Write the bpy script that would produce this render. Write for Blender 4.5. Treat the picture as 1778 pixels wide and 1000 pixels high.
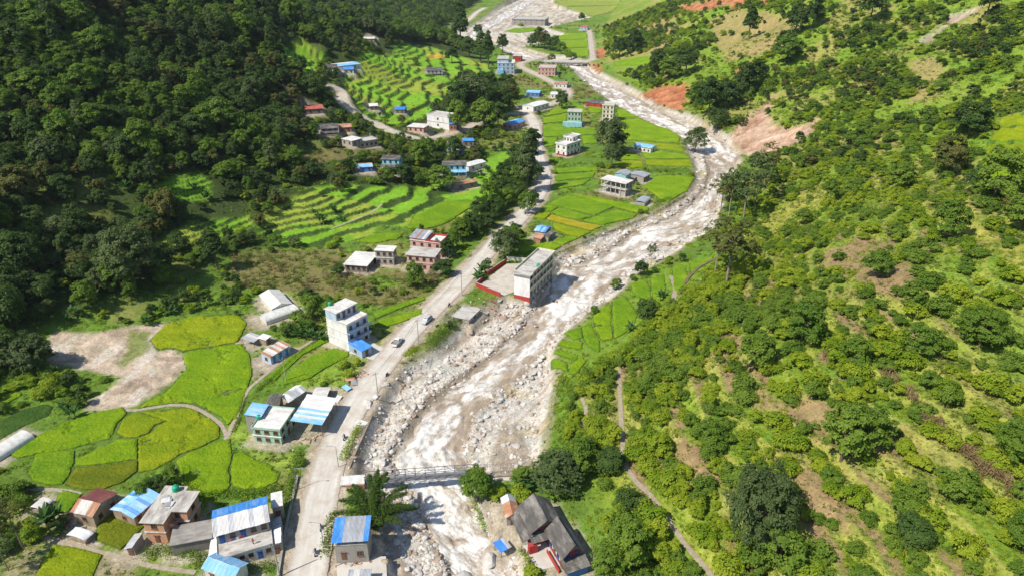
import bpy, bmesh, math, random
import numpy as np
from mathutils import Vector, Matrix
from mathutils.geometry import delaunay_2d_cdt

for _o in list(bpy.data.objects):
    bpy.data.objects.remove(_o)
SC = bpy.context.scene
COL = SC.collection
R = math.radians
rng = np.random.default_rng(11)
random.seed(11)

# ------------------------------------------------------------------ camera, world, sun, exposure
CAMH, PITCH, FPX = 112.0, 26.5, 1185.0
cam = bpy.data.cameras.new('camera')
cam.sensor_width = 36.0
cam.lens = FPX / 1778.0 * 36.0
cam.clip_start, cam.clip_end = 1.0, 8000.0
camo = bpy.data.objects.new('camera', cam)
COL.objects.link(camo)
camo.location = (0, 0, CAMH)
camo.rotation_euler = (R(90 - PITCH), 0, 0)
SC.camera = camo

SUN_EL, SUN_DIR = 50.0, (0.84, 0.54)          # horizontal direction in which shadows fall
world = bpy.data.worlds.new('World')
SC.world = world
world.use_nodes = True
wn = world.node_tree
sky = wn.nodes.new('ShaderNodeTexSky')
sky.sky_type = 'NISHITA'
sky.sun_disc = False
sky.sun_elevation = R(SUN_EL)
sky.sun_rotation = math.atan2(-SUN_DIR[0], -SUN_DIR[1])
sky.altitude = 1200
bg = wn.nodes['Background']
bg.inputs['Strength'].default_value = 0.125
wn.links.new(sky.outputs[0], bg.inputs['Color'])
sun = bpy.data.lights.new('sun', 'SUN')
sun.energy, sun.angle, sun.color = 4.6, R(0.5), (1.0, 0.93, 0.81)
suno = bpy.data.objects.new('sun', sun)
COL.objects.link(suno)
_c = math.cos(R(SUN_EL)); _l = math.hypot(*SUN_DIR)
suno.rotation_euler = Vector((SUN_DIR[0]/_l*_c, SUN_DIR[1]/_l*_c, -math.sin(R(SUN_EL)))).to_track_quat('-Z', 'Y').to_euler()
suno.location = (-300, -150, 400)
SC.view_settings.view_transform = 'Standard'
SC.view_settings.look = 'None'
SC.view_settings.exposure = 0.3
SC.view_settings.gamma = 1
SC.cycles.max_bounces = 5
SC.cycles.diffuse_bounces = 3
SC.cycles.glossy_bounces = 2
SC.cycles.transmission_bounces = 3
SC.cycles.transparent_max_bounces = 6
SC.cycles.use_denoising = True

# ------------------------------------------------------------------ noise
def _hash(ix, iy, s):
    h = (ix * 374761393 + iy * 668265263 + s * 1442695041) & 0xFFFFFFFF
    h = ((h ^ (h >> 13)) * 1274126177) & 0xFFFFFFFF
    return ((h ^ (h >> 16)) & 0xFFFF) / 65535.0
def vnoise(x, y, s=0):
    x = np.asarray(x, float); y = np.asarray(y, float)
    ix = np.floor(x).astype(np.int64); iy = np.floor(y).astype(np.int64)
    fx = x - ix; fy = y - iy
    fx = fx*fx*(3-2*fx); fy = fy*fy*(3-2*fy)
    a = _hash(ix, iy, s); b = _hash(ix+1, iy, s); c = _hash(ix, iy+1, s); d = _hash(ix+1, iy+1, s)
    return (a*(1-fx)+b*fx)*(1-fy) + (c*(1-fx)+d*fx)*fy
def fbm(x, y, s=0, o=4):
    v = 0; a = 0.5; t = 0
    for i in range(o):
        v = v + a*vnoise(x, y, s+i*17); t += a
        x = np.asarray(x)*2.03+5.1; y = np.asarray(y)*2.03-3.7; a *= 0.5
    return v/t
def sstep(a, b, x):
    t = np.clip((x-a)/(b-a), 0, 1)
    return t*t*(3-2*t)

# ------------------------------------------------------------------ pixel of the photograph -> ray
_sp, _cp = math.sin(R(PITCH)), math.cos(R(PITCH))
def ray(px, py):
    cx = (np.asarray(px, float)-889)/FPX; cy = (np.asarray(py, float)-500)/FPX
    return cx, _cp - cy*_sp, -_sp - cy*_cp
def at_plane(px, py, z):
    dx, dy, dz = ray(px, py)
    t = (z - CAMH)/np.minimum(dz, -0.02)
    return dx*t, dy*t
def depth(x, y, z):
    return y*_cp + (CAMH-z)*_sp
def project(x, y, z):
    d = depth(x, y, z)
    return 889 + FPX*x/d, 500 + FPX*((CAMH-z)*_cp - y*_sp)/d
def in_frame(x, y, z, m=25):
    u, v = project(x, y, z)
    return (u > -m) & (u < 1778+m) & (v > -m) & (v < 1000+m*2)

def sdf(poly, x, y):
    """signed distance, positive inside"""
    P = np.asarray(poly, float); Q = np.roll(P, -1, 0)
    d2 = np.full(np.shape(x), 1e18); ins = np.zeros(np.shape(x), bool)
    for (ax, ay), (bx, by) in zip(P, Q):
        ex, ey = bx-ax, by-ay
        t = np.clip(((x-ax)*ex + (y-ay)*ey)/max(ex*ex+ey*ey, 1e-9), 0, 1)
        d2 = np.minimum(d2, (x-ax-t*ex)**2 + (y-ay-t*ey)**2)
        c = ((ay > y) != (by > y))
        with np.errstate(divide='ignore', invalid='ignore'):
            ins ^= c & (x < (bx-ax)*(y-ay)/(by-ay if by != ay else 1e-12) + ax)
    return np.where(ins, 1, -1)*np.sqrt(d2)
def ldist(line, x, y):
    """distance to a polyline and the arc parameter of the nearest point"""
    P = np.asarray(line, float); L = 0
    d2 = np.full(np.shape(x), 1e18); s = np.zeros(np.shape(x))
    for (ax, ay), (bx, by) in zip(P[:-1], P[1:]):
        ex, ey = bx-ax, by-ay; l = math.hypot(ex, ey)+1e-9
        t = np.clip(((x-ax)*ex + (y-ay)*ey)/(l*l), 0, 1)
        q = (x-ax-t*ex)**2 + (y-ay-t*ey)**2
        m = q < d2
        d2 = np.where(m, q, d2); s = np.where(m, L+t*l, s); L += l
    return np.sqrt(d2), s
def smooth_line(pts, n=6):
    """Catmull-Rom through points (any dimension)"""
    P = np.asarray(pts, float); out = []
    for i in range(len(P)-1):
        a = P[max(i-1, 0)]; b = P[i]; c = P[i+1]; d = P[min(i+2, len(P)-1)]
        for k in range(n):
            t = k/n
            out.append(0.5*((2*b)+(-a+c)*t+(2*a-5*b+4*c-d)*t*t+(-a+3*b-3*c+d)*t**3))
    out.append(P[-1])
    return np.array(out)

# ------------------------------------------------------------------ the terrain
def base_line(pxs):
    a = np.array([at_plane(u, v, 0) for u, v in pxs], float)
    a = a[np.argsort(a[:, 1])]
    yy = np.linspace(20, 3000, 900)
    xx = np.interp(yy, a[:, 1], a[:, 0])
    k = np.ones(9)/9
    xx = np.convolve(np.pad(xx, 4, mode='edge'), k, mode='valid')
    return lambda y: np.interp(y, yy, xx)
XL = base_line([(-140, 800), (0, 650), (100, 590), (230, 560), (340, 520), (420, 470), (560, 425), (700, 385), (800, 340), (868, 270),
                (885, 215), (872, 150), (842, 100), (790, 70), (765, 55), (800, 30), (835, 8), (840, -10)])
XR = base_line([(1100, 1100), (1045, 1000), (1005, 900), (962, 800), (960, 720), (985, 650), (1085, 612), (1115, 540), (1225, 455), (1258, 400),
                (1290, 300), (1287, 262), (1232, 222), (1150, 180), (1062, 135), (1037, 100), (1040, 60), (1062, 20), (1085, 0)])
def sp(d, w):
    return w*np.logaddexp(0, d/w)
BED_L = [(700, 1060), (672, 1000), (640, 960), (648, 905), (640, 860), (606, 838), (606, 812), (622, 770), (640, 735), (652, 700), (692, 650), (760, 612), (802, 575),
         (818, 550), (880, 522), (915, 527), (957, 482), (967, 443), (1003, 427), (1060, 402), (1130, 377), (1188, 348), (1209, 315), (1207, 290), (1196, 268),
         (1192, 245), (1160, 228), (1100, 203), (1060, 178), (1022, 150), (992, 120), (965, 110), (930, 108), (900, 104), (878, 92), (862, 80), (815, 70), (790, 58), (832, 38), (868, 14), (905, -4)]
BED_R = [(960, 0), (962, 12), (1010, 26), (1025, 33), (1000, 38), (948, 50), (985, 62), (930, 78), (905, 84), (952, 97), (985, 98), (1018, 108), (1032, 122),
         (1062, 140), (1102, 160), (1142, 183), (1192, 204), (1232, 224), (1264, 244), (1285, 262), (1282, 290), (1256, 325), (1250, 365), (1238, 400), (1185, 430),
         (1150, 455), (1110, 472), (1080, 500), (1032, 540), (987, 570), (962, 608), (957, 640), (952, 690), (945, 740), (940, 790), (925, 815), (880, 835), (835, 838), (838, 870), (858, 905),
         (888, 950), (905, 1000), (930, 1060)]
WAT_L = [(800, 1060), (790, 1000), (762, 950), (736, 905), (728, 870), (705, 845), (682, 800), (700, 760), (735, 712), (785, 672), (825, 642), (865, 612), (898, 580), (925, 548),
         (938, 522), (955, 490), (972, 464), (1000, 462), (1050, 440), (1105, 402), (1158, 382), (1198, 360), (1222, 330), (1232, 300), (1222, 272), (1200, 250), (1165, 234), (1105, 208), (1066, 182), (1028, 152), (998, 122), (965, 113), (925, 104), (885, 92), (866, 84), (822, 70), (812, 60), (850, 36), (885, 14), (920, -4)]
WAT_R = [(935, -2), (915, 14), (872, 40), (838, 58), (850, 72), (880, 84), (905, 92), (945, 104), (985, 105), (1012, 112), (1028, 128), (1058, 146), (1098, 166), (1138, 190), (1188, 212), (1226, 230), (1256, 248), (1277, 268), (1272, 295), (1246, 330), (1236, 372), (1212, 398), (1140, 432), (1085, 470),
         (1045, 510), (1005, 545), (968, 578), (945, 600), (905, 650), (855, 690), (818, 722), (806, 760), (802, 800), (812, 850), (842, 900), (855, 945), (872, 1000), (885, 1060)]
def plane_poly(pxs, z):
    return np.array([at_plane(u, v, z) for u, v in pxs], float)
BED = plane_poly(BED_L + BED_R, -1.5)
WAT = plane_poly(WAT_L + WAT_R, -3.4)

NY, NX = 1000, 760
Y0, Y1 = 40.0, 2800.0
gy = Y0*(Y1/Y0)**(np.arange(NY)/(NY-1))
gu = np.linspace(-1, 1, NX)
def halfw(y):
    return 0.9*y + 45
GY = np.repeat(gy[:, None], NX, 1)
GX = gu[None, :]*halfw(GY)

def base_height(x, y):
    dl = XL(y) - x
    kk = 18 + 55*sstep(190, 330, y)
    zl = 0.15*sp(dl, 7) + 0.33*sp(dl-kk, 12)
    dr = x - XR(y)
    zr = 0.38*sp(dr, 5) + 0.06*sp(dr-110, 15)
    amp = np.clip(np.maximum(dl, dr)*0.05, 0, 6)
    n = (fbm(x/75, y/75, 3)-0.5)*2*amp*1.3 + (fbm(x/19, y/19, 9)-0.5)*0.34*amp
    gul = np.abs(fbm(x/260+7, y/120, 21, 3)-0.5)*2
    n = n - np.clip(dl-60, 0, 140)*0.16*np.exp(-(gul/0.14)**2) - np.clip(dr-60, 0, 120)*0.10*np.exp(-(gul/0.12)**2)
    z = zl + zr + n + (fbm(x/28, y/28, 5)-0.5)*0.6
    # the floor of the valley climbs a little far upstream
    return z + 0.02*sp(y-1300, 60)
GZ = base_height(GX, GY)
def sub(poly, pad):
    p = np.asarray(poly); return (GX > p[:, 0].min()-pad) & (GX < p[:, 0].max()+pad) & (GY > p[:, 1].min()-pad) & (GY < p[:, 1].max()+pad)
def gsdf(poly, pad=12):
    m = sub(poly, pad); o = np.full(GX.shape, -99.0)
    o[m] = sdf(poly, GX[m], GY[m]); return o
SB = gsdf(BED); SW = gsdf(WAT)
_edge = (fbm(GX/9, GY/9, 31)-0.5)*5
_b = sstep(-2.2, 3.0, SB + _edge*0.6)
bedz = -2.7 + (fbm(GX/14, GY/14, 41)-0.5)*1.5 + (fbm(GX/3.2, GY/3.2, 43)-0.5)*0.7
_w = sstep(-2.5, 3.5, SW)
_lane = fbm(SW/4.5+3, GY/40, 47, 3)
bedz = bedz + (_lane-.5)*1.6 + .7*np.exp(-((SW+2.2)/1.3)**2)*fbm(GX/6, GY/6, 49)
bedz = bedz*(1-_w) + (-4.4)*_w
GZ = GZ*(1-_b) + np.minimum(GZ, bedz)*_b

def zat(x, y):
    """terrain height by bilinear lookup"""
    x = np.asarray(x, float); y = np.asarray(y, float)
    fi = np.clip(np.log(np.maximum(y, Y0)/Y0)/math.log(Y1/Y0)*(NY-1), 0, NY-1.001)
    fj = np.clip((x/halfw(np.maximum(y, Y0))+1)/2*(NX-1), 0, NX-1.001)
    i = fi.astype(int); j = fj.astype(int); a = fi-i; b = fj-j
    return (GZ[i, j]*(1-b)+GZ[i, j+1]*b)*(1-a) + (GZ[i+1, j]*(1-b)+GZ[i+1, j+1]*b)*a
def gidx(x, y):
    i = np.clip(np.rint(np.log(np.maximum(y, Y0)/Y0)/math.log(Y1/Y0)*(NY-1)), 0, NY-1).astype(int)
    j = np.clip(np.rint((x/halfw(np.maximum(y, Y0))+1)/2*(NX-1)), 0, NX-1).astype(int)
    return i, j
def hit(px, py):
    """where the photograph's pixel lands on the terrain"""
    px = np.atleast_1d(np.asarray(px, float)); py = np.atleast_1d(np.asarray(py, float))
    dx, dy, dz = ray(px, py)
    ts = 60*(3200/60)**(np.arange(700)/699)
    X = dx[:, None]*ts; Y = dy[:, None]*ts; Z = CAMH + dz[:, None]*ts
    under = (Z < zat(X, Y)) & (Y > Y0)
    k = np.where(under.any(1), under.argmax(1), 699)
    lo = ts[np.maximum(k-1, 0)]; hi = ts[k]
    for _ in range(12):
        m = (lo+hi)/2
        u = (CAMH+dz*m) < zat(dx*m, dy*m)
        hi = np.where(u, m, hi); lo = np.where(u, lo, m)
    return np.stack([dx*hi, dy*hi, CAMH+dz*hi], 1)
def hitp(pxs):
    a = np.array(pxs, float); return hit(a[:, 0], a[:, 1])

# ------------------------------------------------------------------ terraces cut into the slopes
def pmask(pxs, soft=2.0, pad=10):
    """mask on the grid of an area outlined on the slope"""
    P = hitp(pxs)[:, :2]
    s = gsdf(P, pad)
    s = s + np.where(s > -90, (fbm(GX/6, GY/6, 77)-0.5)*soft*1.6, 0)
    return sstep(-soft*0.5, soft*0.5, s)
T_SHOULDER = [(600, 165), (598, 130), (625, 98), (690, 78), (745, 80), (800, 98), (845, 112), (852, 140), (800, 165), (760, 180), (735, 205), (690, 218), (640, 200), (612, 180)]
T_MID = [(470, 420), (440, 395), (480, 360), (540, 322), (600, 318), (655, 325), (745, 322), (800, 300), (880, 262), (905, 275), (895, 320), (850, 375), (790, 400), (730, 395), (660, 392), (640, 410), (560, 432)]
T_WEST = [(240, 440), (262, 420), (310, 400), (380, 380), (430, 372), (440, 392), (400, 410), (330, 425), (280, 440)]
T_WEST2 = [(270, 330), (300, 305), (350, 300), (370, 320), (360, 345), (300, 350)]
T_TOP = [(478, 78), (510, 62), (560, 95), (575, 125), (545, 130), (500, 110)]
T_RIGHT = [(1690, 310), (1712, 262), (1740, 205), (1840, 190), (1840, 330)]
m_sh, m_mid, m_w1, m_w2, m_top = [pmask(p, 3) for p in (T_SHOULDER, T_MID, T_WEST, T_WEST2, T_TOP)]
m_rt = pmask(T_RIGHT, 3)
terr = np.clip(m_sh + m_mid + m_w1 + m_w2 + m_top + m_rt, 0, 1)
dR = GX - XR(GY); dL = XL(GY) - GX
orch = sstep(6, 14, dR)*(1-sstep(150, 190, dR))*(1-sstep(230, 300, GY))*(1-m_rt)
def terrace(z, step, sharp):
    q = z/step; f = np.floor(q); r = q-f
    return step*(f + np.clip((r-sharp)/(1-sharp), 0, 1)), r
_zz = GZ + (fbm(GX/26, GY/26, 61)-0.5)*3.0 + (fbm(GX/7, GY/7, 63)-.5)*.35
tz, tr = terrace(_zz, 1.9, 0.74)
tz2, tr2 = terrace(_zz*1.0+.7, 1.25, 0.70)
tz3, tr3 = terrace(_zz, 2.7, .80)
tz = np.where(GY > 430, tz3, tz); tr = np.where(GY > 430, tr3, tr)
_pk = (GY <= 430)*sstep(.47, .53, fbm(GX/55, GY/55, 65)); tz = np.where(_pk > .5, tz2-.7, tz); tr = np.where(_pk > .5, tr2, tr)
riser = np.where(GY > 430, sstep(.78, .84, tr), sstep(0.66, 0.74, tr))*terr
GZ = GZ*(1-terr) + tz*terr
oz, orr = terrace(GZ + (fbm(GX/30, GY/30, 67)-0.5)*1.6, 2.6, 0.55)
GZ = GZ*(1-0.75*orch) + oz*0.75*orch
orch_row = orr; orch_riser = sstep(0.55, 0.62, orr)*orch

SLIPS = [[(1085, 172), (1110, 165), (1150, 150), (1192, 145), (1196, 165), (1185, 196), (1160, 190), (1120, 178)],
         [(1262, 250), (1285, 215), (1320, 190), (1340, 165), (1350, 180), (1330, 200), (1350, 215), (1380, 225), (1425, 205), (1430, 215), (1395, 240), (1360, 262), (1330, 275), (1290, 270)],
         [(1278, 128), (1300, 105), (1308, 115), (1290, 135)], [(1015, 112), (1040, 112), (1045, 125), (1025, 128)],
         [(1170, 12), (1260, -2), (1340, 0), (1330, 10), (1250, 12), (1200, 22)], [(1600, 75), (1650, 30), (1700, 14), (1690, 22), (1650, 45), (1612, 78)], [(1030, 85), (1055, 80), (1050, 100), (1032, 100)]]
slip_m = np.clip(sum(pmask(p, 6) for p in SLIPS), 0, 1)
rill = np.abs(fbm(GX/16, GY/4.5, 161, 3)-.5)*2
GZ = GZ - slip_m*(1.6 + 2.6*(1-sstep(0, .35, rill)) + (fbm(GX/5, GY/3, 163)-.5)*1.6)
FAN = [(78, 600), (100, 575), (150, 575), (185, 572), (230, 568), (262, 565), (292, 562), (284, 580), (262, 592), (266, 608), (300, 606), (320, 622), (318, 640), (296, 668), (262, 690), (240, 705), (212, 708), (148, 712), (160, 695), (200, 668), (218, 650), (180, 650), (150, 640), (118, 640), (95, 628)]
m_fan = pmask(FAN, 2)
GZ = GZ + m_fan*((fbm(GX/7, GY/7, 165)-.5)*1.1 + (fbm(GX/1.6, GY/1.6, 167)-.5)*.35)

# ------------------------------------------------------------------ roads and paths
ROADS = {
 'main': ([(526, 1045), (533, 1000), (541, 960), (548, 920), (555, 880), (563, 840), (574, 800), (589, 760), (607, 722), (625, 692), (645, 662), (668, 631), (692, 601), (718, 571),
           (745, 545), (770, 520), (795, 495), (818, 470), (845, 440), (870, 412), (897, 385), (919, 360), (937, 335), (945, 313), (943, 295), (936, 278), (931, 258), (931, 235), (926, 213), (916, 198), (905, 187)], 8.3),
 'upstream': ([(912, 192), (935, 187), (962, 180), (982, 170), (986, 161), (978, 152), (958, 143), (934, 131), (908, 119), (903, 113), (912, 108.5), (945, 107)], 6.5),
 'fields': ([(1019, 107.5), (1029, 104), (1028, 92), (1026, 75), (1024, 58), (1022, 52)], 6.0),
 'hillside': ([(900, 197), (872, 199), (845, 205), (812, 222), (790, 230), (762, 237), (735, 241), (705, 236), (680, 228), (655, 217), (632, 205), (612, 192), (598, 176), (592, 160), (575, 148)], 6.0),
 'far': ([(752, 66), (775, 53), (800, 42), (815, 34), (828, 22), (842, 14)], 9.0),
}
def road_line(pxs, n=6):
    P = smooth_line(hitp(pxs), n)
    k = 7; z = np.convolve(np.pad(P[:, 2], k//2, mode='edge'), np.ones(k)/k, mode='valid')
    P[:, 2] = z
    return P
road_mask = np.zeros(GX.shape); shoulder = np.zeros(GX.shape)
road_pts = {}
for nm, (pxs, w) in ROADS.items():
    P = road_line(pxs)
    if nm == 'main': P[:, 2] = 0.35
    if nm == 'fields': P[:, 2] = np.maximum(P[:, 2], 0.6)
    if nm == 'upstream': P[:, 2] = np.linspace(0.35, 0.6, len(P))
    road_pts[nm] = P
    m = sub(P[:, :2], 16)
    d, s = ldist(P[:, :2], GX[m], GY[m])
    ss = np.concatenate([[0], np.cumsum(np.hypot(*np.diff(P[:, :2], axis=0).T))])
    zr = np.interp(s, ss, P[:, 2])
    k = 1-sstep(w/2+0.8, w/2+4.5, d)
    g = GZ[m]; GZ[m] = np.where(k > 0, g*(1-k) + (zr-0.10)*k, g)
    rm = road_mask[m]; road_mask[m] = np.maximum(rm, (d < w/2+0.3))
    sm = shoulder[m]; shoulder[m] = np.maximum(sm, 1-sstep(w/2+0.5, w/2+3.2, d + (fbm(GX[m]/3, GY[m]/3, 88)-0.5)*3))
PATHS = [
 ([(505, 858), (512, 800)], 0.1),
 ([(196, 705), (228, 712), (262, 708), (298, 703), (330, 705), (358, 718), (382, 735), (392, 752), (393, 768)], 1.1),
 ([(393, 765), (402, 742), (418, 705), (430, 678), (455, 655), (478, 636), (510, 612), (545, 590), (570, 575)], 1.2),
 ([(78, 933), (100, 938), (150, 952), (195, 963), (232, 974), (280, 985), (340, 993)], 1.1),
 ([(0, 846), (40, 848), (90, 850), (118, 852), (140, 858)], 1.1),
 ([(1165, 480), (1172, 500), (1168, 530)], 1.6),
 ([(1075, 640), (1077, 690), (1080, 745), (1085, 800), (1102, 832), (1128, 858), (1150, 885), (1170, 915), (1190, 945), (1212, 970), (1240, 1005)], 1.2),
 ([(1010, 690), (1018, 715), (1010, 745)], 1.0),
 ([(575, 398), (640, 372), (663, 355)], 1.0),
 ([(770, 305), (810, 302), (850, 300)], 1.6),
]
path_pts = []
for pxs, w in PATHS[1:]:
    P = road_line(pxs, 5); path_pts.append((P, w))
    m = sub(P[:, :2], 4); d, s = ldist(P[:, :2], GX[m], GY[m])
    ss = np.concatenate([[0], np.cumsum(np.hypot(*np.diff(P[:, :2], axis=0).T))])
    zr = np.interp(s, ss, P[:, 2]); k = 1-sstep(w/2+0.3, w/2+1.8, d)
    GZ[m] = GZ[m]*(1-k) + (zr-0.05)*k
    road_mask[m] = np.maximum(road_mask[m], d < w/2+0.5)

# ------------------------------------------------------------------ building plots: roof corners (left, near, right) at eaves height
class Plot: pass
PLOTS = {}
def plot(key, p0, p1, p2, h, level=True, z=None):
    o = Plot(); z0 = 0.0 if z is None else z
    for _ in range(8):
        A, B, C = [np.array(at_plane(u, v, z0+h)) for u, v in (p0, p1, p2)]
        c = (A+C)/2
        if z is None: z0 = 0.5*z0 + 0.5*float(zat(c[0], c[1]))
    a, b = A-B, C-B
    la, lb = np.linalg.norm(a), np.linalg.norm(b)
    if lb >= la: ex = b/lb; ey = np.array([-ex[1], ex[0]])
    else: ey = a/la; ex = np.array([ey[1], -ey[0]])
    o.Lx = abs(float(b @ ex)); o.Ly = abs(float(a @ ey)); o.h = h
    o.B = B; o.ex, o.ey = ex, ey; o.z = z0
    o.yaw = math.atan2(ex[1], ex[0])
    o.c = B + ex*o.Lx/2 + ey*o.Ly/2
    o.dep = depth(o.c[0], o.c[1], z0)
    PLOTS[key] = o
    if level:
        corners = [o.c + ex*sx*(o.Lx/2+0.7) + ey*sy*(o.Ly/2+0.7) for sx, sy in ((-1, -1), (1, -1), (1, 1), (-1, 1))]
        m = sub(corners, 6); s = sdf(corners, GX[m], GY[m]); k = sstep(-2.5, -0.2, s)
        g = GZ[m]; GZ[m] = g*(1-k) + (z0-0.03)*k
        yard[m] = np.maximum(yard[m], sstep(-3.2, -0.8, s + (fbm(GX[m]/2.5, GY[m]/2.5, 5)-0.5)*3))
        built[m] = np.maximum(built[m], s > -1.2)
    return o
yard = np.zeros(GX.shape); built = np.zeros(GX.shape)
for key, p0, p1, p2, h in [
 ('red_stone', (130, 882), (160, 894), (202, 856), 3.6), ('blue_tin', (203, 876), (232, 897), (277, 860), 3.0),
 ('orange_a', (289, 845), (247, 904), (281, 906), 6.0), ('orange_b', (301, 858), (294, 887.5), (330, 885), 6.0),
 ('grey_flat', (296, 945), (365, 932), (363, 903), 3.2), ('terrace_long', (379, 962), (472, 943), (464, 880), 3.2),
 ('corner_tin', (318, 1006), (353, 984), (404, 1003), 3.2), ('tarp_shed', (113, 926), (146, 936), (160, 921), 1.9),
 ('grey_tarp', (50, 878), (71, 883), (88, 865), 2.0), ('lean_shed', (235, 928), (219, 950), (235, 946), 2.1),
 ('poly_left', (-22, 776), (-8, 793), (58, 752), 1.8), ('green_a', (451, 512), (472, 536), (503, 524), 2.4), ('green_b', (451, 543), (461, 554), (519, 534), 2.4),
 ('blue_door', (454, 613), (469, 619), (502, 599), 2.8), ('open_shed', (420, 588), (440, 593), (449, 583), 2.0), ('white_lean', (448, 587), (461, 589.5), (467, 583), 2.2),
 ('blue_tall', (566, 550), (601.5, 565), (638.5, 546), 9.0), ('grey_white', (601, 456), (636, 461), (654, 440), 3.2),
 ('grey_two', (651, 434.5), (682, 436), (692, 428), 6.2), ('pink_two', (706, 442), (754, 446), (769, 433), 6.2), ('pink_red', (712, 416), (766, 423), (775, 411), 6.2),
 ('school', (892, 473), (920, 478), (962, 438), 9.6), ('hut', (787, 547), (814, 554.5), (833, 536), 1.8), ('blue_gable', (929, 400), (946, 403.5), (957, 394), 3.4),
 ('frame', (1044, 310), (1087, 319), (1095, 312), 7.0), ('teal_grey', (1067, 302), (1087, 305), (1096, 299), 6.0), ('vault_hut', (1104, 346), (1120, 351), (1131, 342), 2.5),
 ('grey_wing', (1092, 303), (1118, 308), (1133, 303), 3.0), ('blue_long', (1101, 253), (1130, 258), (1134, 252), 3.4), ('white_three', (969, 248), (984, 253), (1008, 245), 7.0), ('white_back', (971, 240), (994, 240), (1008, 235), 9.2),
 ('teal_three', (986, 194), (1009, 195), (1011, 190), 10.0), ('cream_four', (1045, 185), (1066, 184), (1069, 179), 12.0), ('red_low', (1017, 178), (1049, 181), (1051, 175), 3.4),
 ('white_long', (914, 181), (926, 186), (953, 179), 3.8), ('blue_pair', (872, 215), (890, 217.5), (912, 210), 3.4), ('blue_side', (916, 159.5), (936, 162), (941, 157.5), 3.4),
 ('white_small', (957, 163), (971, 165), (974, 160), 3.0), ('blue_far', (963, 146), (984, 147), (988, 142), 3.4), ('pink_far', (934, 118), (964, 119), (967, 114), 7.0),
 ('blue_four', (864, 109), (893, 110), (894, 104), 10.5), ('red_cube', (891, 97.5), (905, 98), (907, 94), 6.0), ('long_far', (889, 34), (946, 35), (948, 30.5), 9.0), ('white_far', (1008, 47), (1020, 47.5), (1022, 44.5), 5.0),
 ('slate_hill', (557, 224), (587, 222), (585, 215), 3.2), ('red_hill', (588, 222), (610, 221), (609, 216), 2.8), ('flat_hill', (593, 241), (611, 245), (623, 239), 3.2), ('grey_ruin', (625, 248), (656, 243), (653, 236), 3.6),
 ('turq_a', (663, 276), (692, 277), (694, 271), 6.0), ('blue_hut', (685, 295), (708, 295), (709, 290), 2.6), ('rust_hut', (624, 289), (646, 289.5), (645, 283), 2.6), ('turq_b', (769, 287), (809, 286), (808, 279), 6.0),
 ('turq_c', (777, 251), (803, 251), (804, 246), 6.0), ('blue_hill', (805, 248), (822, 245), (821, 240), 3.4), ('blue_rust', (790, 322), (829, 315), (828, 310), 3.0), ('white_tin', (814, 289), (843, 281), (839, 275), 3.2),
 ('pink_small', (708, 220), (735, 222), (741, 216), 3.4), ('white_block', (741, 199), (779, 204), (783, 197), 8.0), ('blue_annex', (781, 216), (792, 216), (792, 210.5), 4.2), ('blue_hut2', (687, 190), (702, 191), (706, 186), 2.6),
 ('white_hut', (642, 185), (656, 184.5), (655, 179.5), 2.6), ('red_wood', (531, 187), (560, 186), (558, 179), 3.0), ('flat_top', (631, 72), (650, 72), (651, 68.5), 3.4), ('slate_field', (741, 123), (768, 123), (767, 117), 4.2),
 ('dark_hut', (809, 135), (821, 134), (821, 129), 4.0), ('slate_west', (561, 118), (585, 117), (584, 112), 3.6), ('blue_west', (597, 124), (614, 123), (613, 118), 3.0), ('white_west', (586, 104), (625, 100), (624, 95), 3.2),
 ('green_house', (441, 738), (485, 746), (510, 710), 4.6), ('dark_roof', (466, 701), (482, 706), (489, 684), 4.2), ('silver_shed', (490, 685), (501, 696), (530, 677), 3.0), ('tarp_hut', (539, 690), (566, 691), (576, 668), 2.3), ('blue_shed', (506, 732), (558, 736), (583, 692), 4.4),
 ('river_blue', (579, 912), (580, 946), (637, 943), 5.4), ('slab_hut', (604, 990), (606, 1004), (640, 1003), 2.4), ('slate_a', (897, 875), (921, 923), (973, 897), 5.0), ('slate_b', (945, 914), (976, 966), (1018, 950), 5.0), ('rust_gable', (872, 864), (880, 896), (899, 888), 2.6), ('stall', (858, 942), (870, 956), (888, 952), 2.0),
]:
    plot(key, p0, p1, p2, h, key != 'school', .3 if key == 'school' else None)

# yards and slabs laid out on the ground
def flatten(pxs, z, soft=1.5):
    P = plane_poly(pxs, z); m = sub(P, 6); s = sdf(P, GX[m], GY[m]); k = sstep(-soft, 0.3, s)
    GZ[m] = GZ[m]*(1-k) + (z-0.06)*k
    built[m] = np.maximum(built[m], s > -0.6)
    return P
YARDS = {
 'school_yard': ([(828, 498), (880, 458), (908, 458), (925, 445), (905, 470), (893, 506), (870, 515)], 0.3),
 'slate_yard': ([(903, 949), (944, 934), (976, 980), (936, 989)], 0.35),
 'blue_yard': ([(606, 612), (640, 590), (668, 606), (650, 624), (640, 622)], 0.35),
 'river_yard': ([(585, 968), (670, 965), (672, 1005), (585, 1010)], 0.3),
 'ramp': ([(822, 820), (896, 824), (898, 834), (822, 830)], 0.3),
}
YARD_P = {k: (flatten(p, z), z) for k, (p, z) in YARDS.items()}

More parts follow.
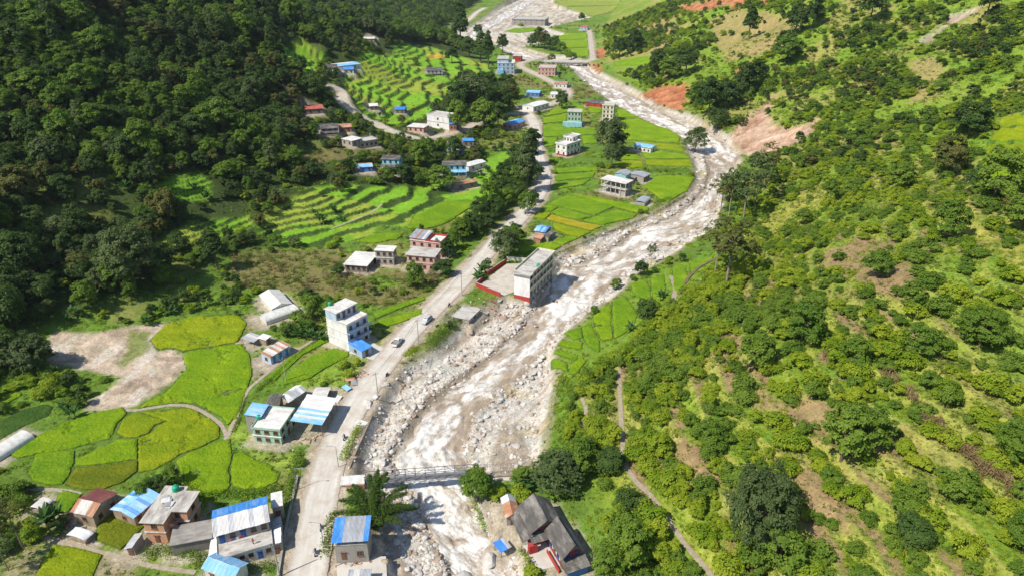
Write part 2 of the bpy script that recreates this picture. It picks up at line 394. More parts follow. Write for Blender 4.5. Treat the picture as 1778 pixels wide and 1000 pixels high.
# ------------------------------------------------------------------ rice plots: outline in the photograph and tint
RICE = [
 ([(262, 590), (290, 562), (330, 550), (380, 546), (415, 548), (428, 562), (420, 580), (412, 594), (380, 600), (320, 610), (300, 603), (275, 608)], 'gold', 'golden rice paddy beside the pale debris fan, uppermost of the riverside plots'),
 ([(420, 597), (434, 620), (437, 650), (428, 676), (410, 727), (396, 737), (385, 722), (352, 707), (322, 699), (290, 701), (255, 706), (240, 709), (270, 690), (300, 672), (326, 640), (318, 618), (345, 608), (385, 602)], 'lime', 'large lime green rice paddy right of the debris fan, bounded by a stone path'),
 ([(17, 788), (60, 760), (110, 735), (165, 718), (213, 708), (220, 718), (203, 735), (196, 752), (188, 762), (130, 777), (70, 787), (32, 795)], 'lime', 'long rice paddy beside the plastic tunnel with flattened patches'),
 ([(204, 752), (214, 729), (238, 717), (288, 730), (268, 738), (258, 752), (240, 758), (220, 760)], 'gold', 'small golden rice paddy in the bend of the stone path'),
 ([(246, 716), (300, 711), (330, 709), (358, 722), (381, 742), (380, 760), (352, 775), (310, 790), (298, 799), (268, 815), (241, 820), (241, 761), (263, 752), (273, 740), (291, 731)], 'gold', 'rounded rice paddy with swirled flattened rice inside the path loop'),
 ([(133, 799), (192, 771), (203, 764), (238, 763), (238, 797), (180, 805), (134, 809)], 'lime', 'middle rice paddy above the dark olive plot'),
 ([(63, 790), (90, 784), (129, 783), (127, 805), (117, 830), (107, 841), (80, 841), (57, 834), (51, 822)], 'green', 'vivid green young rice paddy left of the olive plot'),
 ([(132, 813), (180, 809), (238, 800), (237, 819), (214, 837), (180, 849), (150, 851), (117, 842), (121, 829)], 'olive', 'dark olive rice paddy behind the red roofed stone house'),
 ([(306, 801), (332, 786), (380, 767), (399, 763), (402, 790), (397, 815), (399, 845), (384, 857), (360, 867), (336, 849), (319, 828)], 'lime', 'lime rice paddy behind the orange house, left of a hedge line'),
 ([(406, 791), (420, 783), (440, 796), (470, 809), (486, 822), (479, 837), (455, 847), (425, 849), (404, 843), (402, 815)], 'lime', 'lime rice paddy closest to the road above the long house'),
 ([(110, 851), (140, 859), (131, 872), (119, 889), (101, 886), (98, 870)], 'green', 'small vivid green plot left of the red roofed stone house'),
 ([(170, 905), (201, 889), (250, 914), (216, 949), (209, 953), (169, 938)], 'olive', 'square olive rice plot in front of the red roofed stone house'),
 ([(93, 947), (130, 951), (178, 963), (168, 982), (158, 1006), (60, 1008), (76, 972)], 'gold', 'yellowing rice plot below the stone path at the bottom edge'),
 ([(0, 690), (20, 684), (36, 681), (38, 686), (18, 698), (0, 712)], 'green', 'thin bright green plot at the edge by the banana clumps'),
 ([(0, 730), (40, 710), (80, 702), (92, 706), (84, 722), (40, 740), (0, 762)], 'dark', 'dark green vegetable plot between banana clump and plastic tunnel'),
 ([(494, 655), (537, 621), (580, 606), (604, 611), (606, 617), (562, 641), (537, 658), (492, 668)], 'green', 'green rice strip in front of the tall blue house'),
 ([(459, 660), (501, 622), (562, 587), (573, 585), (575, 590), (526, 616), (486, 652), (477, 660)], 'green', 'long narrow rice strip between two footpaths left of the blue house'),
 ([(650, 545), (700, 526), (735, 515), (738, 520), (700, 534), (655, 553)], 'green', 'upper curved rice strip beside the road below the pink houses'),
 ([(657, 557), (700, 546), (733, 536), (733, 545), (700, 558), (672, 567), (658, 564)], 'lime', 'lower curved rice strip beside the road below the pink houses'),
 ([(1095, 494), (1123, 489), (1128, 503), (1130, 523), (1109, 514), (1100, 509)], 'green', 'rice plot on the far bank below the small tree'),
 ([(1130, 486), (1152, 477), (1155, 500), (1152, 529), (1135, 524), (1132, 505)], 'green', 'rice plot left of the stone footpath on the far bank'),
 ([(1168, 468), (1190, 462), (1195, 488), (1179, 509), (1170, 503)], 'green', 'rice plot right of the stone footpath on the far bank'),
 ([(1198, 458), (1238, 446), (1236, 452), (1200, 474)], 'green', 'topmost rice plot beside the dark irrigation channel'),
 ([(1064, 525), (1083, 515), (1096, 530), (1106, 547), (1099, 565), (1080, 580), (1067, 587), (1064, 551)], 'green', 'broad rice terrace in the middle of the far bank'),
 ([(1030, 551), (1046, 535), (1060, 530), (1061, 568), (1063, 587), (1046, 591), (1033, 568)], 'lime', 'rice terrace left of the broad one on the far bank'),
 ([(1011, 568), (1025, 562), (1040, 592), (1040, 610), (1022, 600), (1013, 585)], 'green', 'narrow rice terrace running down to the lowest plots'),
 ([(979, 581), (1008, 569), (1011, 586), (998, 590)], 'green', 'small rice terrace touching the river bank, uppermost there'),
 ([(974, 592), (1011, 597), (1009, 606), (968, 600)], 'lime', 'second small rice terrace at the river bank'),
 ([(964, 608), (1002, 616), (1001, 625), (962, 615)], 'green', 'third small rice terrace at the river bank'),
 ([(959, 625), (984, 632), (985, 645), (959, 640)], 'green', 'lowest small rice terrace at the river bank'),
 ([(991, 636), (1011, 620), (1016, 629), (1001, 647), (988, 650)], 'lime', 'corner rice terrace beside the orchard slope'),
 ([(952, 354), (986, 339), (1032, 349), (1066, 360), (1032, 375), (986, 363), (970, 359)], 'green', 'large green paddy below the unfinished concrete frame'),
 ([(994, 338), (1032, 342), (1076, 353), (1127, 361), (1124, 368), (1108, 371), (1068, 360), (1032, 349)], 'lime', 'long yellow green paddy below the vaulted hut'),
 ([(958, 370), (970, 362), (986, 366), (1028, 377), (1008, 382), (980, 378)], 'green', 'green paddy in the second row above the blue gabled house'),
 ([(1012, 384), (1033, 378), (1070, 365), (1105, 373), (1099, 380), (1048, 391)], 'green', 'green paddy at the crumbling bank edge'),
 ([(949, 381), (958, 374), (1004, 386), (1045, 394), (1028, 401), (994, 393)], 'amber', 'amber ripe paddy strip above the blue gabled house'),
 ([(939, 366), (952, 356), (968, 361), (958, 368)], 'green', 'small green paddy by the road bend'),
 ([(925, 378), (937, 369), (957, 372), (946, 381)], 'gold', 'small golden paddy by the road bend'),
 ([(960, 393), (962, 388), (994, 396), (1026, 404), (1008, 412), (986, 409), (966, 400)], 'gold', 'golden paddy right of the blue gabled house'),
 ([(960, 421), (986, 411), (1007, 413), (978, 426)], 'green', 'green paddy at the bank behind the leaning school'),
 ([(906, 427), (940, 420), (956, 423), (975, 428), (963, 436), (940, 434), (930, 434), (901, 443)], 'lime', 'lime paddy directly behind the leaning school'),
 ([(1118, 324), (1142, 307), (1176, 306), (1207, 311), (1199, 320), (1193, 332), (1160, 351), (1150, 347), (1124, 330)], 'lime', 'wide paddy right of the unfinished concrete frame'),
 ([(1068, 288), (1074, 280), (1115, 281), (1117, 291), (1088, 293)], 'gold', 'golden paddy behind the grey vaulted wing'),
 ([(1077, 278), (1087, 269), (1107, 270), (1114, 279)], 'lime', 'lime paddy in front of the long blue roofed house'),
 ([(1121, 276), (1113, 263), (1140, 263), (1193, 270), (1197, 276)], 'lime', 'long paddy right of the long blue roofed house'),
 ([(1122, 287), (1120, 279), (1198, 279), (1203, 291)], 'gold', 'golden strip paddy above the weedy ditch'),
 ([(965, 294), (1038, 290), (1036, 297), (966, 302)], 'green', 'upper of three green strips left of the concrete frame'),
 ([(966, 305), (1033, 300), (1030, 309), (964, 315)], 'green', 'middle of three green strips left of the concrete frame'),
 ([(960, 321), (1026, 312), (1014, 321), (958, 331)], 'green', 'lowest of three green strips left of the concrete frame'),
 ([(962, 191), (985, 185), (1013, 185), (1019, 196), (1014, 197), (985, 196), (945, 203)], 'lime', 'paddy between the white long shed and the teal house'),
 ([(943, 206), (984, 199), (984, 211), (945, 215)], 'lime', 'paddy left of the teal three storey house'),
 ([(943, 218), (975, 216), (982, 224), (1038, 224), (1038, 234), (944, 238)], 'green', 'wide paddy below the teal three storey house'),
 ([(944, 241), (968, 239), (966, 252), (946, 256)], 'green', 'paddy left of the white three storey house'),
 ([(1010, 238), (1036, 236), (1038, 250), (1012, 250)], 'green', 'paddy behind the white three storey house'),
 ([(1076, 210), (1108, 207), (1148, 222), (1183, 236), (1178, 249), (1082, 243)], 'lime', 'broad paddy between cream tower house and river'),
 ([(1082, 246), (1176, 252), (1188, 264), (1136, 258), (1100, 248)], 'gold', 'golden paddy behind the long blue roofed house'),
 ([(1021, 185), (1044, 187), (1044, 196), (1025, 196)], 'lime', 'small paddy left of the cream tower house'),
 ([(1071, 192), (1098, 198), (1106, 204), (1075, 204)], 'lime', 'small paddy right of the cream tower house by the river'),
 ([(965, 3), (1075, -4), (1078, 6), (980, 12)], 'pale', 'far pale paddy at the top of the valley'),
 ([(985, 14), (1074, 8), (1066, 18), (1030, 29), (1015, 24)], 'pale', 'far pale paddy by the upstream gravel'),
 ([(960, 62), (1018, 58), (1019, 68), (952, 71)], 'lime', 'upper far paddy left of the field track'),
 ([(950, 73), (1020, 70), (1021, 82), (964, 84)], 'lime', 'middle far paddy left of the field track'),
 ([(968, 87), (1021, 84), (1022, 98), (992, 100)], 'lime', 'lower far paddy left of the field track by the road bridge'),
 ([(893, 50), (945, 49), (944, 53), (900, 58), (876, 55)], 'green', 'grassy plot below the long far concrete building'),
 ([(1737, 206), (1790, 199), (1790, 219), (1733, 222)], 'gold', 'topmost rice terrace high on the slope'),
 ([(1728, 227), (1790, 223), (1790, 242), (1720, 245)], 'gold', 'second rice terrace high on the slope'),
 ([(1717, 250), (1790, 246), (1790, 264), (1711, 267)], 'gold', 'third rice terrace high on the slope'),
 ([(1711, 271), (1790, 269), (1790, 289), (1700, 287)], 'gold', 'fourth rice terrace high on the slope'),
 ([(1699, 291), (1790, 294), (1790, 312), (1694, 302)], 'lime', 'lowest rice terrace high on the slope'),
 ([(1110, 100), (1066, 108), (1068, 114), (1130, 113), (1140, 100)], 'green', 'small field on the spur above the road bridge'),
 ([(708, 398), (720, 375), (770, 352), (812, 348), (832, 352), (800, 372), (775, 390), (742, 398)], 'green', 'green terraced plot above the pink houses'),
 ([(618, 420), (650, 408), (672, 404), (700, 407), (690, 416), (650, 424)], 'green', 'vegetable plot behind the grey two storey house'),
]
rice_polys = []
rice_mask = np.zeros(GX.shape)
for pxs, tint, lab in RICE:
    P = hitp(pxs)
    m = sub(P[:, :2], 5); s = sdf(P[:, :2], GX[m], GY[m])
    on_floor = P[:, 2].max() - P[:, 2].min() < 1.6
    k = sstep(-1.0, 0.6, s)
    if on_floor:
        z = float(np.median(P[:, 2])); GZ[m] = GZ[m]*(1-k) + z*k
    rice_mask[m] = np.maximum(rice_mask[m], s > -0.3)
    rice_polys.append((P, tint, lab, on_floor))

# ------------------------------------------------------------------ ground colours (what the ground itself is made of)
def col(*c): return np.array(c, float)
n1 = fbm(GX/7, GY/7, 101); n2 = fbm(GX/26, GY/26, 103); n3 = fbm(GX/2.3, GY/2.3, 105)
n4 = fbm(GX/60, GY/60, 109)
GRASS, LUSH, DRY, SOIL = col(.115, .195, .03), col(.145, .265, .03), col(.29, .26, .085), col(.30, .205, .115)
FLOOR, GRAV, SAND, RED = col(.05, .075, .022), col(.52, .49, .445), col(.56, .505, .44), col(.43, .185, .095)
def mix(A, B, k): return A*(1-k[..., None]) + B*k[..., None]
C = np.empty(GX.shape+(3,)); C[:] = GRASS
C = mix(C, LUSH, sstep(.42, .62, n1)*0.8)
C = mix(C, DRY, sstep(.52, .68, n2)*0.55)
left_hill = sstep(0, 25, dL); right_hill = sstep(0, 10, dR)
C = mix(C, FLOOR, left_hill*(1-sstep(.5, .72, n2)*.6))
YG = col(.20, .285, .032)
C = mix(C, YG, right_hill*.85)
C = mix(C, DRY*1.05, right_hill*sstep(.50, .64, n2)*0.75)
C = mix(C, LUSH, right_hill*sstep(.50, .64, 1-n2)*sstep(.4, .6, n1)*0.9)
soil_n = sstep(.49, .57, fbm(GX/17, GY/24, 121))*orch*sstep(.02, .12, orr)*(1-sstep(.36, .5, orr))
C = mix(C, SOIL*(0.8+0.4*n3[..., None]), soil_n*0.9)
C = mix(C, col(.30, .315, .06), orch_riser*0.8*sstep(.30, .5, n1))
C = mix(C, col(.31, .31, .075), orch*sstep(.90, .96, orr)*.9)
def paint(pxs, c, k=1.0, soft=3.0):
    global C
    C = mix(C, c*(0.82+0.36*n3[..., None]), pmask(pxs, soft)*k)
# terraces
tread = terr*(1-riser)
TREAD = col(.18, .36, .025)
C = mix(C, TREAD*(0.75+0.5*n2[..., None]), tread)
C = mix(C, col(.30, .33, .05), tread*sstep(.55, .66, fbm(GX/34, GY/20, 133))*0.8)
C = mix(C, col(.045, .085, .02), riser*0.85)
paint([(740, 96), (760, 92), (778, 97), (768, 104), (745, 103)], col(.50, .36, .05))
paint([(958, 645), (958, 608), (985, 570), (1030, 540), (1080, 502), (1110, 474), (1150, 458), (1245, 442), (1240, 460), (1190, 520), (1130, 545), (1110, 590), (1050, 625), (1000, 660)], col(.17, .27, .03), .9)
# maize and mixed weedy ground
BROWNG = col(.20, .165, .07)
MAIZE_PX = [
 [(405, 445), (470, 435), (560, 432), (600, 428), (592, 470), (640, 475), (700, 470), (760, 470), (770, 485), (740, 512), (660, 535), (600, 520), (540, 510), (470, 502), (395, 500)],
 [(730, 400), (800, 385), (838, 368), (836, 378), (800, 398), (760, 404)],
 [(500, 272), (560, 262), (640, 258), (690, 262), (650, 275), (560, 282), (500, 285)],
 [(880, 232), (893, 230), (900, 245), (892, 262), (880, 255)],
 [(880, 128), (915, 128), (930, 145), (950, 150), (925, 153), (880, 142)],
 [(990, 148), (1020, 152), (1035, 166), (1010, 172), (995, 165)],
 [(1000, 335), (1060, 335), (1105, 345), (1100, 351), (1040, 344), (1000, 338)],
]
for p in MAIZE_PX: paint(p, BROWNG, .8)
paint([(640, 480), (680, 476), (690, 495), (650, 505)], LUSH, .9)
# pale debris fan by the left fields
paint(FAN, col(.48, .39, .30), 1, 3)
C = mix(C, col(.30, .23, .17), m_fan*sstep(.52, .66, fbm(GX/9, GY/4, 173))*.7)
C = mix(C, col(.56, .50, .43), m_fan*sstep(.55, .66, fbm(GX/5+4, GY/12, 175))*.8)
FANB = [(225, 575), (258, 578), (258, 600), (240, 622), (215, 640), (205, 630), (230, 610), (222, 592)]
paint(FANB, col(.17, .21, .05), .9)
# footings of the left lower slope
paint([(0, 850), (90, 850), (130, 900), (120, 940), (60, 950), (0, 960)], col(.22, .22, .085), .75, 5)
paint([(0, 950), (60, 950), (70, 1000), (0, 1010)], col(.30, .25, .15), .8, 5)
paint([(150, 985), (185, 962), (240, 978), (230, 1000), (170, 1005)], col(.36, .29, .20), .8, 2)
paint([(395, 745), (430, 735), (470, 790), (520, 790), (510, 830), (488, 820), (440, 795)], col(.24, .33, .05), .9)
paint([(410, 640), (445, 612), (468, 622), (475, 640), (450, 660), (432, 660)], col(.34, .29, .22), .85)
paint([(540, 640), (600, 620), (640, 630), (610, 660), (570, 690), (530, 700), (495, 690)], col(.22, .33, .04), .9)
paint([(420, 560), (440, 540), (455, 575), (430, 580)], col(.34, .28, .19), .8)
# right slope: bare and grassy patches seen in the photograph
for p in ([(1415, 445), (1470, 425), (1510, 405), (1560, 430), (1600, 470), (1560, 520), (1520, 500), (1460, 480)],
          [(1270, 520), (1340, 490), (1390, 505), (1330, 545), (1290, 570)], [(1230, 590), (1262, 560), (1300, 640), (1330, 700), (1290, 690), (1245, 640)],
          [(1350, 700), (1430, 690), (1500, 730), (1590, 790), (1560, 810), (1480, 770), (1400, 760), (1345, 740)],
          [(1330, 800), (1400, 810), (1460, 860), (1480, 930), (1420, 900), (1360, 850)], [(1150, 730), (1220, 780), (1260, 830), (1220, 850), (1180, 800)],
          [(1490, 690), (1540, 720), (1590, 780), (1570, 790), (1510, 740)]):
    paint(p, SOIL, .9, 4)
for p in ([(1255, 420), (1340, 370), (1420, 320), (1450, 340), (1390, 390), (1300, 430)], [(1600, 350), (1700, 380), (1778, 430), (1778, 480), (1690, 420), (1600, 380)],
          [(1430, 330), (1560, 290), (1640, 250), (1650, 270), (1560, 310), (1460, 350)]):
    paint(p, col(.34, .33, .07), .85, 4)
for p in ([(1570, 430), (1700, 470), (1778, 530), (1778, 700), (1680, 600), (1600, 530)],):
    paint(p, col(.19, .30, .035), .7, 6)
for p in ([(1570, 110), (1620, 95), (1640, 130), (1610, 180), (1580, 180), (1590, 140)], [(1220, 40), (1330, 20), (1400, 40), (1350, 90), (1260, 110)], [(1080, 40), (1130, 30), (1180, 50), (1150, 90), (1100, 80)]):
    paint(p, col(.33, .25, .11), .8, 6)
paint([(482, 180), (498, 148), (516, 150), (522, 172), (500, 185)], col(.30, .22, .16), .9, 4)
paint([(225, 170), (262, 160), (290, 205), (280, 250), (250, 240), (240, 200)], col(.16, .11, .07), .7, 6)
# slips of red earth above the river
for i, p in enumerate(SLIPS): paint(p, col(.47, .33, .24) if i == 1 else (col(.45, .38, .32) if i == 5 else RED), 1, 6)
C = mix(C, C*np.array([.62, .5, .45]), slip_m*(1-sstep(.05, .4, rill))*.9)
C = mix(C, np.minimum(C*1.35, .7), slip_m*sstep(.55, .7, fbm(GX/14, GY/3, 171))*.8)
# river bed, banks, yards, shoulders
bank = sstep(-2.5, .8, SB+_edge*.6)
gcol = mix(mix(np.broadcast_to(GRAV, C.shape).copy(), SAND, sstep(.45, .6, n1)), col(.33, .27, .205), sstep(.52, .62, _lane)*.85)
gcol = mix(gcol, col(.44, .36, .17), sstep(.62, .72, fbm(GX/12+9, GY/9, 143))*.7)
C = mix(C, gcol*(0.75+0.5*n3[..., None]), bank)
C = mix(C, col(.30, .24, .17), (sstep(-3.5, -1.5, SB+_edge*.6)*(1-bank))*.8)
C = mix(C, col(.25, .20, .15), np.exp(-((SW+.6)/.9)**2)*.8)
YARDC = col(.42, .36, .29)
C = mix(C, YARDC*(0.8+0.4*n3[..., None]), yard*.85)
C = mix(C, col(.40, .335, .255)*(0.8+0.4*n3[..., None]), shoulder)
C = mix(C, col(.09, .13, .03), rice_mask)
C *= (0.72+0.56*fbm(GX/1.1, GY/1.1, 151, 2))[..., None]
C = np.clip(C, 0.01, .8)
maize_m = np.clip(sum(pmask(p, 2) for p in MAIZE_PX), 0, 1)
closed = np.clip(bank + road_mask + built + rice_mask + m_fan, 0, 1)

# ------------------------------------------------------------------ materials
MATS = {}
def _nodes(name):
    m = bpy.data.materials.new(name); m.use_nodes = True
    nt = m.node_tree; b = nt.nodes['Principled BSDF']
    return m, nt, b
def nd(nt, t, **kw):
    n = nt.nodes.new(t)
    for k, v in kw.items(): setattr(n, k, v)
    return n
def lk(nt, a, b): nt.links.new(a, b)
def noise_node(nt, scale, detail=4, rough=.6, vec=None, stretch=None):
    n = nd(nt, 'ShaderNodeTexNoise'); n.inputs['Scale'].default_value = scale; n.inputs['Detail'].default_value = detail; n.inputs['Roughness'].default_value = rough
    if vec is None:
        tc = nd(nt, 'ShaderNodeTexCoord'); vec = tc.outputs['Object']
        oi = nd(nt, 'ShaderNodeObjectInfo'); ad = nd(nt, 'ShaderNodeVectorMath', operation='ADD')
        cb = nd(nt, 'ShaderNodeCombineXYZ'); mu = nd(nt, 'ShaderNodeMath', operation='MULTIPLY'); mu.inputs[1].default_value = 37.0
        lk(nt, oi.outputs['Random'], mu.inputs[0]); lk(nt, mu.outputs[0], cb.inputs[0]); lk(nt, mu.outputs[0], cb.inputs[1])
        lk(nt, vec, ad.inputs[0]); lk(nt, cb.outputs[0], ad.inputs[1]); vec = ad.outputs[0]
    if stretch:
        mp = nd(nt, 'ShaderNodeMapping'); mp.inputs['Scale'].default_value = stretch
        lk(nt, vec, mp.inputs['Vector']); vec = mp.outputs[0]
    lk(nt, vec, n.inputs['Vector'])
    return n
def ramp(nt, fac, stops):
    r = nd(nt, 'ShaderNodeValToRGB'); e = r.color_ramp.elements
    while len(e) < len(stops): e.new(0.5)
    for k, (p, c) in zip(e, stops): k.position = p; k.color = tuple(c)+(1,)
    lk(nt, fac, r.inputs[0]); return r
def mixc(nt, fac, a, b, mode='MIX'):
    m = nd(nt, 'ShaderNodeMix', data_type='RGBA', blend_type=mode)
    if isinstance(fac, (int, float)): m.inputs[0].default_value = fac
    else: lk(nt, fac, m.inputs[0])
    for s, v in ((6, a), (7, b)):
        if isinstance(v, tuple): m.inputs[s].default_value = v+(1,)
        else: lk(nt, v, m.inputs[s])
    return m.outputs[2]
def bump(nt, b, h, strength, dist=0.1):
    bn = nd(nt, 'ShaderNodeBump'); bn.inputs['Strength'].default_value = strength; bn.inputs['Distance'].default_value = dist
    lk(nt, h, bn.inputs['Height']); lk(nt, bn.outputs[0], b.inputs['Normal'])
def mat(name, c, rough=.85, var=.3, scale=1.5, stain=None, stain_amt=.5, stretch=None, bmp=.2, metal=0, spec=.3):
    """a weathered plain surface: base colour, cloudy variation, optional stains"""
    if name in MATS: return MATS[name]
    m, nt, b = _nodes(name)
    n = noise_node(nt, scale, 6, .65, stretch=stretch)
    lo = tuple(x*(1-var) for x in c); hi = tuple(min(1, x*(1+var*.6)) for x in c)
    o = ramp(nt, n.outputs['Fac'], [(.3, lo), (.7, hi)]).outputs[0]
    if stain:
        n2_ = noise_node(nt, scale*.45, 5, .7, stretch=stretch)
        f = ramp(nt, n2_.outputs['Fac'], [(.48, (0, 0, 0)), (.66, (stain_amt,)*3)])
        o = mixc(nt, f.outputs[0], o, stain)
    lk(nt, o, b.inputs['Base Color'])
    b.inputs['Roughness'].default_value = rough; b.inputs['Metallic'].default_value = metal
    b.inputs['Specular IOR Level'].default_value = spec
    if bmp: bump(nt, b, n.outputs['Fac'], bmp, .08)
    MATS[name] = m; return m
def leafmat(name, c1, c2, trans=.35):
    if name in MATS: return MATS[name]
    m, nt, b = _nodes(name)
    oi = nd(nt, 'ShaderNodeObjectInfo')
    at = nd(nt, 'ShaderNodeAttribute'); at.attribute_name = 'tint'
    ad = nd(nt, 'ShaderNodeMath', operation='ADD'); lk(nt, oi.outputs['Random'], ad.inputs[0]); lk(nt, at.outputs['Fac'], ad.inputs[1])
    hf = nd(nt, 'ShaderNodeMath', operation='MULTIPLY'); hf.inputs[1].default_value = .5; lk(nt, ad.outputs[0], hf.inputs[0])
    o = ramp(nt, hf.outputs[0], [(.15, c1), (.85, c2)]).outputs[0]
    lk(nt, o, b.inputs['Base Color']); b.inputs['Roughness'].default_value = .55; b.inputs['Specular IOR Level'].default_value = .25
    t = nd(nt, 'ShaderNodeBsdfTranslucent'); mx = nd(nt, 'ShaderNodeMixShader'); mx.inputs[0].default_value = trans
    br = mixc(nt, 1.0, o, (1.0, 1.25, .55), 'MULTIPLY'); lk(nt, br, t.inputs['Color'])
    lk(nt, b.outputs[0], mx.inputs[1]); lk(nt, t.outputs[0], mx.inputs[2])
    lk(nt, mx.outputs[0], nt.nodes['Material Output'].inputs['Surface'])
    MATS[name] = m; return m

# ------------------------------------------------------------------ mesh helpers
class MB:
    def __init__(s): s.v = []; s.f = []; s.m = []
    def add(s, vs, fs, mi=0):
        b = len(s.v); s.v += [tuple(map(float, q)) for q in vs]; s.f += [tuple(b+i for i in f) for f in fs]; s.m += [mi]*len(fs); return s
    def box(s, c, d, rz=0, mi=0, rx=0):
        hx, hy, hz = d[0]/2, d[1]/2, d[2]/2
        M = Matrix.Rotation(rz, 3, 'Z') @ Matrix.Rotation(rx, 3, 'X')
        vs = [M @ Vector((x, y, z)) + Vector(c) for x in (-hx, hx) for y in (-hy, hy) for z in (-hz, hz)]
        return s.add(vs, [(0, 1, 3, 2), (4, 6, 7, 5), (0, 4, 5, 1), (2, 3, 7, 6), (0, 2, 6, 4), (1, 5, 7, 3)], mi)
    def prism(s, poly, z0, z1, mi=0):
        n = len(poly); a = sum(poly[i][0]*poly[(i+1) % n][1]-poly[(i+1) % n][0]*poly[i][1] for i in range(n))
        if a < 0: poly = poly[::-1]
        vs = [(x, y, z0) for x, y in poly]+[(x, y, z1) for x, y in poly]
        return s.add(vs, [tuple(range(n-1, -1, -1)), tuple(range(n, 2*n))]+[(i, (i+1) % n, n+(i+1) % n, n+i) for i in range(n)], mi)
    def tube(s, p, q, r0, r1=None, n=6, mi=0, cap=True):
        p, q = Vector(p), Vector(q); r1 = r0 if r1 is None else r1
        d = (q-p).normalized(); a = d.orthogonal().normalized(); b = d.cross(a)
        vs = [p+(a*math.cos(2*math.pi*i/n)+b*math.sin(2*math.pi*i/n))*r0 for i in range(n)]+[q+(a*math.cos(2*math.pi*i/n)+b*math.sin(2*math.pi*i/n))*r1 for i in range(n)]
        fs = [(i, (i+1) % n, n+(i+1) % n, n+i) for i in range(n)]
        if cap: fs += [tuple(range(n-1, -1, -1)), tuple(range(n, 2*n))]
        return s.add(vs, fs, mi)
    def lathe(s, prof, n=14, c=(0, 0, 0), mi=0):
        vs = [(c[0]+r*math.cos(2*math.pi*i/n), c[1]+r*math.sin(2*math.pi*i/n), c[2]+z) for r, z in prof for i in range(n)]
        fs = [(k*n+i, k*n+(i+1) % n, (k+1)*n+(i+1) % n, (k+1)*n+i) for k in range(len(prof)-1) for i in range(n)]
        fs += [tuple(range(n-1, -1, -1)), tuple((len(prof)-1)*n+i for i in range(n))]
        return s.add(vs, fs, mi)
    def mesh(s, name, mats, smooth=False):
        me = bpy.data.meshes.new(name); me.from_pydata(s.v, [], s.f)
        for m in (mats if isinstance(mats, (list, tuple)) else [mats]): me.materials.append(m)
        if any(s.m): me.polygons.foreach_set('material_index', s.m)
        if smooth: me.polygons.foreach_set('use_smooth', [True]*len(s.f))
        return me
    def build(s, name, mats, parent=None, smooth=False):
        return place(name, s.mesh(name, mats, smooth), parent)
def place(name, me, parent=None, loc=(0, 0, 0), rz=0, scale=None):
    o = bpy.data.objects.new(name, me); COL.objects.link(o)
    if parent: o.parent = parent
    o.location = loc; o.rotation_euler = (0, 0, rz)
    if scale is not None: o.scale = scale if hasattr(scale, '__len__') else (scale,)*3
    return o
def tag(o, label, cat=None, group=None, kind=None):
    o['label'] = label
    if cat: o['category'] = cat
    if group: o['group'] = group
    if kind: o['kind'] = kind
    return o
def thing(name, label, cat, loc=(0, 0, 0), rz=0, group=None, scale=None):
    return tag(place(name, None, None, loc, rz, scale), label, cat, group)
def np_mesh(name, V, F, mats, smooth=False, attr=None, mi=None):
    """V (n,3), F (m,3|4)"""
    me = bpy.data.meshes.new(name); F = np.asarray(F, np.int32); k = F.shape[1]
    me.vertices.add(len(V)); me.vertices.foreach_set('co', np.asarray(V, np.float32).ravel())
    me.loops.add(F.size); me.loops.foreach_set('vertex_index', F.ravel())
    me.polygons.add(len(F)); me.polygons.foreach_set('loop_start', np.arange(0, F.size, k, dtype=np.int32))
    for m in (mats if isinstance(mats, (list, tuple)) else [mats]): me.materials.append(m)
    if mi is not None: me.polygons.foreach_set('material_index', np.asarray(mi, np.int32))
    me.polygons.foreach_set('use_smooth', np.full(len(F), bool(smooth)))
    for nm, (ty, a) in (attr or {}).items():
        at = me.attributes.new(nm, ty, 'POINT')
        at.data.foreach_set('color' if ty == 'FLOAT_COLOR' else ('vector' if ty == 'FLOAT_VECTOR' else 'value'), np.asarray(a, np.float32).ravel())
    me.update(calc_edges=True)
    return me

# ------------------------------------------------------------------ terrain mesh
def make_ground_mat():
    m, nt, b = _nodes('ground')
    at = nd(nt, 'ShaderNodeAttribute'); at.attribute_name = 'soil'
    tc = nd(nt, 'ShaderNodeTexCoord')
    a = noise_node(nt, 1.6, 5, .7, tc.outputs['Object']); c = noise_node(nt, .25, 4, .6, tc.outputs['Object'])
    f = ramp(nt, a.outputs['Fac'], [(.28, (.62, .62, .62)), (.72, (1.4, 1.4, 1.4))])
    g = ramp(nt, c.outputs['Fac'], [(.3, (.85, .9, .85)), (.7, (1.15, 1.1, 1.1))])
    o = mixc(nt, 1.0, at.outputs['Color'], f.outputs[0], 'MULTIPLY'); o = mixc(nt, 1.0, o, g.outputs[0], 'MULTIPLY')
    lk(nt, o, b.inputs['Base Color']); b.inputs['Roughness'].default_value = .95; b.inputs['Specular IOR Level'].default_value = .1
    bump(nt, b, a.outputs['Fac'], .9, .35)
    return m
_idx = np.arange(NY*NX).reshape(NY, NX)
_F = np.stack([_idx[:-1, :-1], _idx[:-1, 1:], _idx[1:, 1:], _idx[1:, :-1]], -1).reshape(-1, 4)
gz_final = GZ
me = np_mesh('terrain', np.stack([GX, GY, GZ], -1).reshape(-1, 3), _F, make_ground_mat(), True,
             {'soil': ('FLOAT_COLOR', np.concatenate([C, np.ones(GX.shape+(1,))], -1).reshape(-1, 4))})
g = place('terrain', me); tag(g, 'green valley floor and hillsides with terraces, soil and gravel', kind='structure')

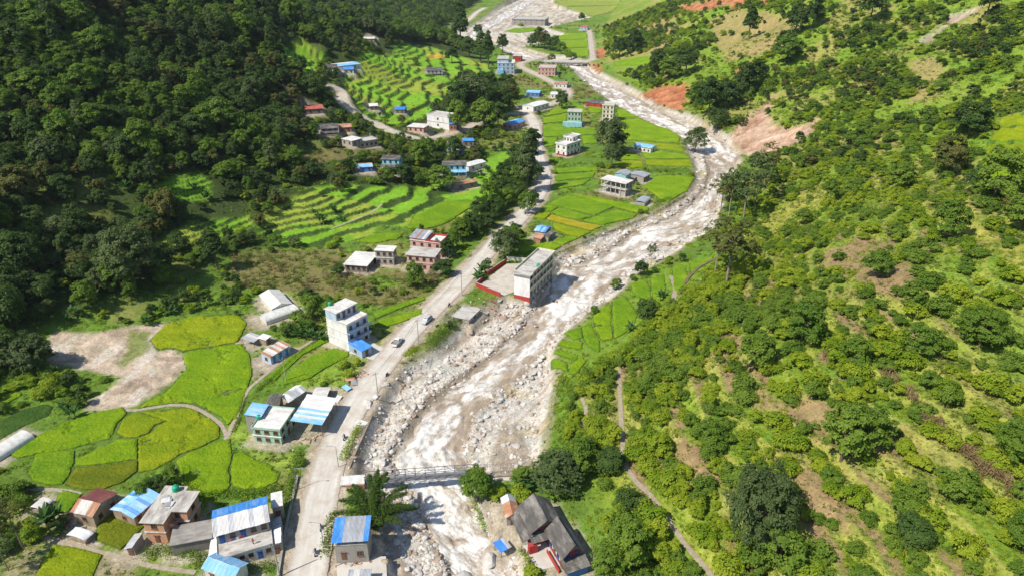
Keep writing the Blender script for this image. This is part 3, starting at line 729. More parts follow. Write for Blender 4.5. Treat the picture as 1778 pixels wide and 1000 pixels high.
# a wider, coarser sheet carries the land out of sight in every direction
_xs = np.linspace(-4200, 4200, 85); _ys = np.linspace(-1500, 6000, 76)
_X, _Y = np.meshgrid(_xs, _ys)
_Z = base_height(_X, np.maximum(_Y, 40)) - 6
_in = (_Y > 60) & (_Y < 2700) & (np.abs(_X) < halfw(_Y)-100)
_Z = np.where(_in, np.minimum(_Z-25, -20), np.minimum(_Z, 420))
_i = np.arange(_X.size).reshape(_X.shape)
_F2 = np.stack([_i[:-1, :-1], _i[:-1, 1:], _i[1:, 1:], _i[1:, :-1]], -1).reshape(-1, 4)
g2 = place('hills', np_mesh('hills', np.stack([_X, _Y, _Z], -1).reshape(-1, 3), _F2, mat('far_forest', (.05, .08, .025), .95, .4, .02), True))
tag(g2, 'wooded hills beyond the valley sides', kind='structure')

# ------------------------------------------------------------------ road ribbons
def ribbon(name, P, w, m, lift, label, kerb=0.0, jag=0.25, kind='structure', thick=0.25):
    P = smooth_line(P, 3); d = np.gradient(P[:, :2], axis=0); d /= np.linalg.norm(d, axis=1)[:, None]+1e-9
    nrm = np.stack([-d[:, 1], d[:, 0]], 1); n = len(P)
    offs = np.array([-1, -.96, -.33, .33, .96, 1])
    V = []
    for k, o in enumerate(offs):
        ww = o*w/2*np.ones(n)
        if abs(o) > .9: ww = ww + np.sign(o)*(rng.random(n)-.5)*jag
        zz = P[:, 2]+lift - (thick if abs(o) == 1 else 0)
        V.append(np.stack([P[:, 0]+nrm[:, 0]*ww, P[:, 1]+nrm[:, 1]*ww, zz], 1))
    V = np.stack(V, 1); ii = np.arange(n*len(offs)).reshape(n, len(offs))
    F = np.stack([ii[:-1, 1:], ii[:-1, :-1], ii[1:, :-1], ii[1:, 1:]], -1).reshape(-1, 4)
    ll = np.concatenate([[0], np.cumsum(np.hypot(*np.diff(P[:, :2], axis=0).T))]); lane = np.stack([np.repeat((offs*w/2)[None], n, 0), np.repeat(ll[:, None], len(offs), 1), np.zeros((n, len(offs)))], -1)
    o = place(name, np_mesh(name, V.reshape(-1, 3), F, m, False, {'lane': ('FLOAT_VECTOR', lane.reshape(-1, 3))}))
    return tag(o, label, kind=kind)
def road_mat(name, base, dirt):
    m, nt, b = _nodes(name); at = nd(nt, 'ShaderNodeAttribute'); at.attribute_name = 'lane'
    n1_ = noise_node(nt, .5, 5, .7, at.outputs['Vector'], (1.6, .10, 1)); n2_ = noise_node(nt, .18, 5, .7, at.outputs['Vector']); n3_ = noise_node(nt, 1.4, 5, .7, at.outputs['Vector'])
    sx = nd(nt, 'ShaderNodeSeparateXYZ'); lk(nt, at.outputs['Vector'], sx.inputs[0])
    o = ramp(nt, n1_.outputs['Fac'], [(.3, tuple(x*.80 for x in base)), (.7, tuple(min(1, x*1.10) for x in base))]).outputs[0]
    f = ramp(nt, n2_.outputs['Fac'], [(.46, (0, 0, 0)), (.64, (.75, .75, .75))]); o = mixc(nt, f.outputs[0], o, dirt)
    ab = nd(nt, 'ShaderNodeMath', operation='ABSOLUTE'); lk(nt, sx.outputs[0], ab.inputs[0]); ad = nd(nt, 'ShaderNodeMath', operation='MULTIPLY_ADD'); ad.inputs[1].default_value = 2.2; lk(nt, n3_.outputs['Fac'], ad.inputs[0]); lk(nt, ab.outputs[0], ad.inputs[2])
    e = nd(nt, 'ShaderNodeMapRange'); e.inputs['From Min'].default_value = 3.9; e.inputs['From Max'].default_value = 5.0; e.inputs['To Max'].default_value = .9; lk(nt, ad.outputs[0], e.inputs['Value'])
    o = mixc(nt, e.outputs[0], o, tuple(x*.85 for x in dirt)); lk(nt, o, b.inputs['Base Color']); b.inputs['Roughness'].default_value = .92; b.inputs['Specular IOR Level'].default_value = .2
    bump(nt, b, n3_.outputs['Fac'], .25, .06); return m
M_ROAD = road_mat('road_concrete', (.60, .565, .505), (.44, .37, .29))
M_TRACK = mat('track_gravel', (.50, .45, .37), .95, .25, .5, (.36, .29, .2), .5)
M_PATH = mat('path_stone', (.39, .33, .25), .95, .3, 1.2, (.25, .2, .13), .5)
for nm, lab in (('main', 'pale dusty concrete road running along the river'), ('upstream', 'narrow pale road curving up to the road bridge'), ('fields', 'dirt track beside the far paddies'),
                ('hillside', 'pale dirt track climbing the terraced hillside'), ('far', 'far pale road above the river with a cut bank')):
    ribbon('road', road_pts[nm], ROADS[nm][1], M_ROAD if nm in ('main', 'far') else M_TRACK, {'main': .02, 'upstream': .035, 'fields': .03, 'hillside': .05, 'far': .03}[nm], lab)
for (P, w), lab in zip(path_pts, ['stone footpath looping between the rice paddies', 'stone edged channel path up to the blue house', 'narrow concrete footpath along the lower fields', 'faint footpath left of the red roofed stone house',
                                  'stone footpath between the far bank rice plots', 'bare dirt footpath down the orchard slope', 'short worn path on the far bank', 'footpath over the terraces above the grey houses', 'path in front of the turquoise houses']):
    ribbon('path', P, w, M_PATH, .06, lab)

# ------------------------------------------------------------------ river water
flow_l = smooth_line(plane_poly(WAT_L, -3.4), 4); flow_r = smooth_line(plane_poly(WAT_R[::-1], -3.4), 4)
def resamp(P, n):
    s = np.concatenate([[0], np.cumsum(np.hypot(*np.diff(P, axis=0).T))]); t = np.linspace(0, s[-1], n)
    return np.stack([np.interp(t, s, P[:, 0]), np.interp(t, s, P[:, 1])], 1)
# banks paired by travel along the river, geometric in distance from the camera
k1 = resamp(flow_l, 3000); k2 = resamp(flow_r, 3000)
seg = np.hypot(*np.diff((k1+k2)/2, axis=0).T); S = np.concatenate([[0], np.cumsum(seg)])
NS, NN = 900, 44
tt = S[-1]*(np.exp(np.linspace(0, 3.2, NS))-1)/(np.exp(3.2)-1)
Lx = np.stack([np.interp(tt, S, k1[:, i]) for i in (0, 1)], 1); Rx = np.stack([np.interp(tt, S, k2[:, i]) for i in (0, 1)], 1)
q = np.linspace(-.06, 1.06, NN)
WX = Lx[:, None, 0]*(1-q)+Rx[:, None, 0]*q; WY = Lx[:, None, 1]*(1-q)+Rx[:, None, 1]*q
SS = np.repeat(tt[:, None], NN, 1); wid = np.hypot(*(Lx-Rx).T)[:, None]; NNc = q[None, :]*wid
turb = fbm(SS/16, NNc/5, 201, 3)
foam = fbm(SS/3.6+fbm(SS/5, NNc/4, 203)*2.6, NNc/2.2+fbm(SS/5, NNc/3, 205)*2.4, 207, 4)
edge = np.minimum(q, 1-q)[None, :]
foam = foam + (turb-.5)*.7 + .10*sstep(0.0, .35, edge) - .12*(1-sstep(.02, .2, edge))
# the falls under the footbridge and beside the school are the wildest
bx, by = at_plane(800, 900, -3.4); foam = foam + .10*np.exp(-((WX-bx)**2+(WY-by)**2)/(2*14**2))
bx, by = at_plane(975, 520, -3.4); foam = foam + .10*np.exp(-((WX-bx)**2+(WY-by)**2)/(2*18**2))
wz = -3.45 + (fbm(SS/3.2, NNc/2.4, 211, 3)-.5)*1.7*sstep(.0, .15, edge+.06) + (turb-.5)*.7 + (fbm(SS/1.3, NNc/.8, 213, 2)-.5)*.7
def make_water_mat():
    m, nt, b = _nodes('river_water')
    at = nd(nt, 'ShaderNodeAttribute'); at.attribute_name = 'foam'
    fl = nd(nt, 'ShaderNodeAttribute'); fl.attribute_name = 'flow'
    n = noise_node(nt, .9, 6, .74, fl.outputs['Vector'], (.7, 1.0, 1)); n.inputs['Distortion'].default_value = 2.4
    n2_ = noise_node(nt, .22, 4, .6, fl.outputs['Vector'], (.3, 1, 1))
    ad = nd(nt, 'ShaderNodeMath', operation='MULTIPLY_ADD'); ad.inputs[1].default_value = 1.25
    lk(nt, n.outputs['Fac'], ad.inputs[0]); lk(nt, at.outputs['Fac'], ad.inputs[2])
    f = ramp(nt, ad.outputs[0], [(.0, (0, 0, 0)), (1, (1, 1, 1))])
    mr = nd(nt, 'ShaderNodeMapRange'); mr.inputs['From Min'].default_value = 1.115; mr.inputs['From Max'].default_value = 1.39; lk(nt, ad.outputs[0], mr.inputs['Value'])
    nf = noise_node(nt, 1.5, 3, .55, fl.outputs['Vector'], (.65, 1.0, 1)); nf.inputs['Distortion'].default_value = 3.2
    ab_ = nd(nt, 'ShaderNodeMath', operation='SUBTRACT'); ab_.inputs[1].default_value = .5; lk(nt, nf.outputs['Fac'], ab_.inputs[0]); a2 = nd(nt, 'ShaderNodeMath', operation='ABSOLUTE'); lk(nt, ab_.outputs[0], a2.inputs[0])
    fr = nd(nt, 'ShaderNodeMapRange'); fr.inputs['From Min'].default_value = .0; fr.inputs['From Max'].default_value = .055; fr.inputs['To Min'].default_value = .75; fr.inputs['To Max'].default_value = 0; lk(nt, a2.outputs[0], fr.inputs['Value'])
    fm_ = nd(nt, 'ShaderNodeMapRange'); fm_.inputs['From Min'].default_value = .36; fm_.inputs['From Max'].default_value = .5; lk(nt, at.outputs['Fac'], fm_.inputs['Value'])
    ml = nd(nt, 'ShaderNodeMath', operation='MULTIPLY'); lk(nt, fr.outputs[0], ml.inputs[0]); lk(nt, fm_.outputs[0], ml.inputs[1])
    mx = nd(nt, 'ShaderNodeMath', operation='MAXIMUM'); lk(nt, mr.outputs[0], mx.inputs[0]); lk(nt, ml.outputs[0], mx.inputs[1])
    mud = ramp(nt, n2_.outputs['Fac'], [(.35, (.33, .255, .175)), (.65, (.46, .375, .28))])
    o = mixc(nt, mx.outputs[0], mud.outputs[0], (.81, .79, .745)); lk(nt, o, b.inputs['Base Color'])
    rr = nd(nt, 'ShaderNodeMapRange'); rr.inputs['To Min'].default_value = .3; rr.inputs['To Max'].default_value = .9; lk(nt, mr.outputs[0], rr.inputs['Value']); lk(nt, rr.outputs[0], b.inputs['Roughness'])
    b.inputs['Specular IOR Level'].default_value = .4
    bump(nt, b, n.outputs['Fac'], .9, .45)
    return m
ii = np.arange(NS*NN).reshape(NS, NN)
F = np.stack([ii[:-1, :-1], ii[:-1, 1:], ii[1:, 1:], ii[1:, :-1]], -1).reshape(-1, 4)
w = place('river', np_mesh('river', np.stack([WX, WY, wz], -1).reshape(-1, 3), F, make_water_mat(), True,
          {'foam': ('FLOAT', foam.ravel()), 'flow': ('FLOAT_VECTOR', np.stack([SS, NNc, 0*SS], -1).reshape(-1, 3))}))
tag(w, 'muddy brown river churned white with foam', kind='structure')

# ------------------------------------------------------------------ rice canopies
TINT = {'gold': ((.27, .35, .008), (.35, .41, .015)), 'lime': ((.22, .36, .008), (.29, .43, .015)), 'green': ((.185, .33, .010), (.26, .40, .018)), 'olive': ((.17, .21, .010), (.23, .27, .015)),
        'dark': ((.06, .13, .02), (.10, .18, .03)), 'amber': ((.42, .36, .02), (.48, .40, .04)), 'pale': ((.30, .36, .06), (.36, .40, .09))}
def rice_mat(t):
    n = 'rice_'+t
    if n in MATS: return MATS[n]
    m, nt, b = _nodes(n); tc = nd(nt, 'ShaderNodeTexCoord')
    a = noise_node(nt, .12, 5, .6, tc.outputs['Object']); c = noise_node(nt, 2.4, 4, .8, tc.outputs['Object']); e = noise_node(nt, .35, 3, .6, tc.outputs['Object'], (.3, 1, 1))
    o = ramp(nt, a.outputs['Fac'], [(.28, tuple(q_*m_ for q_, m_ in zip(TINT[t][0], (.72, .86, 1)))), (.5, TINT[t][0]), (.72, TINT[t][1])]).outputs[0]
    g1 = ramp(nt, c.outputs['Fac'], [(.3, (.55, .6, .5)), (.68, (1.25, 1.2, 1.2))]); o = mixc(nt, .9, o, mixc(nt, 1, o, g1.outputs[0], 'MULTIPLY'))
    g2_ = ramp(nt, e.outputs['Fac'], [(.35, (.85, .9, .8)), (.65, (1.1, 1.05, 1.0))]); o = mixc(nt, 1, o, g2_.outputs[0], 'MULTIPLY')
    lk(nt, o, b.inputs['Base Color']); b.inputs['Roughness'].default_value = .8; b.inputs['Specular IOR Level'].default_value = .15
    bump(nt, b, c.outputs['Fac'], 1.0, .5)
    MATS[n] = m; return m
def in_poly(P, x, y): return sdf(P, x, y)
for P3, tint, lab, on_floor in rice_polys:
    P = P3[:, :2]
    dep = float(np.mean(depth(P3[:, 0], P3[:, 1], P3[:, 2]))); step = max(.55, dep/330)
    B = []
    for a, b_ in zip(P, np.roll(P, -1, 0)):
        n = max(1, int(np.hypot(*(b_-a))/(step*1.3)))
        for k in range(n): B.append(a+(b_-a)*k/n)
    B = np.array(B); B = B + (rng.random(B.shape)-.5)*step*.5
    x0, y0 = P.min(0); x1, y1 = P.max(0)
    gx, gyy = np.meshgrid(np.arange(x0, x1, step), np.arange(y0, y1, step))
    gx = gx.ravel()+(rng.random(gx.size)-.5)*step*.7; gyy = gyy.ravel()+(rng.random(gyy.size)-.5)*step*.7
    sd = sdf(B, gx, gyy); kk = sd > step*.5
    I = np.stack([gx[kk], gyy[kk]], 1); pts = np.concatenate([B, I]); nb = len(B)
    r = delaunay_2d_cdt([Vector(p) for p in pts], [(i, (i+1) % nb) for i in range(nb)], [], 1, 1e-5)
    vv = np.array([tuple(p) for p in r[0]]); ff = [f for f in r[2] if len(f) == 3]
    h = (.5 if dep < 260 else .6)*(.6 if tint in ('dark',) else 1)
    edge_d = sdf(B, vv[:, 0], vv[:, 1])
    lod = sstep(.63, .70, fbm(vv[:, 0]/5.5, vv[:, 1]/5.5, 301))*.45 if tint in ('gold', 'lime') and dep < 230 else 0
    zz = zat(vv[:, 0], vv[:, 1])+h-lod+(rng.random(len(vv))-.5)*.16+(fbm(vv[:, 0]/4, vv[:, 1]/4, 303)-.5)*.3-.22*(edge_d < step*.3)
    V = np.column_stack([vv, zz]); nv = len(V)
    outer = [i for i in range(nv) if edge_d[i] < 1e-3]
    # skirt down to the ground round the rim
    eset = {}
    for f in ff:
        for a, b_ in ((f[0], f[1]), (f[1], f[2]), (f[2], f[0])):
            if (b_, a) in eset: del eset[(b_, a)]
            else: eset[(a, b_)] = 1
    V2 = V.copy(); V2[:, 2] = zat(vv[:, 0], vv[:, 1])-.15
    rim = sorted({a for e in eset for a in e}); rm = {a: nv+i for i, a in enumerate(rim)}
    Vall = np.concatenate([V, V2[rim]]) if rim else V
    F = [tuple(f) for f in ff]
    for (a, b_) in eset: F += [(b_, a, rm[a]), (b_, rm[a], rm[b_])]
    o = place('rice_paddy', np_mesh('rice_paddy', Vall, np.array(F), rice_mat(tint), False))
    tag(o, lab, 'rice paddy', 'rice and crop plots of the valley', 'stuff')

# ------------------------------------------------------------------ buildings
W = {}
def wm(n, c, stain=(.30, .27, .23), amt=.45, var=.16): W[n] = mat('wall_'+n, c, .9, var, .9, stain, amt, (1, 1, .45), .12); return W[n]
wm('white', (.74, .735, .71)); wm('orange', (.60, .31, .19)); wm('cement', (.36, .34, .31), (.2, .18, .16)); wm('dark', (.24, .22, .20), (.14, .12, .1)); wm('skyblue', (.33, .46, .62)); wm('blue', (.08, .22, .55))
wm('turq', (.28, .58, .60)); wm('pink', (.60, .36, .31)); wm('cream', (.72, .70, .54)); wm('mint', (.36, .56, .43)); wm('red', (.42, .045, .042), (.28, .12, .09)); wm('stone', (.35, .28, .2), (.17, .13, .1), .8, .4)
wm('paleblue', (.46, .57, .72)); wm('brick', (.42, .2, .13)); wm('plaster', (.78, .775, .76), (.42, .40, .38), .5)
def rmat(n, c, stain, amt=.5, rough=.5, metal=0.0, var=.28): W[n] = mat('roof_'+n, c, rough, var, 1.1, stain, min(1, amt*1.35), (1, .35, 1), .05, metal, .5)
rmat('tin_blue', (.05, .26, .70), (.25, .42, .66), .5); rmat('tin_light', (.22, .50, .80), (.55, .66, .78), .6); rmat('tin_grey', (.50, .52, .55), (.33, .3, .28), .5, .4, .3); rmat('tin_white', (.74, .75, .75), (.50, .45, .40), .5)
rmat('rust', (.40, .19, .10), (.56, .42, .32), .6, .8); rmat('dark_red', (.24, .075, .065), (.36, .17, .12), .6, .7); rmat('red_tin', (.45, .10, .07), (.55, .3, .25), .5, .6); rmat('slate', (.10, .092, .085), (.26, .245, .22), .75, .8, 0, .5)
rmat('concrete', (.52, .50, .46), (.24, .21, .18), .75, .95, 0, .25); rmat('pale', (.70, .69, .66), (.42, .39, .35), .6, .95); rmat('tarp', (.62, .60, .57), (.45, .42, .38), .6, .7); rmat('plastic', (.66, .66, .62), (.50, .5, .44), .5, .5)
rmat('dusty', (.34, .315, .29), (.18, .165, .15), .7, .95, 0, .25); rmat('tarp_blue', (.03, .22, .75), (.08, .3, .8), .4, .6)
GLASS = mat('window_glass', (.035, .04, .045), .2, .3, 2, bmp=0, spec=.6); WOOD = mat('window_wood', (.20, .10, .06), .8); DOORB = mat('door_blue', (.05, .12, .35), .7); DARK = mat('dark_inside', (.045, .04, .036), .95); POST = mat('post_wood', (.22, .16, .10), .9); STEEL = mat('steel_grey', (.30, .31, .33), .5, metal=.4); TANKG = mat('tank_green', (.02, .36, .20), .5, .15); PAINTR = mat('paint_red', (.55, .05, .04), .7)
_cache = {}
def win_mesh(w, h, fm):
    k = ('w', round(w, 2), round(h, 2), fm.name)
    if k not in _cache:
        b = MB(); t = .09
        b.box((-w/2+t/2, -.03, 0), (t, .12, h)); b.box((w/2-t/2, -.03, 0), (t, .12, h)); b.box((0, -.03, h/2-t/2), (w-2*t, .12, t)); b.box((0, -.03, -h/2+t/2), (w-2*t, .12, t)); b.box((0, -.025, 0), (.06, .10, h-2*t)); b.box((0, -.08, -h/2-.05), (w+.2, .22, .08))
        p = MB(); p.box((0, 0, 0), (w-2*t-.01, .06, h-2*t-.01))
        _cache[k] = (b.mesh('window', fm), p.mesh('pane', GLASS))
    return _cache[k]
def window(root, x, y, z, ang, w=1.15, h=1.25, fm=None, pane=True):
    a, p = win_mesh(w, h, fm or WOOD)
    o = place('window', a, root, (x, y, z), ang); place('pane', p, o); return o
def door(root, x, y, z, ang, w=1.0, h=2.0, m=None):
    k = ('d', w, h, (m or WOOD).name)
    if k not in _cache:
        b = MB(); b.box((0, -.02, h/2), (w, .1, h)); b.box((0, -.05, h/2+.0), (w*.7, .1, h*.8)); b.box((0, -.1, h+.05), (w+.2, .3, .1)); _cache[k] = b.mesh('door', m or WOOD)
    return place('door', _cache[k], root, (x, y, z), ang)
ANG = {'front': 0, 'side': -math.pi/2, 'back': math.pi, 'far': math.pi/2}
def face_pos(x0, x1, y0, y1, face, t):
    if face == 'front': return x0+(x1-x0)*t, y0-.02
    if face == 'side': return x0-.02, y1+(y0-y1)*t
    if face == 'back': return x1+(x0-x1)*t, y1+.02
    return x1+.02, y0+(y1-y0)*t
def openings(root, ext, face, z, n, fm=None, w=1.15, h=1.25, doors=(), dm=None):
    for i in range(n):
        x, y = face_pos(*ext, face, (i+.5)/n)
        if i in doors: door(root, x, y, z-1.5, ANG[face], m=dm)
        else: window(root, x, y, z, ANG[face], w, h, fm)
def sheet_mesh(w, l, m, ridges=4):
    k = ('s', round(w, 2), round(l, 2), m.name)
    if k not in _cache:
        xs = np.linspace(0, w, ridges*2+1); zs = np.where(np.arange(len(xs)) % 2, .05, 0.0)
        V = [(x, yy, z) for yy in (0, l) for x, z in zip(xs, zs)]; n = len(xs)
        me = bpy.data.meshes.new('roof_sheet'); me.from_pydata(V, [], [(i, i+1, n+i+1, n+i) for i in range(n-1)]); me.materials.append(m)
        _cache[k] = me
    return _cache[k]
def slope(roof, O, A, D, mats, near=True, pick=None, wsheet=1.0):
    """sheets laid side by side: O ridge corner, A along the eave, D down the slope (vectors in the roof's frame)"""
    O, A, D = Vector(O), Vector(A), Vector(D); n = max(1, round(A.length/wsheet)) if near else 1
    w = A.length/n; ax = A.normalized(); dy = D.normalized(); nz = ax.cross(dy)
    if nz.z < 0: nz = -nz
    for i in range(n):
        m = pick(i, n) if pick else mats[0] if len(mats) == 1 else random.choice(mats)
        me_ = sheet_mesh(w*1.03, D.length, m, 4 if near else max(4, int(A.length/.8)))
        o = place('roof_sheet', me_, roof); p = O + ax*w*i + nz*(.02+.012*(i % 2))
        jit = random.uniform(-.06, .06) if near else 0
        p = p + dy*jit
        o.matrix_basis = Matrix(((ax.x, dy.x, nz.x, p.x), (ax.y, dy.y, nz.y, p.y), (ax.z, dy.z, nz.z, p.z), (0, 0, 0, 1)))
def root_of(key, name, label, cat='house', group=None):
    p = PLOTS[key]
    r = thing(name, label, cat, (p.c[0], p.c[1], p.z), p.yaw, group)
    return r, p, (-p.Lx/2, p.Lx/2, -p.Ly/2, p.Ly/2)
def block(root, ext, z0, z1, m, name='wall', grow=0):
    x0, x1, y0, y1 = ext; b = MB(); b.box(((x0+x1)/2, (y0+y1)/2, (z0+z1)/2), (x1-x0+grow, y1-y0+grow, z1-z0)); return b.build(name, m, root)
def ring(root, ext, z0, z1, t, m, name='parapet', skip=()):
    x0, x1, y0, y1 = ext
    for f, c, d in (('front', ((x0+x1)/2, y0+t/2), (x1-x0, t)), ('back', ((x0+x1)/2, y1-t/2), (x1-x0, t)), ('side', (x0+t/2, (y0+y1)/2), (t, y1-y0-2*t-.01)), ('far', (x1-t/2, (y0+y1)/2), (t, y1-y0-2*t-.01))):
        if f in skip: continue
        b = MB(); b.box((c[0], c[1], (z0+z1)/2), (d[0], d[1], z1-z0)); b.build(name, m, root)
def flat(key, name, label, wall, storeys=1, roof='concrete', win=None, par=0, over=.35, doors=(0, ), fm=None, band=True, dm=None, ww=1.15, cat='house'):
    r, p, e = root_of(key, name, label, cat)
    H = p.h; fh = H/storeys
    block(r, e, -1.2, H-.16, W[wall])
    x0, x1, y0, y1 = e; oe = (x0-over, x1+over, y0-over, y1+over)
    rf = block(r, oe, H-.16, H, W[roof], 'roof')
    if par: ring(r, oe, H, H+par, .15, W[wall])
    for s in range(storeys):
        if s and band: block(r, (x0-.22, x1+.22, y0-.22, y1+.22), s*fh-.1, s*fh+.1, W[roof if roof != 'tin' else 'concrete'], 'floor_slab')
        for f, L in (('front', x1-x0), ('side', y1-y0)):
            n = max(1, int(L/2.9)) if win is None else win[0 if f == 'front' else 1]
            if p.dep > 420: n = min(n, 6)
            openings(r, e, f, s*fh+fh*.53, n, fm, ww, min(1.3, fh*.42), doors=[d % max(n, 1) for d in doors] if s == 0 and f == 'front' else (), dm=dm)
    return r, p, e
def tin(key, name, label, wall, mats, axis='x', rise=.9, frac=.5, over=.35, open_=False, win=None, mono=False, fm=None, doors=(0,), dm=None, pick=None, backmats=None, cat='house', wz=None):
    """walls (or posts) under a gabled or single-slope roof of metal sheets"""
    r, p, e = root_of(key, name, label, cat)
    x0, x1, y0, y1 = e; H = p.h; near = p.dep < 300
    M = [W[m] for m in mats]; BM = [W[m] for m in (backmats or mats)]
    if axis == 'x': yr = y0+(y1-y0)*frac if not mono else y1
    else: xr = x0+(x1-x0)*frac if not mono else x1
    if open_:
        b = []
        nx = max(2, int((x1-x0)/3.2)+1)
        for i in range(nx):
            for yy in (y0+.1, y1-.1):
                q_ = MB(); q_.tube((x0+.1+(x1-x0-.2)*i/(nx-1), yy, -.6), (x0+.1+(x1-x0-.2)*i/(nx-1), yy, H + (rise if mono and yy > 0 and axis == 'x' else 0)-.05), .08); q_.build('post', POST, r)
    else:
        w_ = MB(); w_.box(((x0+x1)/2, (y0+y1)/2, (H-1.2)/2), (x1-x0, y1-y0, H+1.2))
        if axis == 'x':
            for xx in (x0, x1):
                s_ = .12*(1 if xx == x0 else -1)
                w_.add([(xx, y0, H), (xx, y1, H), (xx, yr, H+rise-.02), (xx+s_, y0, H), (xx+s_, y1, H), (xx+s_, yr, H+rise-.02)], [(0, 1, 2), (3, 5, 4), (0, 2, 5, 3), (1, 4, 5, 2)])
            if mono: w_.box(((x0+x1)/2, y1-.06, H+rise/2), (x1-x0, .12, rise))
        else:
            for yy in (y0, y1):
                s_ = .12*(1 if yy == y0 else -1)
                w_.add([(x0, yy, H), (x1, yy, H), (xr, yy, H+rise-.02), (x0, yy+s_, H), (x1, yy+s_, H), (xr, yy+s_, H+rise-.02)], [(0, 2, 1), (3, 4, 5), (0, 3, 5, 2), (1, 2, 5, 4)])
            if mono: w_.box((x1-.06, (y0+y1)/2, H+rise/2), (.12, y1-y0, rise))
        w_.build('wall', W[wall], r)
        for f, L in (('front', x1-x0), ('side', y1-y0)):
            n = max(1, int(L/3.2)) if win is None else win[0 if f == 'front' else 1]
            if p.dep > 420: n = min(n, 4)
            openings(r, e, f, H*.53, n, fm, 1.0, min(1.1, H*.36), doors=[d % max(n, 1) for d in doors] if f == 'front' else (), dm=dm)
    fb = MB()
    if axis == 'x':
        fb.box(((x0+x1)/2, yr-(.05 if mono else 0), H+rise-.06), (x1-x0+2*over-.02, .1, .08)); fb.box(((x0+x1)/2, y0-over*.6, H-.12-rise*over*.5/(max(yr-y0, .3))), (x1-x0+over, .08, .08))
        rf = fb.build('roof', POST, r)
        k = over*rise/max(yr-y0, .3)
        slope(rf, (x0-over, yr, H+rise), (x1-x0+2*over, 0, 0), (0, y0-yr-over, -rise-k), M, near, pick)
        if not mono:
            k = over*rise/max(y1-yr, .3); slope(rf, (x0-over, yr, H+rise), (x1-x0+2*over, 0, 0), (0, y1-yr+over, -rise-k), BM, near, pick if not backmats else None)
    else:
        fb.box((xr-(.05 if mono else 0), (y0+y1)/2, H+rise-.06), (.1, y1-y0+2*over-.02, .08)); fb.box((x0-over*.6, (y0+y1)/2, H-.12-rise*over*.5/(max(xr-x0, .3))), (.08, y1-y0+over, .08))
        rf = fb.build('roof', POST, r)
        k = over*rise/max(xr-x0, .3)
        slope(rf, (xr, y0-over, H+rise), (0, y1-y0+2*over, 0), (x0-xr-over, 0, -rise-k), M, near, pick)
        if not mono:
            k = over*rise/max(x1-xr, .3); slope(rf, (xr, y0-over, H+rise), (0, y1-y0+2*over, 0), (x1-xr+over, 0, -rise-k), BM, near, pick if not backmats else None)
    return r, p, e
def vault(key, name, label, skin, axis='x', rise=.8, wall='tarp', cat='shed', open_=True):
    r, p, e = root_of(key, name, label, cat); x0, x1, y0, y1 = e; H = p.h; n = 9
    b = MB(); vs = []; segs = 6
    for j in range(segs+1):
        for i in range(n):
            a = math.pi*i/(n-1); u = -math.cos(a); hh = H-rise+rise*math.sin(a)**.8+random.uniform(-.04, .04)
            if axis == 'x': vs.append((x0+(x1-x0)*j/segs, (y0+y1)/2+u*(y1-y0)/2, hh))
            else: vs.append(((x0+x1)/2+u*(x1-x0)/2, y0+(y1-y0)*j/segs, hh))
    m_ = len(vs); vs2 = [(x, y, z-.05) for x, y, z in vs]; fs = []
    for j in range(segs):
        for i in range(n-1):
            a = j*n+i; fs += [(a, a+1, a+n+1, a+n), (m_+a, m_+a+n, m_+a+n+1, m_+a+1)]
    b.add(vs+vs2, fs); b.build('cover', W[skin], r, True)
    if not open_: block(r, (x0+.15, x1-.15, y0+.15, y1-.15), -.6, H-rise+.1, W[wall])
    else:
        for xx in (x0+.1, x1-.1):
            for yy in (y0+.1, y1-.1): q_ = MB(); q_.tube((xx, yy, -.6), (xx, yy, H-rise+.1), .06); q_.build('post', POST, r)
        block(r, (x0+.3, x1-.3, y0+.3, y1-.3), -.5, (H-rise)*.6, W['stone'])
    return r, p, e
def slate_slope(b, O, A, D, n=9, th=.10):
    """stepped courses of slate down one slope"""
    O, A, D = Vector(O), Vector(A), Vector(D); N = A.cross(D).normalized()
    if N.z < 0: N = -N
    for i in range(n):
        p = O+D*(i/n); q_ = O+D*((i+1.06)/n)
        a, b_, c, d = p, p+A, q_+A, q_
        lift = N*(th*.5)
        b.add([a, b_, c+lift, d+lift, a-N*th, b_-N*th, c-N*th*.2, d-N*th*.2], [(0, 1, 2, 3), (4, 7, 6, 5), (3, 2, 6, 7), (0, 3, 7, 4), (1, 5, 6, 2), (0, 4, 5, 1)])
def slate_gable(root, e, H, rise, axis='x', over=.5, name='roof', m='slate'):
    x0, x1, y0, y1 = e; b = MB()
    if axis == 'x':
        yr = (y0+y1)/2; k = over*rise/(yr-y0)
        slate_slope(b, (x0-over, yr, H+rise), (x1-x0+2*over, 0, 0), (0, y0-yr-over, -rise-k)); slate_slope(b, (x0-over, yr, H+rise), (x1-x0+2*over, 0, 0), (0, y1-yr+over, -rise-k))
        b.box(((x0+x1)/2, yr, H+rise+.06), (x1-x0+2*over, .3, .1))
    else:
        xr = (x0+x1)/2; k = over*rise/(xr-x0)
        slate_slope(b, (xr, y0-over, H+rise), (0, y1-y0+2*over, 0), (x0-xr-over, 0, -rise-k)); slate_slope(b, (xr, y0-over, H+rise), (0, y1-y0+2*over, 0), (x1-xr+over, 0, -rise-k))
        b.box((xr, (y0+y1)/2, H+rise+.06), (.3, y1-y0+2*over, .1))
    return b.build(name, W[m], root)
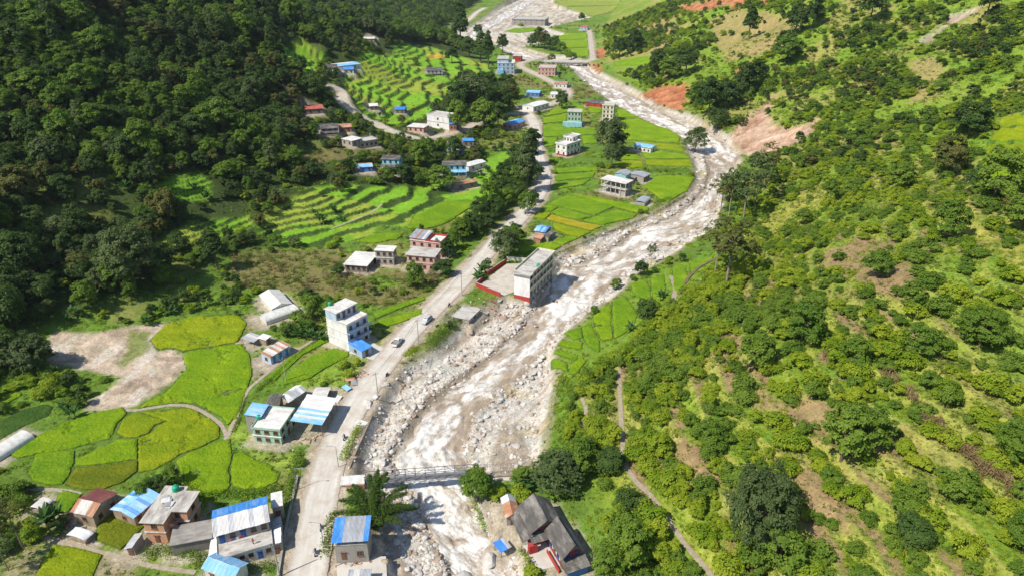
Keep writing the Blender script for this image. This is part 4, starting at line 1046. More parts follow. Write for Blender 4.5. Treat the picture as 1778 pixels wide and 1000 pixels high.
def gable_fill(root, e, H, rise, axis, m):
    x0, x1, y0, y1 = e; b = MB()
    if axis == 'x':
        for xx, s_ in ((x0, .1), (x1, -.1)): b.add([(xx, y0, H), (xx, y1, H), (xx, (y0+y1)/2, H+rise-.05), (xx+s_, y0, H), (xx+s_, y1, H), (xx+s_, (y0+y1)/2, H+rise-.05)], [(0, 1, 2), (3, 5, 4), (0, 2, 5, 3), (1, 4, 5, 2)])
    else:
        for yy, s_ in ((y0, .1), (y1, -.1)): b.add([(x0, yy, H), (x1, yy, H), ((x0+x1)/2, yy, H+rise-.05), (x0, yy+s_, H), (x1, yy+s_, H), ((x0+x1)/2, yy+s_, H+rise-.05)], [(0, 2, 1), (3, 4, 5), (0, 3, 5, 2), (1, 2, 5, 4)])
    b.build('gable', m, root)
def slate_house(key, name, label, wall, lower='white', face='side', skirt='tin_grey', rise=1.2, roof='slate', fm=None):
    """two-storey hill house: slate gable above, veranda roof in front"""
    r, p, e = root_of(key, name, label); x0, x1, y0, y1 = e; H = p.h; ax = 'y' if face == 'side' else 'x'
    block(r, e, -1.2, H, W[wall]); gable_fill(r, e, H, rise, ax, W[wall]); slate_gable(r, e, H, rise, ax, m=roof)
    L = (y1-y0) if face == 'side' else (x1-x0); n = max(2, min(4, int(L/2.8)))
    openings(r, e, face, H*.76, n, fm or DOORB, 1.1, 1.3); openings(r, e, 'front' if face == 'side' else 'side', H*.76, 1, fm or DOORB, 1.0, 1.2); openings(r, e, face, H*.28, n, fm or DOORB, 1.1, 1.3, doors=(n//2,))
    d = 2.2; vr = MB()
    if face == 'side':
        vr.box((x0-d/2, (y0+y1)/2, H*.47), (.02, .02, .02)); rf = vr.build('veranda_roof', POST, r); slope(rf, (x0-.03, y0-.3, H*.52), (0, y1-y0+.6, 0), (-d-.3, 0, -.7), [W[skirt]], False)
        for i in range(4): q_ = MB(); yy = y0+(y1-y0)*i/3; q_.tube((x0-d, yy, -.8), (x0-d, yy, H*.52-.72), .09); q_.build('post', W['white'], r)
        block(r, (x0-d-.2, x0-.01, y0, y1), -1.2, .25, W['stone'], 'plinth')
    return r, p, e
def tank(px, py, z, label, m=TANKG, s=1.0):
    x, y = at_plane(px, py, z); t = thing('water_tank', label, 'water tank', (x, y, z), 0, 'rooftop water tanks')
    b = MB(); b.lathe([(.62, 0), (.66, .08), (.62, .2), (.66, .32), (.62, .45), (.66, .58), (.62, .72), (.66, .86), (.6, 1.0), (.3, 1.22), (.24, 1.22)], 16); b.build('body', m, t, True)
    b = MB(); b.lathe([(.27, 1.215), (.27, 1.3), (.1, 1.34)], 12); b.build('lid', m, t); t.scale = (s,)*3
    return t

# --- lower left group
r, p, e = tin('red_stone', 'stone_house', 'stone walled house with a dark red and rusty tin roof', 'stone', ['rust', 'rust', 'tarp'], 'y', 1.2, .36, backmats=['dark_red', 'dark_red', 'rust', 'dark_red'], win=(2, 1), doors=())
tin('blue_tin', 'village_house', 'low house with a long bright blue tin roof beside the orange house', 'stone', ['tin_light', 'tin_blue', 'tin_light'], 'x', .7, win=(3, 1))
for key, nm, lab in (('orange_a', 'village_house', 'two storey orange house with cluttered flat roof and green tank'),):
    r, p, e = flat(key, nm, lab, 'orange', 2, 'concrete', (1, 3), 0, .5, (0,))
    pb = PLOTS['orange_b']; off = Vector((pb.c[0]-p.c[0], pb.c[1]-p.c[1], 0)); off.rotate(Matrix.Rotation(-p.yaw, 3, 'Z'))
    hx, hy = pb.Lx/2, pb.Ly/2; eb = (off.x-hx, off.x+hx, off.y-hy, off.y+hy)
    block(r, eb, -1.2, 5.85, W['orange'], 'wing_wall'); block(r, (eb[0]-.5, eb[1]+.5, eb[2]-.5, eb[3]+.5), 5.86, 6.04, W['concrete'], 'wing_roof'); block(r, (eb[0]-.3, eb[1]+.3, eb[2]-.3, eb[3]+.3), 2.93, 3.1, W['concrete'], 'floor_slab')
    for zz in (1.6, 4.6): openings(r, eb, 'front', zz, 1, WOOD, 1.1, 1.3); window(r, eb[1]+.02, (eb[2]+eb[3])/2, zz, math.pi/2)
    b = MB(); b.box((off.x-hx-.2, off.y-hy-1.0, 2.98), (2*hx+.4, 1.7, .14)); b.box((off.x-hx-.2, off.y-hy-1.8, 3.45), (2*hx+.4, .1, .9)); b.build('balcony', W['orange'], r)
    for i in range(5):
        s_ = MB(); s_.box((random.uniform(-1, 1.5), random.uniform(-.5, 2.6), 6.16+.05*i), (random.uniform(1, 1.8), random.uniform(1.4, 2.4), .05), random.uniform(-.5, .5), 0, random.uniform(-.06, .06)); s_.build('loose_sheet', W['tin_grey' if i % 2 else 'tarp'], r)
flat('grey_flat', 'village_house', 'single storey grey cement house with a stained dark flat roof', 'dark', 1, 'dusty', (3, 0), 0, .3, (1,))
r, p, e = root_of('terrace_long', 'long_house', 'long white house with a roof terrace, white sheet roof and blue ridge roof')
x0, x1, y0, y1 = e
if p.Lx < p.Ly: pass
block(r, e, -1.2, 3.06, W['white'])
block(r, (x0-.25, x1+.25, y0-.25, y1+.25), 3.06, 3.2, W['concrete'], 'terrace')
LONG = 'side'
if LONG == 'side': ue = (x0+p.Lx*.36, x1, y0, y1)
else: ue = (x0, x1, y0+p.Ly*.36, y1)
block(r, ue, 3.2, 5.7, W['cement'], 'upper_wall')
openings(r, e, LONG, 1.7, 6, WOOD, 1.0, 1.1, doors=(1, 4), dm=DOORB); openings(r, ue, LONG, 4.6, 5, WOOD, 1.0, 1.1, doors=(0, 2), dm=DOORB)
fb = MB(); rz_ = 7.1
if LONG == 'side':
    xr = (ue[0]+ue[1])/2; fb.box((xr, (y0+y1)/2, rz_-.1), (.1, y1-y0, .08)); rf = fb.build('roof', POST, r)
    slope(rf, (xr, y0-.4, rz_), (0, y1-y0+.8, 0), (ue[0]-xr-.5, 0, -1.3), [W['tin_white'], W['tin_white'], W['tin_grey']]); slope(rf, (xr, y0-.4, rz_), (0, y1-y0+.8, 0), (ue[1]-xr+.5, 0, -1.3), [W['tin_blue']])
else:
    yr = ue[2]+(ue[3]-ue[2])*.55; fb.box(((x0+x1)/2, yr, rz_-.1), (x1-x0, .1, .08)); rf = fb.build('roof', POST, r)
    slope(rf, (x0-.4, yr, rz_), (x1-x0+.8, 0, 0), (0, ue[2]-yr-.5, -1.3), [W['tin_white']], True, lambda i, n: W['tin_blue'] if i < n*.13 else (W['tin_white'] if i > n*.6 else W['tin_grey']))
    slope(rf, (x0-.4, yr, rz_), (x1-x0+.8, 0, 0), (0, (ue[3]-yr+.5), -1.0), [W['tin_blue'], W['tin_light'], W['tin_blue']])
ring(r, (x0-.25, x1+.25, y0-.25, y1+.25), 3.2, 3.45, .12, W['concrete'], 'kerb')
plot('annex_grey', (472, 903), (472, 945), (489, 944), 2.8); plot('annex_flat', (471, 856), (472, 880), (490, 878), 4.2); plot('annex_white', (371, 926), (364, 966), (381, 961), 2.6)
tin('annex_grey', 'roadside_shed', 'narrow grey tin shed between long house and road', 'cement', ['tin_grey'], 'y', .5, mono=True, win=(1, 1), cat='shed')
flat('annex_flat', 'roadside_block', 'small flat roofed concrete block behind the long house', 'cement', 1, 'pale', (1, 1), 0, .15, cat='shed')
tin('annex_white', 'side_shed', 'white tin lean-to at the end of the long house', 'cement', ['tin_white'], 'y', .4, mono=True, win=(1, 1), cat='shed')
tin('corner_tin', 'village_house', 'light blue tin roofed house cut by the bottom edge', 'white', ['tin_light'], 'x', .9)
vault('tarp_shed', 'tarpaulin_shed', 'low shed under a sagging white tarpaulin beside the olive plot', 'tin_white', 'x', .5)
vault('grey_tarp', 'tarpaulin_shed', 'low grey tarpaulin shed alone on the weedy slope', 'tarp', 'x', .5)
tin('lean_shed', 'lean_to_shed', 'narrow grey tin shed in front of the orange house', 'cement', ['tin_grey'], 'y', .4, mono=True, win=(1, 0), cat='shed')
vault('poly_left', 'plastic_tunnel', 'long white plastic tunnel at the picture edge', 'plastic', 'x', 1.5, 'plastic', 'greenhouse', False)
tin('green_a', 'greenhouse', 'gabled pale plastic greenhouse, the upper of the pair', 'plastic', ['plastic'], 'y' if PLOTS['green_a'].Ly > PLOTS['green_a'].Lx else 'x', 1.1, win=(0, 0), cat='greenhouse')
vault('green_b', 'greenhouse', 'long pale plastic tunnel greenhouse, the lower of the pair', 'plastic', 'x', 1.0, 'plastic', 'greenhouse', False)
tin('blue_door', 'farm_shed', 'long low shed with blue doors and patched rusty tin roof', 'paleblue', ['tin_white', 'tarp', 'rust'], 'x', .5, mono=True, win=(3, 1), doors=(0, 1, 2), dm=mat('door_sky', (.06, .25, .6), .7), cat='shed')
tin('open_shed', 'cattle_shed', 'open cattle shed with a sagging grey tin roof', 'stone', ['tin_grey', 'tarp'], 'x', .4, mono=True, open_=True, cat='shed')
tin('white_lean', 'cattle_shed', 'tiny shed with a white roof beside the blue door shed', 'stone', ['tin_white'], 'x', .3, mono=True, win=(1, 0), cat='shed')

# --- tall blue house
r, p, e = flat('blue_tall', 'tall_house', 'three storey pale blue concrete house with rooftop room and blue porch', 'paleblue', 3, 'pale', (3, 0), 0, .15, (1,))
x0, x1, y0, y1 = e
block(r, (x0-.06, x0, y0, y1), -1.2, 9.0, W['plaster'], 'end_wall')
pe = (x0, x1-.3, (y0+y1)/2-.2, y1)
block(r, pe, 9.0, 11.8, W['paleblue'], 'rooftop_room'); block(r, (pe[0]-.3, pe[1]+.3, pe[2]-.5, pe[3]+.3), 11.8, 11.95, W['pale'], 'room_roof')
openings(r, pe, 'front', 10.5, 4, WOOD, 1.0, 1.2, doors=(1, 3)); 
for s in (3.0, 6.0):
    b = MB(); b.box(((x0+x1)/2, y0-.55, s), (x1-x0, 1.1, .14)); b.box(((x0+x1)/2, y0-1.07, s+.45), (x1-x0, .07, .8)); b.build('balcony', W['skyblue'], r)
ring(r, (x0, x1, y0, pe[2]), 9.0, 9.3, .12, W['pale'], 'kerb', ('back',))
plot('porch', (605, 596), (628, 609), (641, 599), 2.7, True)
tin('porch', 'porch_shed', 'bright blue porch shed in front of the tall blue house', 'skyblue', ['tin_blue'], 'x', .3, mono=True, win=(1, 1), cat='shed')
tank(573, 530, PLOTS['blue_tall'].z+11.95, 'green water tank on the tall blue house')

# --- roadside group with the big blue shed
r, p, e = flat('green_house', 'village_house', 'green two tone house with a white littered roof terrace', 'mint', 2, 'pale', (3, 3), .35, .3, (1,))
tin('dark_roof', 'village_house', 'small house with a dark weathered roof behind the green house', 'brick', ['slate'], 'y', .6, win=(1, 1))
plot('blue_lean', (428, 717), (452, 722), (464, 703), 5.6, True)
tin('blue_lean', 'roof_shelter', 'bright blue tin shelter at the corner of the green house', 'cement', ['tin_light'], 'x', .5, mono=True, win=(1, 1), cat='shelter')
tin('silver_shed', 'tin_shed', 'tin shed with a silvery gabled roof behind the green house', 'dark', ['tin_grey', 'tin_white'], 'x', .8, open_=True, cat='shed')
vault('tarp_hut', 'tarpaulin_hut', 'grey tarpaulin hut above the big blue shed', 'tarp', 'y', 1.0)
tin('blue_shed', 'open_shed', 'large open roadside shed with a white and blue tin roof', 'cement', ['tin_white'], 'x', .7, mono=True, open_=True, pick=lambda i, n: W['tin_light'] if i in (0, 1, 3, 5) else W['tin_white'], cat='shed')
tank(449.5, 727, PLOTS['green_house'].z+4.6, 'dark green water tank on the green house', s=1.0)
tank(306, 851, PLOTS['orange_a'].z+6.02, 'bright green water tank on the orange house', s=1.15)

# --- houses above the road
flat('grey_white', 'village_house', 'single storey grey house with a bright white flat roof', 'dark', 1, 'pale', (2, 4), 0, .6, (0,))
flat('grey_two', 'village_house', 'two storey grey cement house with laundry on the balcony', 'cement', 2, 'pale', (1, 3), 0, .35)
flat('pink_two', 'village_house', 'two storey pink house with a grey stained flat roof', 'pink', 2, 'concrete', (1, 4), 0, .5)
r, p, e = flat('pink_red', 'village_house', 'two storey pink house with red parapet and patched tin roof', 'pink', 2, 'pale', (1, 4), 0, .3)
x0, x1, y0, y1 = e
ring(r, (x0, x1, y0, y0+(y1-y0)*.45), 6.2, 7.0, .12, W['red'])
fb = MB(); fb.box((x0, y1-.3, 6.5), (.05, .05, .05)); rf = fb.build('tin_roof', POST, r); slope(rf, (x1, y0+(y1-y0)*.48, 8.0), (0, (y1-y0)*.55, 0), (x0-x1-.4, 0, -.9), [W['tin_grey'], W['tin_white'], W['rust']])
block(r, (x0, x1, y0+(y1-y0)*.5, y1), 6.2, 7.0, W['pink'], 'upper_wall')
zt = PLOTS['pink_red'].z
tank(727, 425, zt+4.0, 'left green tank by the pink houses'); tank(758, 419, zt+6.2, 'green tank on the red parapet terrace')

# --- leaning school at the river
r, p, e = root_of('school', 'school_building', 'three storey cream concrete school undercut by the river', 'school')
x0, x1, y0, y1 = e; fh = 3.1
for i in range(6):
    for yy in (y0+.6, y1-.6): q_ = MB(); q_.box((x0+.8+(x1-x0-1.6)*i/5, yy, -2.6), (.7, .7, 4.6)); q_.build('footing', W['dark'], r)
block(r, (x0+3, x1-.5, y0+2.4, y1-.2), -4.5, -.7, W['dark'], 'foundation')
block(r, (x0, x0+.35, y0, y1), -.6, 9.3, W['plaster'], 'end_wall'); block(r, (x0-.02, x0+.3, y0-.02, y1+.02), -1.0, .9, W['red'], 'red_band')
block(r, (x0+.36, x1, y0+1.7, y1), -1.0, 9.3, W['cream'], 'wall'); block(r, (x1-.3, x1+.01, y0, y0+1.69), -.6, 9.3, W['cream'], 'far_end_wall')
nb = 7
for s in range(3):
    z = s*fh
    block(r, (x0+.36, x1-.31, y0+.05, y0+1.69), z-.16, z+.02, W['concrete'], 'corridor_floor')
    if s: block(r, (x0+.36, x1-.31, y0, y0+.16), z-.25, z+.95, W['cream'], 'balustrade')
    for i in range(nb+1):
        q_ = MB(); q_.box((x0+.5+(x1-x0-.95)*i/nb, y0+.26, z+fh/2), (.3, .2, fh-.2)); q_.build('column', W['cream'], r)
    ce = (x0+.4, x1, y0+1.7, y1); openings(r, ce, 'front', z+1.6, nb, WOOD, 1.2, 1.3, doors=(1, 4), dm=DOORB)
    openings(r, e, 'back', z+1.6, 6)
    for zz in (.02, 2.75): block(r, (x0+.36, x1-.31, y0-.04, y0-.0), z+zz-.0, z+zz+.25, W['dark'], 'stain_band') if s and zz < 1 else None
block(r, (x0-.9, x1+.3, y0-.45, y1+.5), 9.3, 9.5, W['concrete'], 'roof')
ring(r, (x0+1.6, x1+.3, y0-.45, y1+.5), 9.5, 10.2, .18, W['cream'], 'parapet', ('side',))
tank(934.4, 463, PLOTS['school'].z+9.5, 'green water tank on the school roof')
for nm, line, hgt, c1, c2, lab in (('yard_wall', [(827, 498), (869, 515)], 1.7, 'red', None, 'bright red front wall of the school yard'), ('yard_wall', [(846, 478), (879, 456)], 1.7, 'red', None, 'dark red wall of the school yard by the road trees'), ('yard_wall', [(880, 452), (922, 456)], 1.7, 'cream', None, 'cream back wall of the school yard'), ('yard_wall', [(828, 496), (838, 487)], 1.7, 'red', None, 'short red gate wall of the school yard')):
    a, b2 = [np.array(at_plane(*q_, .3)) for q_ in line]; L = float(np.hypot(*(b2-a))); t = thing(nm, lab, 'wall', (a[0], a[1], .3), math.atan2(*(b2-a)[::-1]), 'school yard walls')
    b = MB(); b.box((L/2, 0, hgt/2-.4), (L, .25, hgt+.8)); b.build('panel', W[c1], t); b = MB(); b.box((L/2, 0, hgt+.05), (L+.1, .35, .1)); b.build('coping', W['concrete'], t)
def slab(key, name, label, m):
    P, z = YARD_P[key]; b = MB(); b.prism([tuple(q_) for q_ in P], z-.5, z, 0); return tag(b.build(name, m), label, kind='structure')
slab('school_yard', 'courtyard', 'pale sand covered school courtyard', mat('yard_sand', (.52, .48, .42), .95, .2, .4, (.38, .31, .24), .7)); slab('slate_yard', 'courtyard', 'swept concrete courtyard of the slate roofed houses', mat('yard_concrete', (.56, .53, .48), .95, .12, .5, (.40, .35, .3), .4)); slab('blue_yard', 'courtyard', 'concrete forecourt of the tall blue house', MATS['yard_concrete']); slab('river_yard', 'courtyard', 'broken concrete yard beside the river', MATS['yard_concrete']); slab('ramp', 'bridge_ramp', 'concrete approach ramp of the footbridge', MATS['yard_concrete'])
r, p, e = flat('hut', 'buried_hut', 'low concrete hut half buried in flood gravel', 'cement', 1, 'concrete', (1, 1), 0, .3, (), cat='hut')
r, p, e = tin('blue_gable', 'farm_house', 'small farmhouse with a blue gabled tin roof among golden paddies', 'cement', ['tin_light', 'tin_blue'], 'y', .9)
plot('rust_lean', (926, 414), (938, 415.5), (946, 408), 2.6); tin('rust_lean', 'lean_to_shed', 'rusty tin lean-to in front of the blue gabled farmhouse', 'brick', ['rust'], 'x', .4, mono=True, win=(1, 0), cat='shed')
plot('slate_lean', (947, 407), (952, 411), (961, 403), 2.6); tin('slate_lean', 'lean_to_shed', 'dark tin lean-to beside the blue gabled farmhouse', 'cement', ['slate'], 'x', .4, mono=True, win=(1, 0), cat='shed')

# --- valley floor houses upstream
r, p, e = root_of('frame', 'unfinished_building', 'unfinished two storey concrete frame with open bays and white roof slab', 'building')
x0, x1, y0, y1 = e
for s in range(3): block(r, (x0-.3, x1+.3, y0-.3, y1+.3), s*3.4-.15, s*3.4+.12, W['pale' if s == 2 else 'concrete'], 'floor_slab' if s < 2 else 'roof')
for i in range(3 if p.Lx < p.Ly else 6):
    for j in range(6 if p.Lx < p.Ly else 3):
        q_ = MB(); nx_, ny_ = (2, 5) if p.Lx < p.Ly else (5, 2); q_.box((x0+.2+(p.Lx-.4)*i/nx_, y0+.2+(p.Ly-.4)*j/ny_, 3.35), (.32, .32, 6.5)); q_.build('column', W['concrete'], r)
block(r, (x0+.5, x1-.1, y0+.3, y0+p.Ly*.28), .13, 3.2, W['cement'], 'infill_wall'); block(r, (x1-.5, x1-.2, y0+.4, y1-.4), .13, 6.4, W['cement'], 'back_wall')
tin('teal_grey', 'farm_house', 'teal house with a pale grey gabled tin roof behind the concrete frame', 'turq', ['tin_grey', 'tin_white'], 'x', 1.0, win=(3, 2))
tin('grey_wing', 'long_shed', 'long low grey roofed wing behind the concrete frame', 'cement', ['tin_grey'], 'x', .6, win=(3, 1), cat='shed'); vault('vault_hut', 'vaulted_hut', 'small hut with a rounded grey tin roof at the field edge', 'tin_grey', 'x', .9, 'cement', 'hut', False)
tin('blue_long', 'farm_house', 'long house with a light blue tin roof among the paddies', 'white', ['tin_light'], 'y' if PLOTS['blue_long'].Ly > PLOTS['blue_long'].Lx else 'x', .8, win=(1, 4))
flat('white_back', 'town_house', 'white house with a grey upper floor behind the white three storey one', 'plaster', 3, 'concrete', (2, 3), .5); r, p, e = flat('white_three', 'town_house', 'white house with red ground floor and roof terrace', 'plaster', 2, 'pale', (4, 2), .7); block(r, (e[0]-.05, e[1]-2, e[2]-.05, e[3]-.2), .1, 1.0, W['red'], 'red_band')
r, p, e = flat('teal_three', 'town_house', 'teal and grey three storey house with an open top floor', 'mint', 3, 'concrete', (1, 4), 0, .5); block(r, (e[0]-3, e[0]-.05, e[2]-1, e[3]+3), -1, 3.2, W['turq'], 'lower_wing')
flat('cream_four', 'tower_house', 'narrow cream four storey house near the river', 'cream', 4, 'concrete', (2, 3), .6)
tin('red_low', 'farm_house', 'low dark house with a red tin front roof by the river', 'red', ['red_tin', 'slate'], 'y', .9, backmats=['slate'], win=(1, 3)); tin('white_long', 'long_shed', 'long white tin roofed shed at the road junction', 'white', ['tin_white', 'tin_white', 'tin_grey'], 'x', .9, win=(4, 1), cat='shed')
tin('blue_pair', 'roadside_house', 'roadside house under two bright blue tin roofs', 'pink', ['tin_blue', 'tin_light'], 'x', .8, win=(3, 2)); tin('blue_side', 'farm_house', 'low farmhouse with a faded pink and blue roof left of the bend', 'blue', ['tin_light', 'rust'], 'y', .8, win=(1, 3)); tin('white_small', 'farm_shed', 'small white roofed shed inside the road bend', 'white', ['tin_white'], 'y', .6, win=(1, 2), cat='shed'); tin('blue_far', 'farm_house', 'farmhouse with a blue roof and rusty porch beyond the bend', 'white', ['rust'], 'y', .9, backmats=['tin_blue'], win=(1, 3))
flat('pink_far', 'town_house', 'pale pink two storey house near the road bridge', 'pink', 2, 'concrete', (1, 5), .5); r, p, e = flat('blue_four', 'town_house', 'bright sky blue four storey house near the road bridge', 'skyblue', 3, 'pale', (1, 4), 0, .3); block(r, (e[0]+1, e[1], e[2]+p.Ly*.35, e[3]), 10.5, 14.0, W['paleblue'], 'rooftop_room'); block(r, (e[0]+.4, e[1]+.5, e[2]+p.Ly*.33, e[3]+.5), 14.0, 14.3, W['concrete'], 'room_roof'); block(r, (e[0]-4, e[0]-.1, e[3]-6, e[3]), -1, 5, W['tin_light'], 'side_wing')
flat('red_cube', 'roadside_house', 'small dark red house by the upstream channel', 'red', 1, 'concrete', (1, 2)); flat('long_far', 'long_building', 'long two storey grey concrete building standing amid the gravel', 'cement', 2, 'concrete', (1, 6), .6, .8, cat='building'); flat('white_far', 'farm_house', 'tiny white and blue house at the head of the field track', 'paleblue', 1, 'red_tin', (1, 2))

# --- hillside houses
slate_house('slate_hill', 'hill_house', 'hill house with a dark slate roof above the grey ruin', 'dark', skirt='slate'); tin('red_hill', 'hill_hut', 'hut with a rusty red tin roof beside the dark slate house', 'brick', ['red_tin', 'rust'], 'y', .5, mono=True, win=(1, 2), cat='hut'); flat('flat_hill', 'hill_house', 'small hillside house with a pale flat roof', 'cement', 1, 'pale', (2, 2)); r, p, e = flat('grey_ruin', 'unfinished_house', 'roofless grey cement house with bare columns', 'cement', 1, 'concrete', (1, 4), .5)
for i in range(4): q_ = MB(); q_.box((e[0]+.3+(e[1]-e[0]-.6)*(i % 2), e[2]+.5+(e[3]-e[2]-1)*(i//2), p.h+1.1), (.3, .3, 2.2)); q_.build('column', W['concrete'], r)
slate_house('turq_a', 'hill_house', 'turquoise two storey hill house with slate roof and white veranda', 'turq', skirt='slate'); slate_house('turq_b', 'hill_house', 'wide turquoise hill house with slate roof and pale blue veranda roof', 'turq', skirt='tin_light'); slate_house('turq_c', 'hill_house', 'turquoise hill house next to a blue tin roof', 'turq', skirt='tin_white')
for key, nm, lab, wall, mats in (('blue_hut', 'hill_hut', 'blue tin roofed hut below the turquoise house with white veranda', 'dark', ['tin_blue']), ('rust_hut', 'hill_hut', 'rust and blue roofed hut left of the turquoise house', 'blue', ['rust', 'tin_light']), ('blue_hill', 'hill_hut', 'tall hut with a blue tin roof beside the third turquoise house', 'dark', ['tin_blue']), ('blue_rust', 'hill_hut', 'long hut with half blue half rusty roof', 'dark', None), ('white_tin', 'hill_hut', 'white tin roofed hut right of the wide turquoise house', 'white', ['tin_white']), ('blue_annex', 'hill_hut', 'narrow blue roofed annex beside the white block house', 'brick', ['tin_blue']), ('blue_hut2', 'hill_hut', 'small bright blue roofed shelter at the terrace foot', 'dark', ['tarp_blue']), ('white_hut', 'hill_hut', 'small white tin hut by the hillside track', 'dark', ['tin_white']), ('red_wood', 'hill_hut', 'dark hut with a red roof edge in the woods', 'dark', ['slate', 'red_tin']), ('blue_west', 'hill_hut', 'blue roofed white hut among the upper trees', 'white', ['tin_blue']), ('white_west', 'hill_house', 'long pale roofed house with a blue corner among the upper trees', 'white', ['tarp', 'tin_white', 'tin_light']), ('dark_hut', 'hill_hut', 'dark roofed hut at the edge of the terraces', 'dark', ['slate'])):
    tin(key, nm, lab, wall, mats or ['tin_blue'], 'y', .6, win=(1, 2), cat='hut', pick=(lambda i, n: W['rust'] if i < n*.6 else W['tin_blue']) if key == 'blue_rust' else None)
flat('pink_small', 'hill_house', 'pink and white single storey house by the hillside track', 'pink', 1, 'pale', (2, 3), 0, .6); flat('white_block', 'hill_house', 'tall plain white walled house beside the hillside track', 'plaster', 2, 'concrete', (0, 1), .4, .1, ()); tank(743, 191, PLOTS['white_block'].z+8.0, 'teal water tank on the plain white house')
flat('flat_top', 'hill_house', 'flat roofed house at the top of the terraces', 'cement', 1, 'pale', (1, 2)); slate_house('slate_field', 'hill_house', 'slate roofed farmhouse in the middle of the terraces', 'white', skirt='slate'); slate_house('slate_west', 'hill_house', 'grey slate roofed house left of the blue hut in the trees', 'stone', skirt='tarp')

# --- near right bank and river edge
r, p, e = flat('river_blue', 'river_house', 'river edge house with a blue and grey tin roof on posts', 'cement', 1, 'concrete', (2, 0), 0, .1)
x0, x1, y0, y1 = e; fb = MB(); fb.box((0, y0, 6.4), (x1-x0, .1, .1))
for xx in (x0+.2, x1-.2):
    for yy in (y0+.2, y1-.2): q_ = MB(); q_.tube((xx, yy, 5.3), (xx, yy, 6.7), .07); q_.build('post', STEEL, r)
rf = fb.build('tin_roof', STEEL, r); slope(rf, (x0-.4, y1+.4, 7.3), (x1-x0+.8, 0, 0), (0, y0-y1-.9, -.8), [W['tin_blue']], True, lambda i, n: W['tin_blue'] if i < n*.23 or i >= n*.77 else W['tin_grey'])
tin('slab_hut', 'river_shed', 'grey sheet roofed shed at the bottom edge beside the river yard', 'cement', ['tin_grey', 'tarp'], 'x', .3, mono=True, win=(2, 1), cat='shed')
for key, lab, wall in (('slate_a', 'red and white house with a broad dark slate roof', 'red'), ('slate_b', 'long house with a dark slate roof along the courtyard', 'red')):
    r, p, e = root_of(key, 'slate_house', lab); x0, x1, y0, y1 = e
    i = .9; we = (x0+i, x1-i, y0+i, y1-i); H = p.h; ax = 'y' if p.Ly > p.Lx else 'x'; rise = 1.9
    block(r, we, -1.2, H-.35, W[wall]); block(r, (we[0]-.03, we[1]+.03, we[2]-.03, we[3]+.03), 1.0, 2.3, W['white'], 'white_band'); gable_fill(r, we, H-.35, rise*.93, ax, W['dark']); slate_gable(r, we, H-.1, rise, ax, .9)
    openings(r, we, 'side', 3.6, 4, DOORB, 1.0, 1.2); openings(r, we, 'front', 3.6, 2, DOORB, 1.0, 1.2); openings(r, we, 'side', 1.5, 4, DOORB, 1.0, 1.2, doors=(1, 3))
    if key == 'slate_a':
        b = MB(); slate_slope(b, (x0+.9, y0, 3.7), (0, y1-y0, 0), (-2.6, 0, -1.2), 5); b.build('veranda_roof', W['slate'], r)
        b = MB(); slate_slope(b, (x0, y0+.9, 3.7), (x1-x0, 0, 0), (0, -2.0, -1.0), 5); b.build('porch_roof', W['slate'], r)
        block(r, (x0-.6, x0+1.2, y0-1.2, y0-.1), -1, 2.2, W['red'], 'porch_wall')
    else:
        b = MB(); slate_slope(b, (x0, y0+.9, 3.0), (x1-x0, 0, 0), (0, -2.8, -.8), 5); b.build('porch_roof', W['slate'], r); block(r, (x0+.6, x1-.3, y0-1.4, y0-1.2), -1.2, 1.9, W['blue'], 'porch_wall')
        block(r, (x0-.3, x0-.15, y0+.5, y1-2), -.3, .8, W['red'], 'railing')
tin('rust_gable', 'tin_shed', 'narrow gabled shed with rusty and grey tin sheets', 'cement', ['rust', 'tin_grey'], 'y', .7, win=(1, 1), cat='shed', pick=lambda i, n: W['rust'] if i < n*.55 else W['tin_grey'])
tin('stall', 'river_stall', 'tiny stall with a blue tarpaulin on the river bank', 'cement', ['tarp_blue'], 'x', .2, mono=True, open_=True, cat='stall', pick=lambda i, n: W['tarp_blue'] if i < n*.5 else W['tin_grey'])

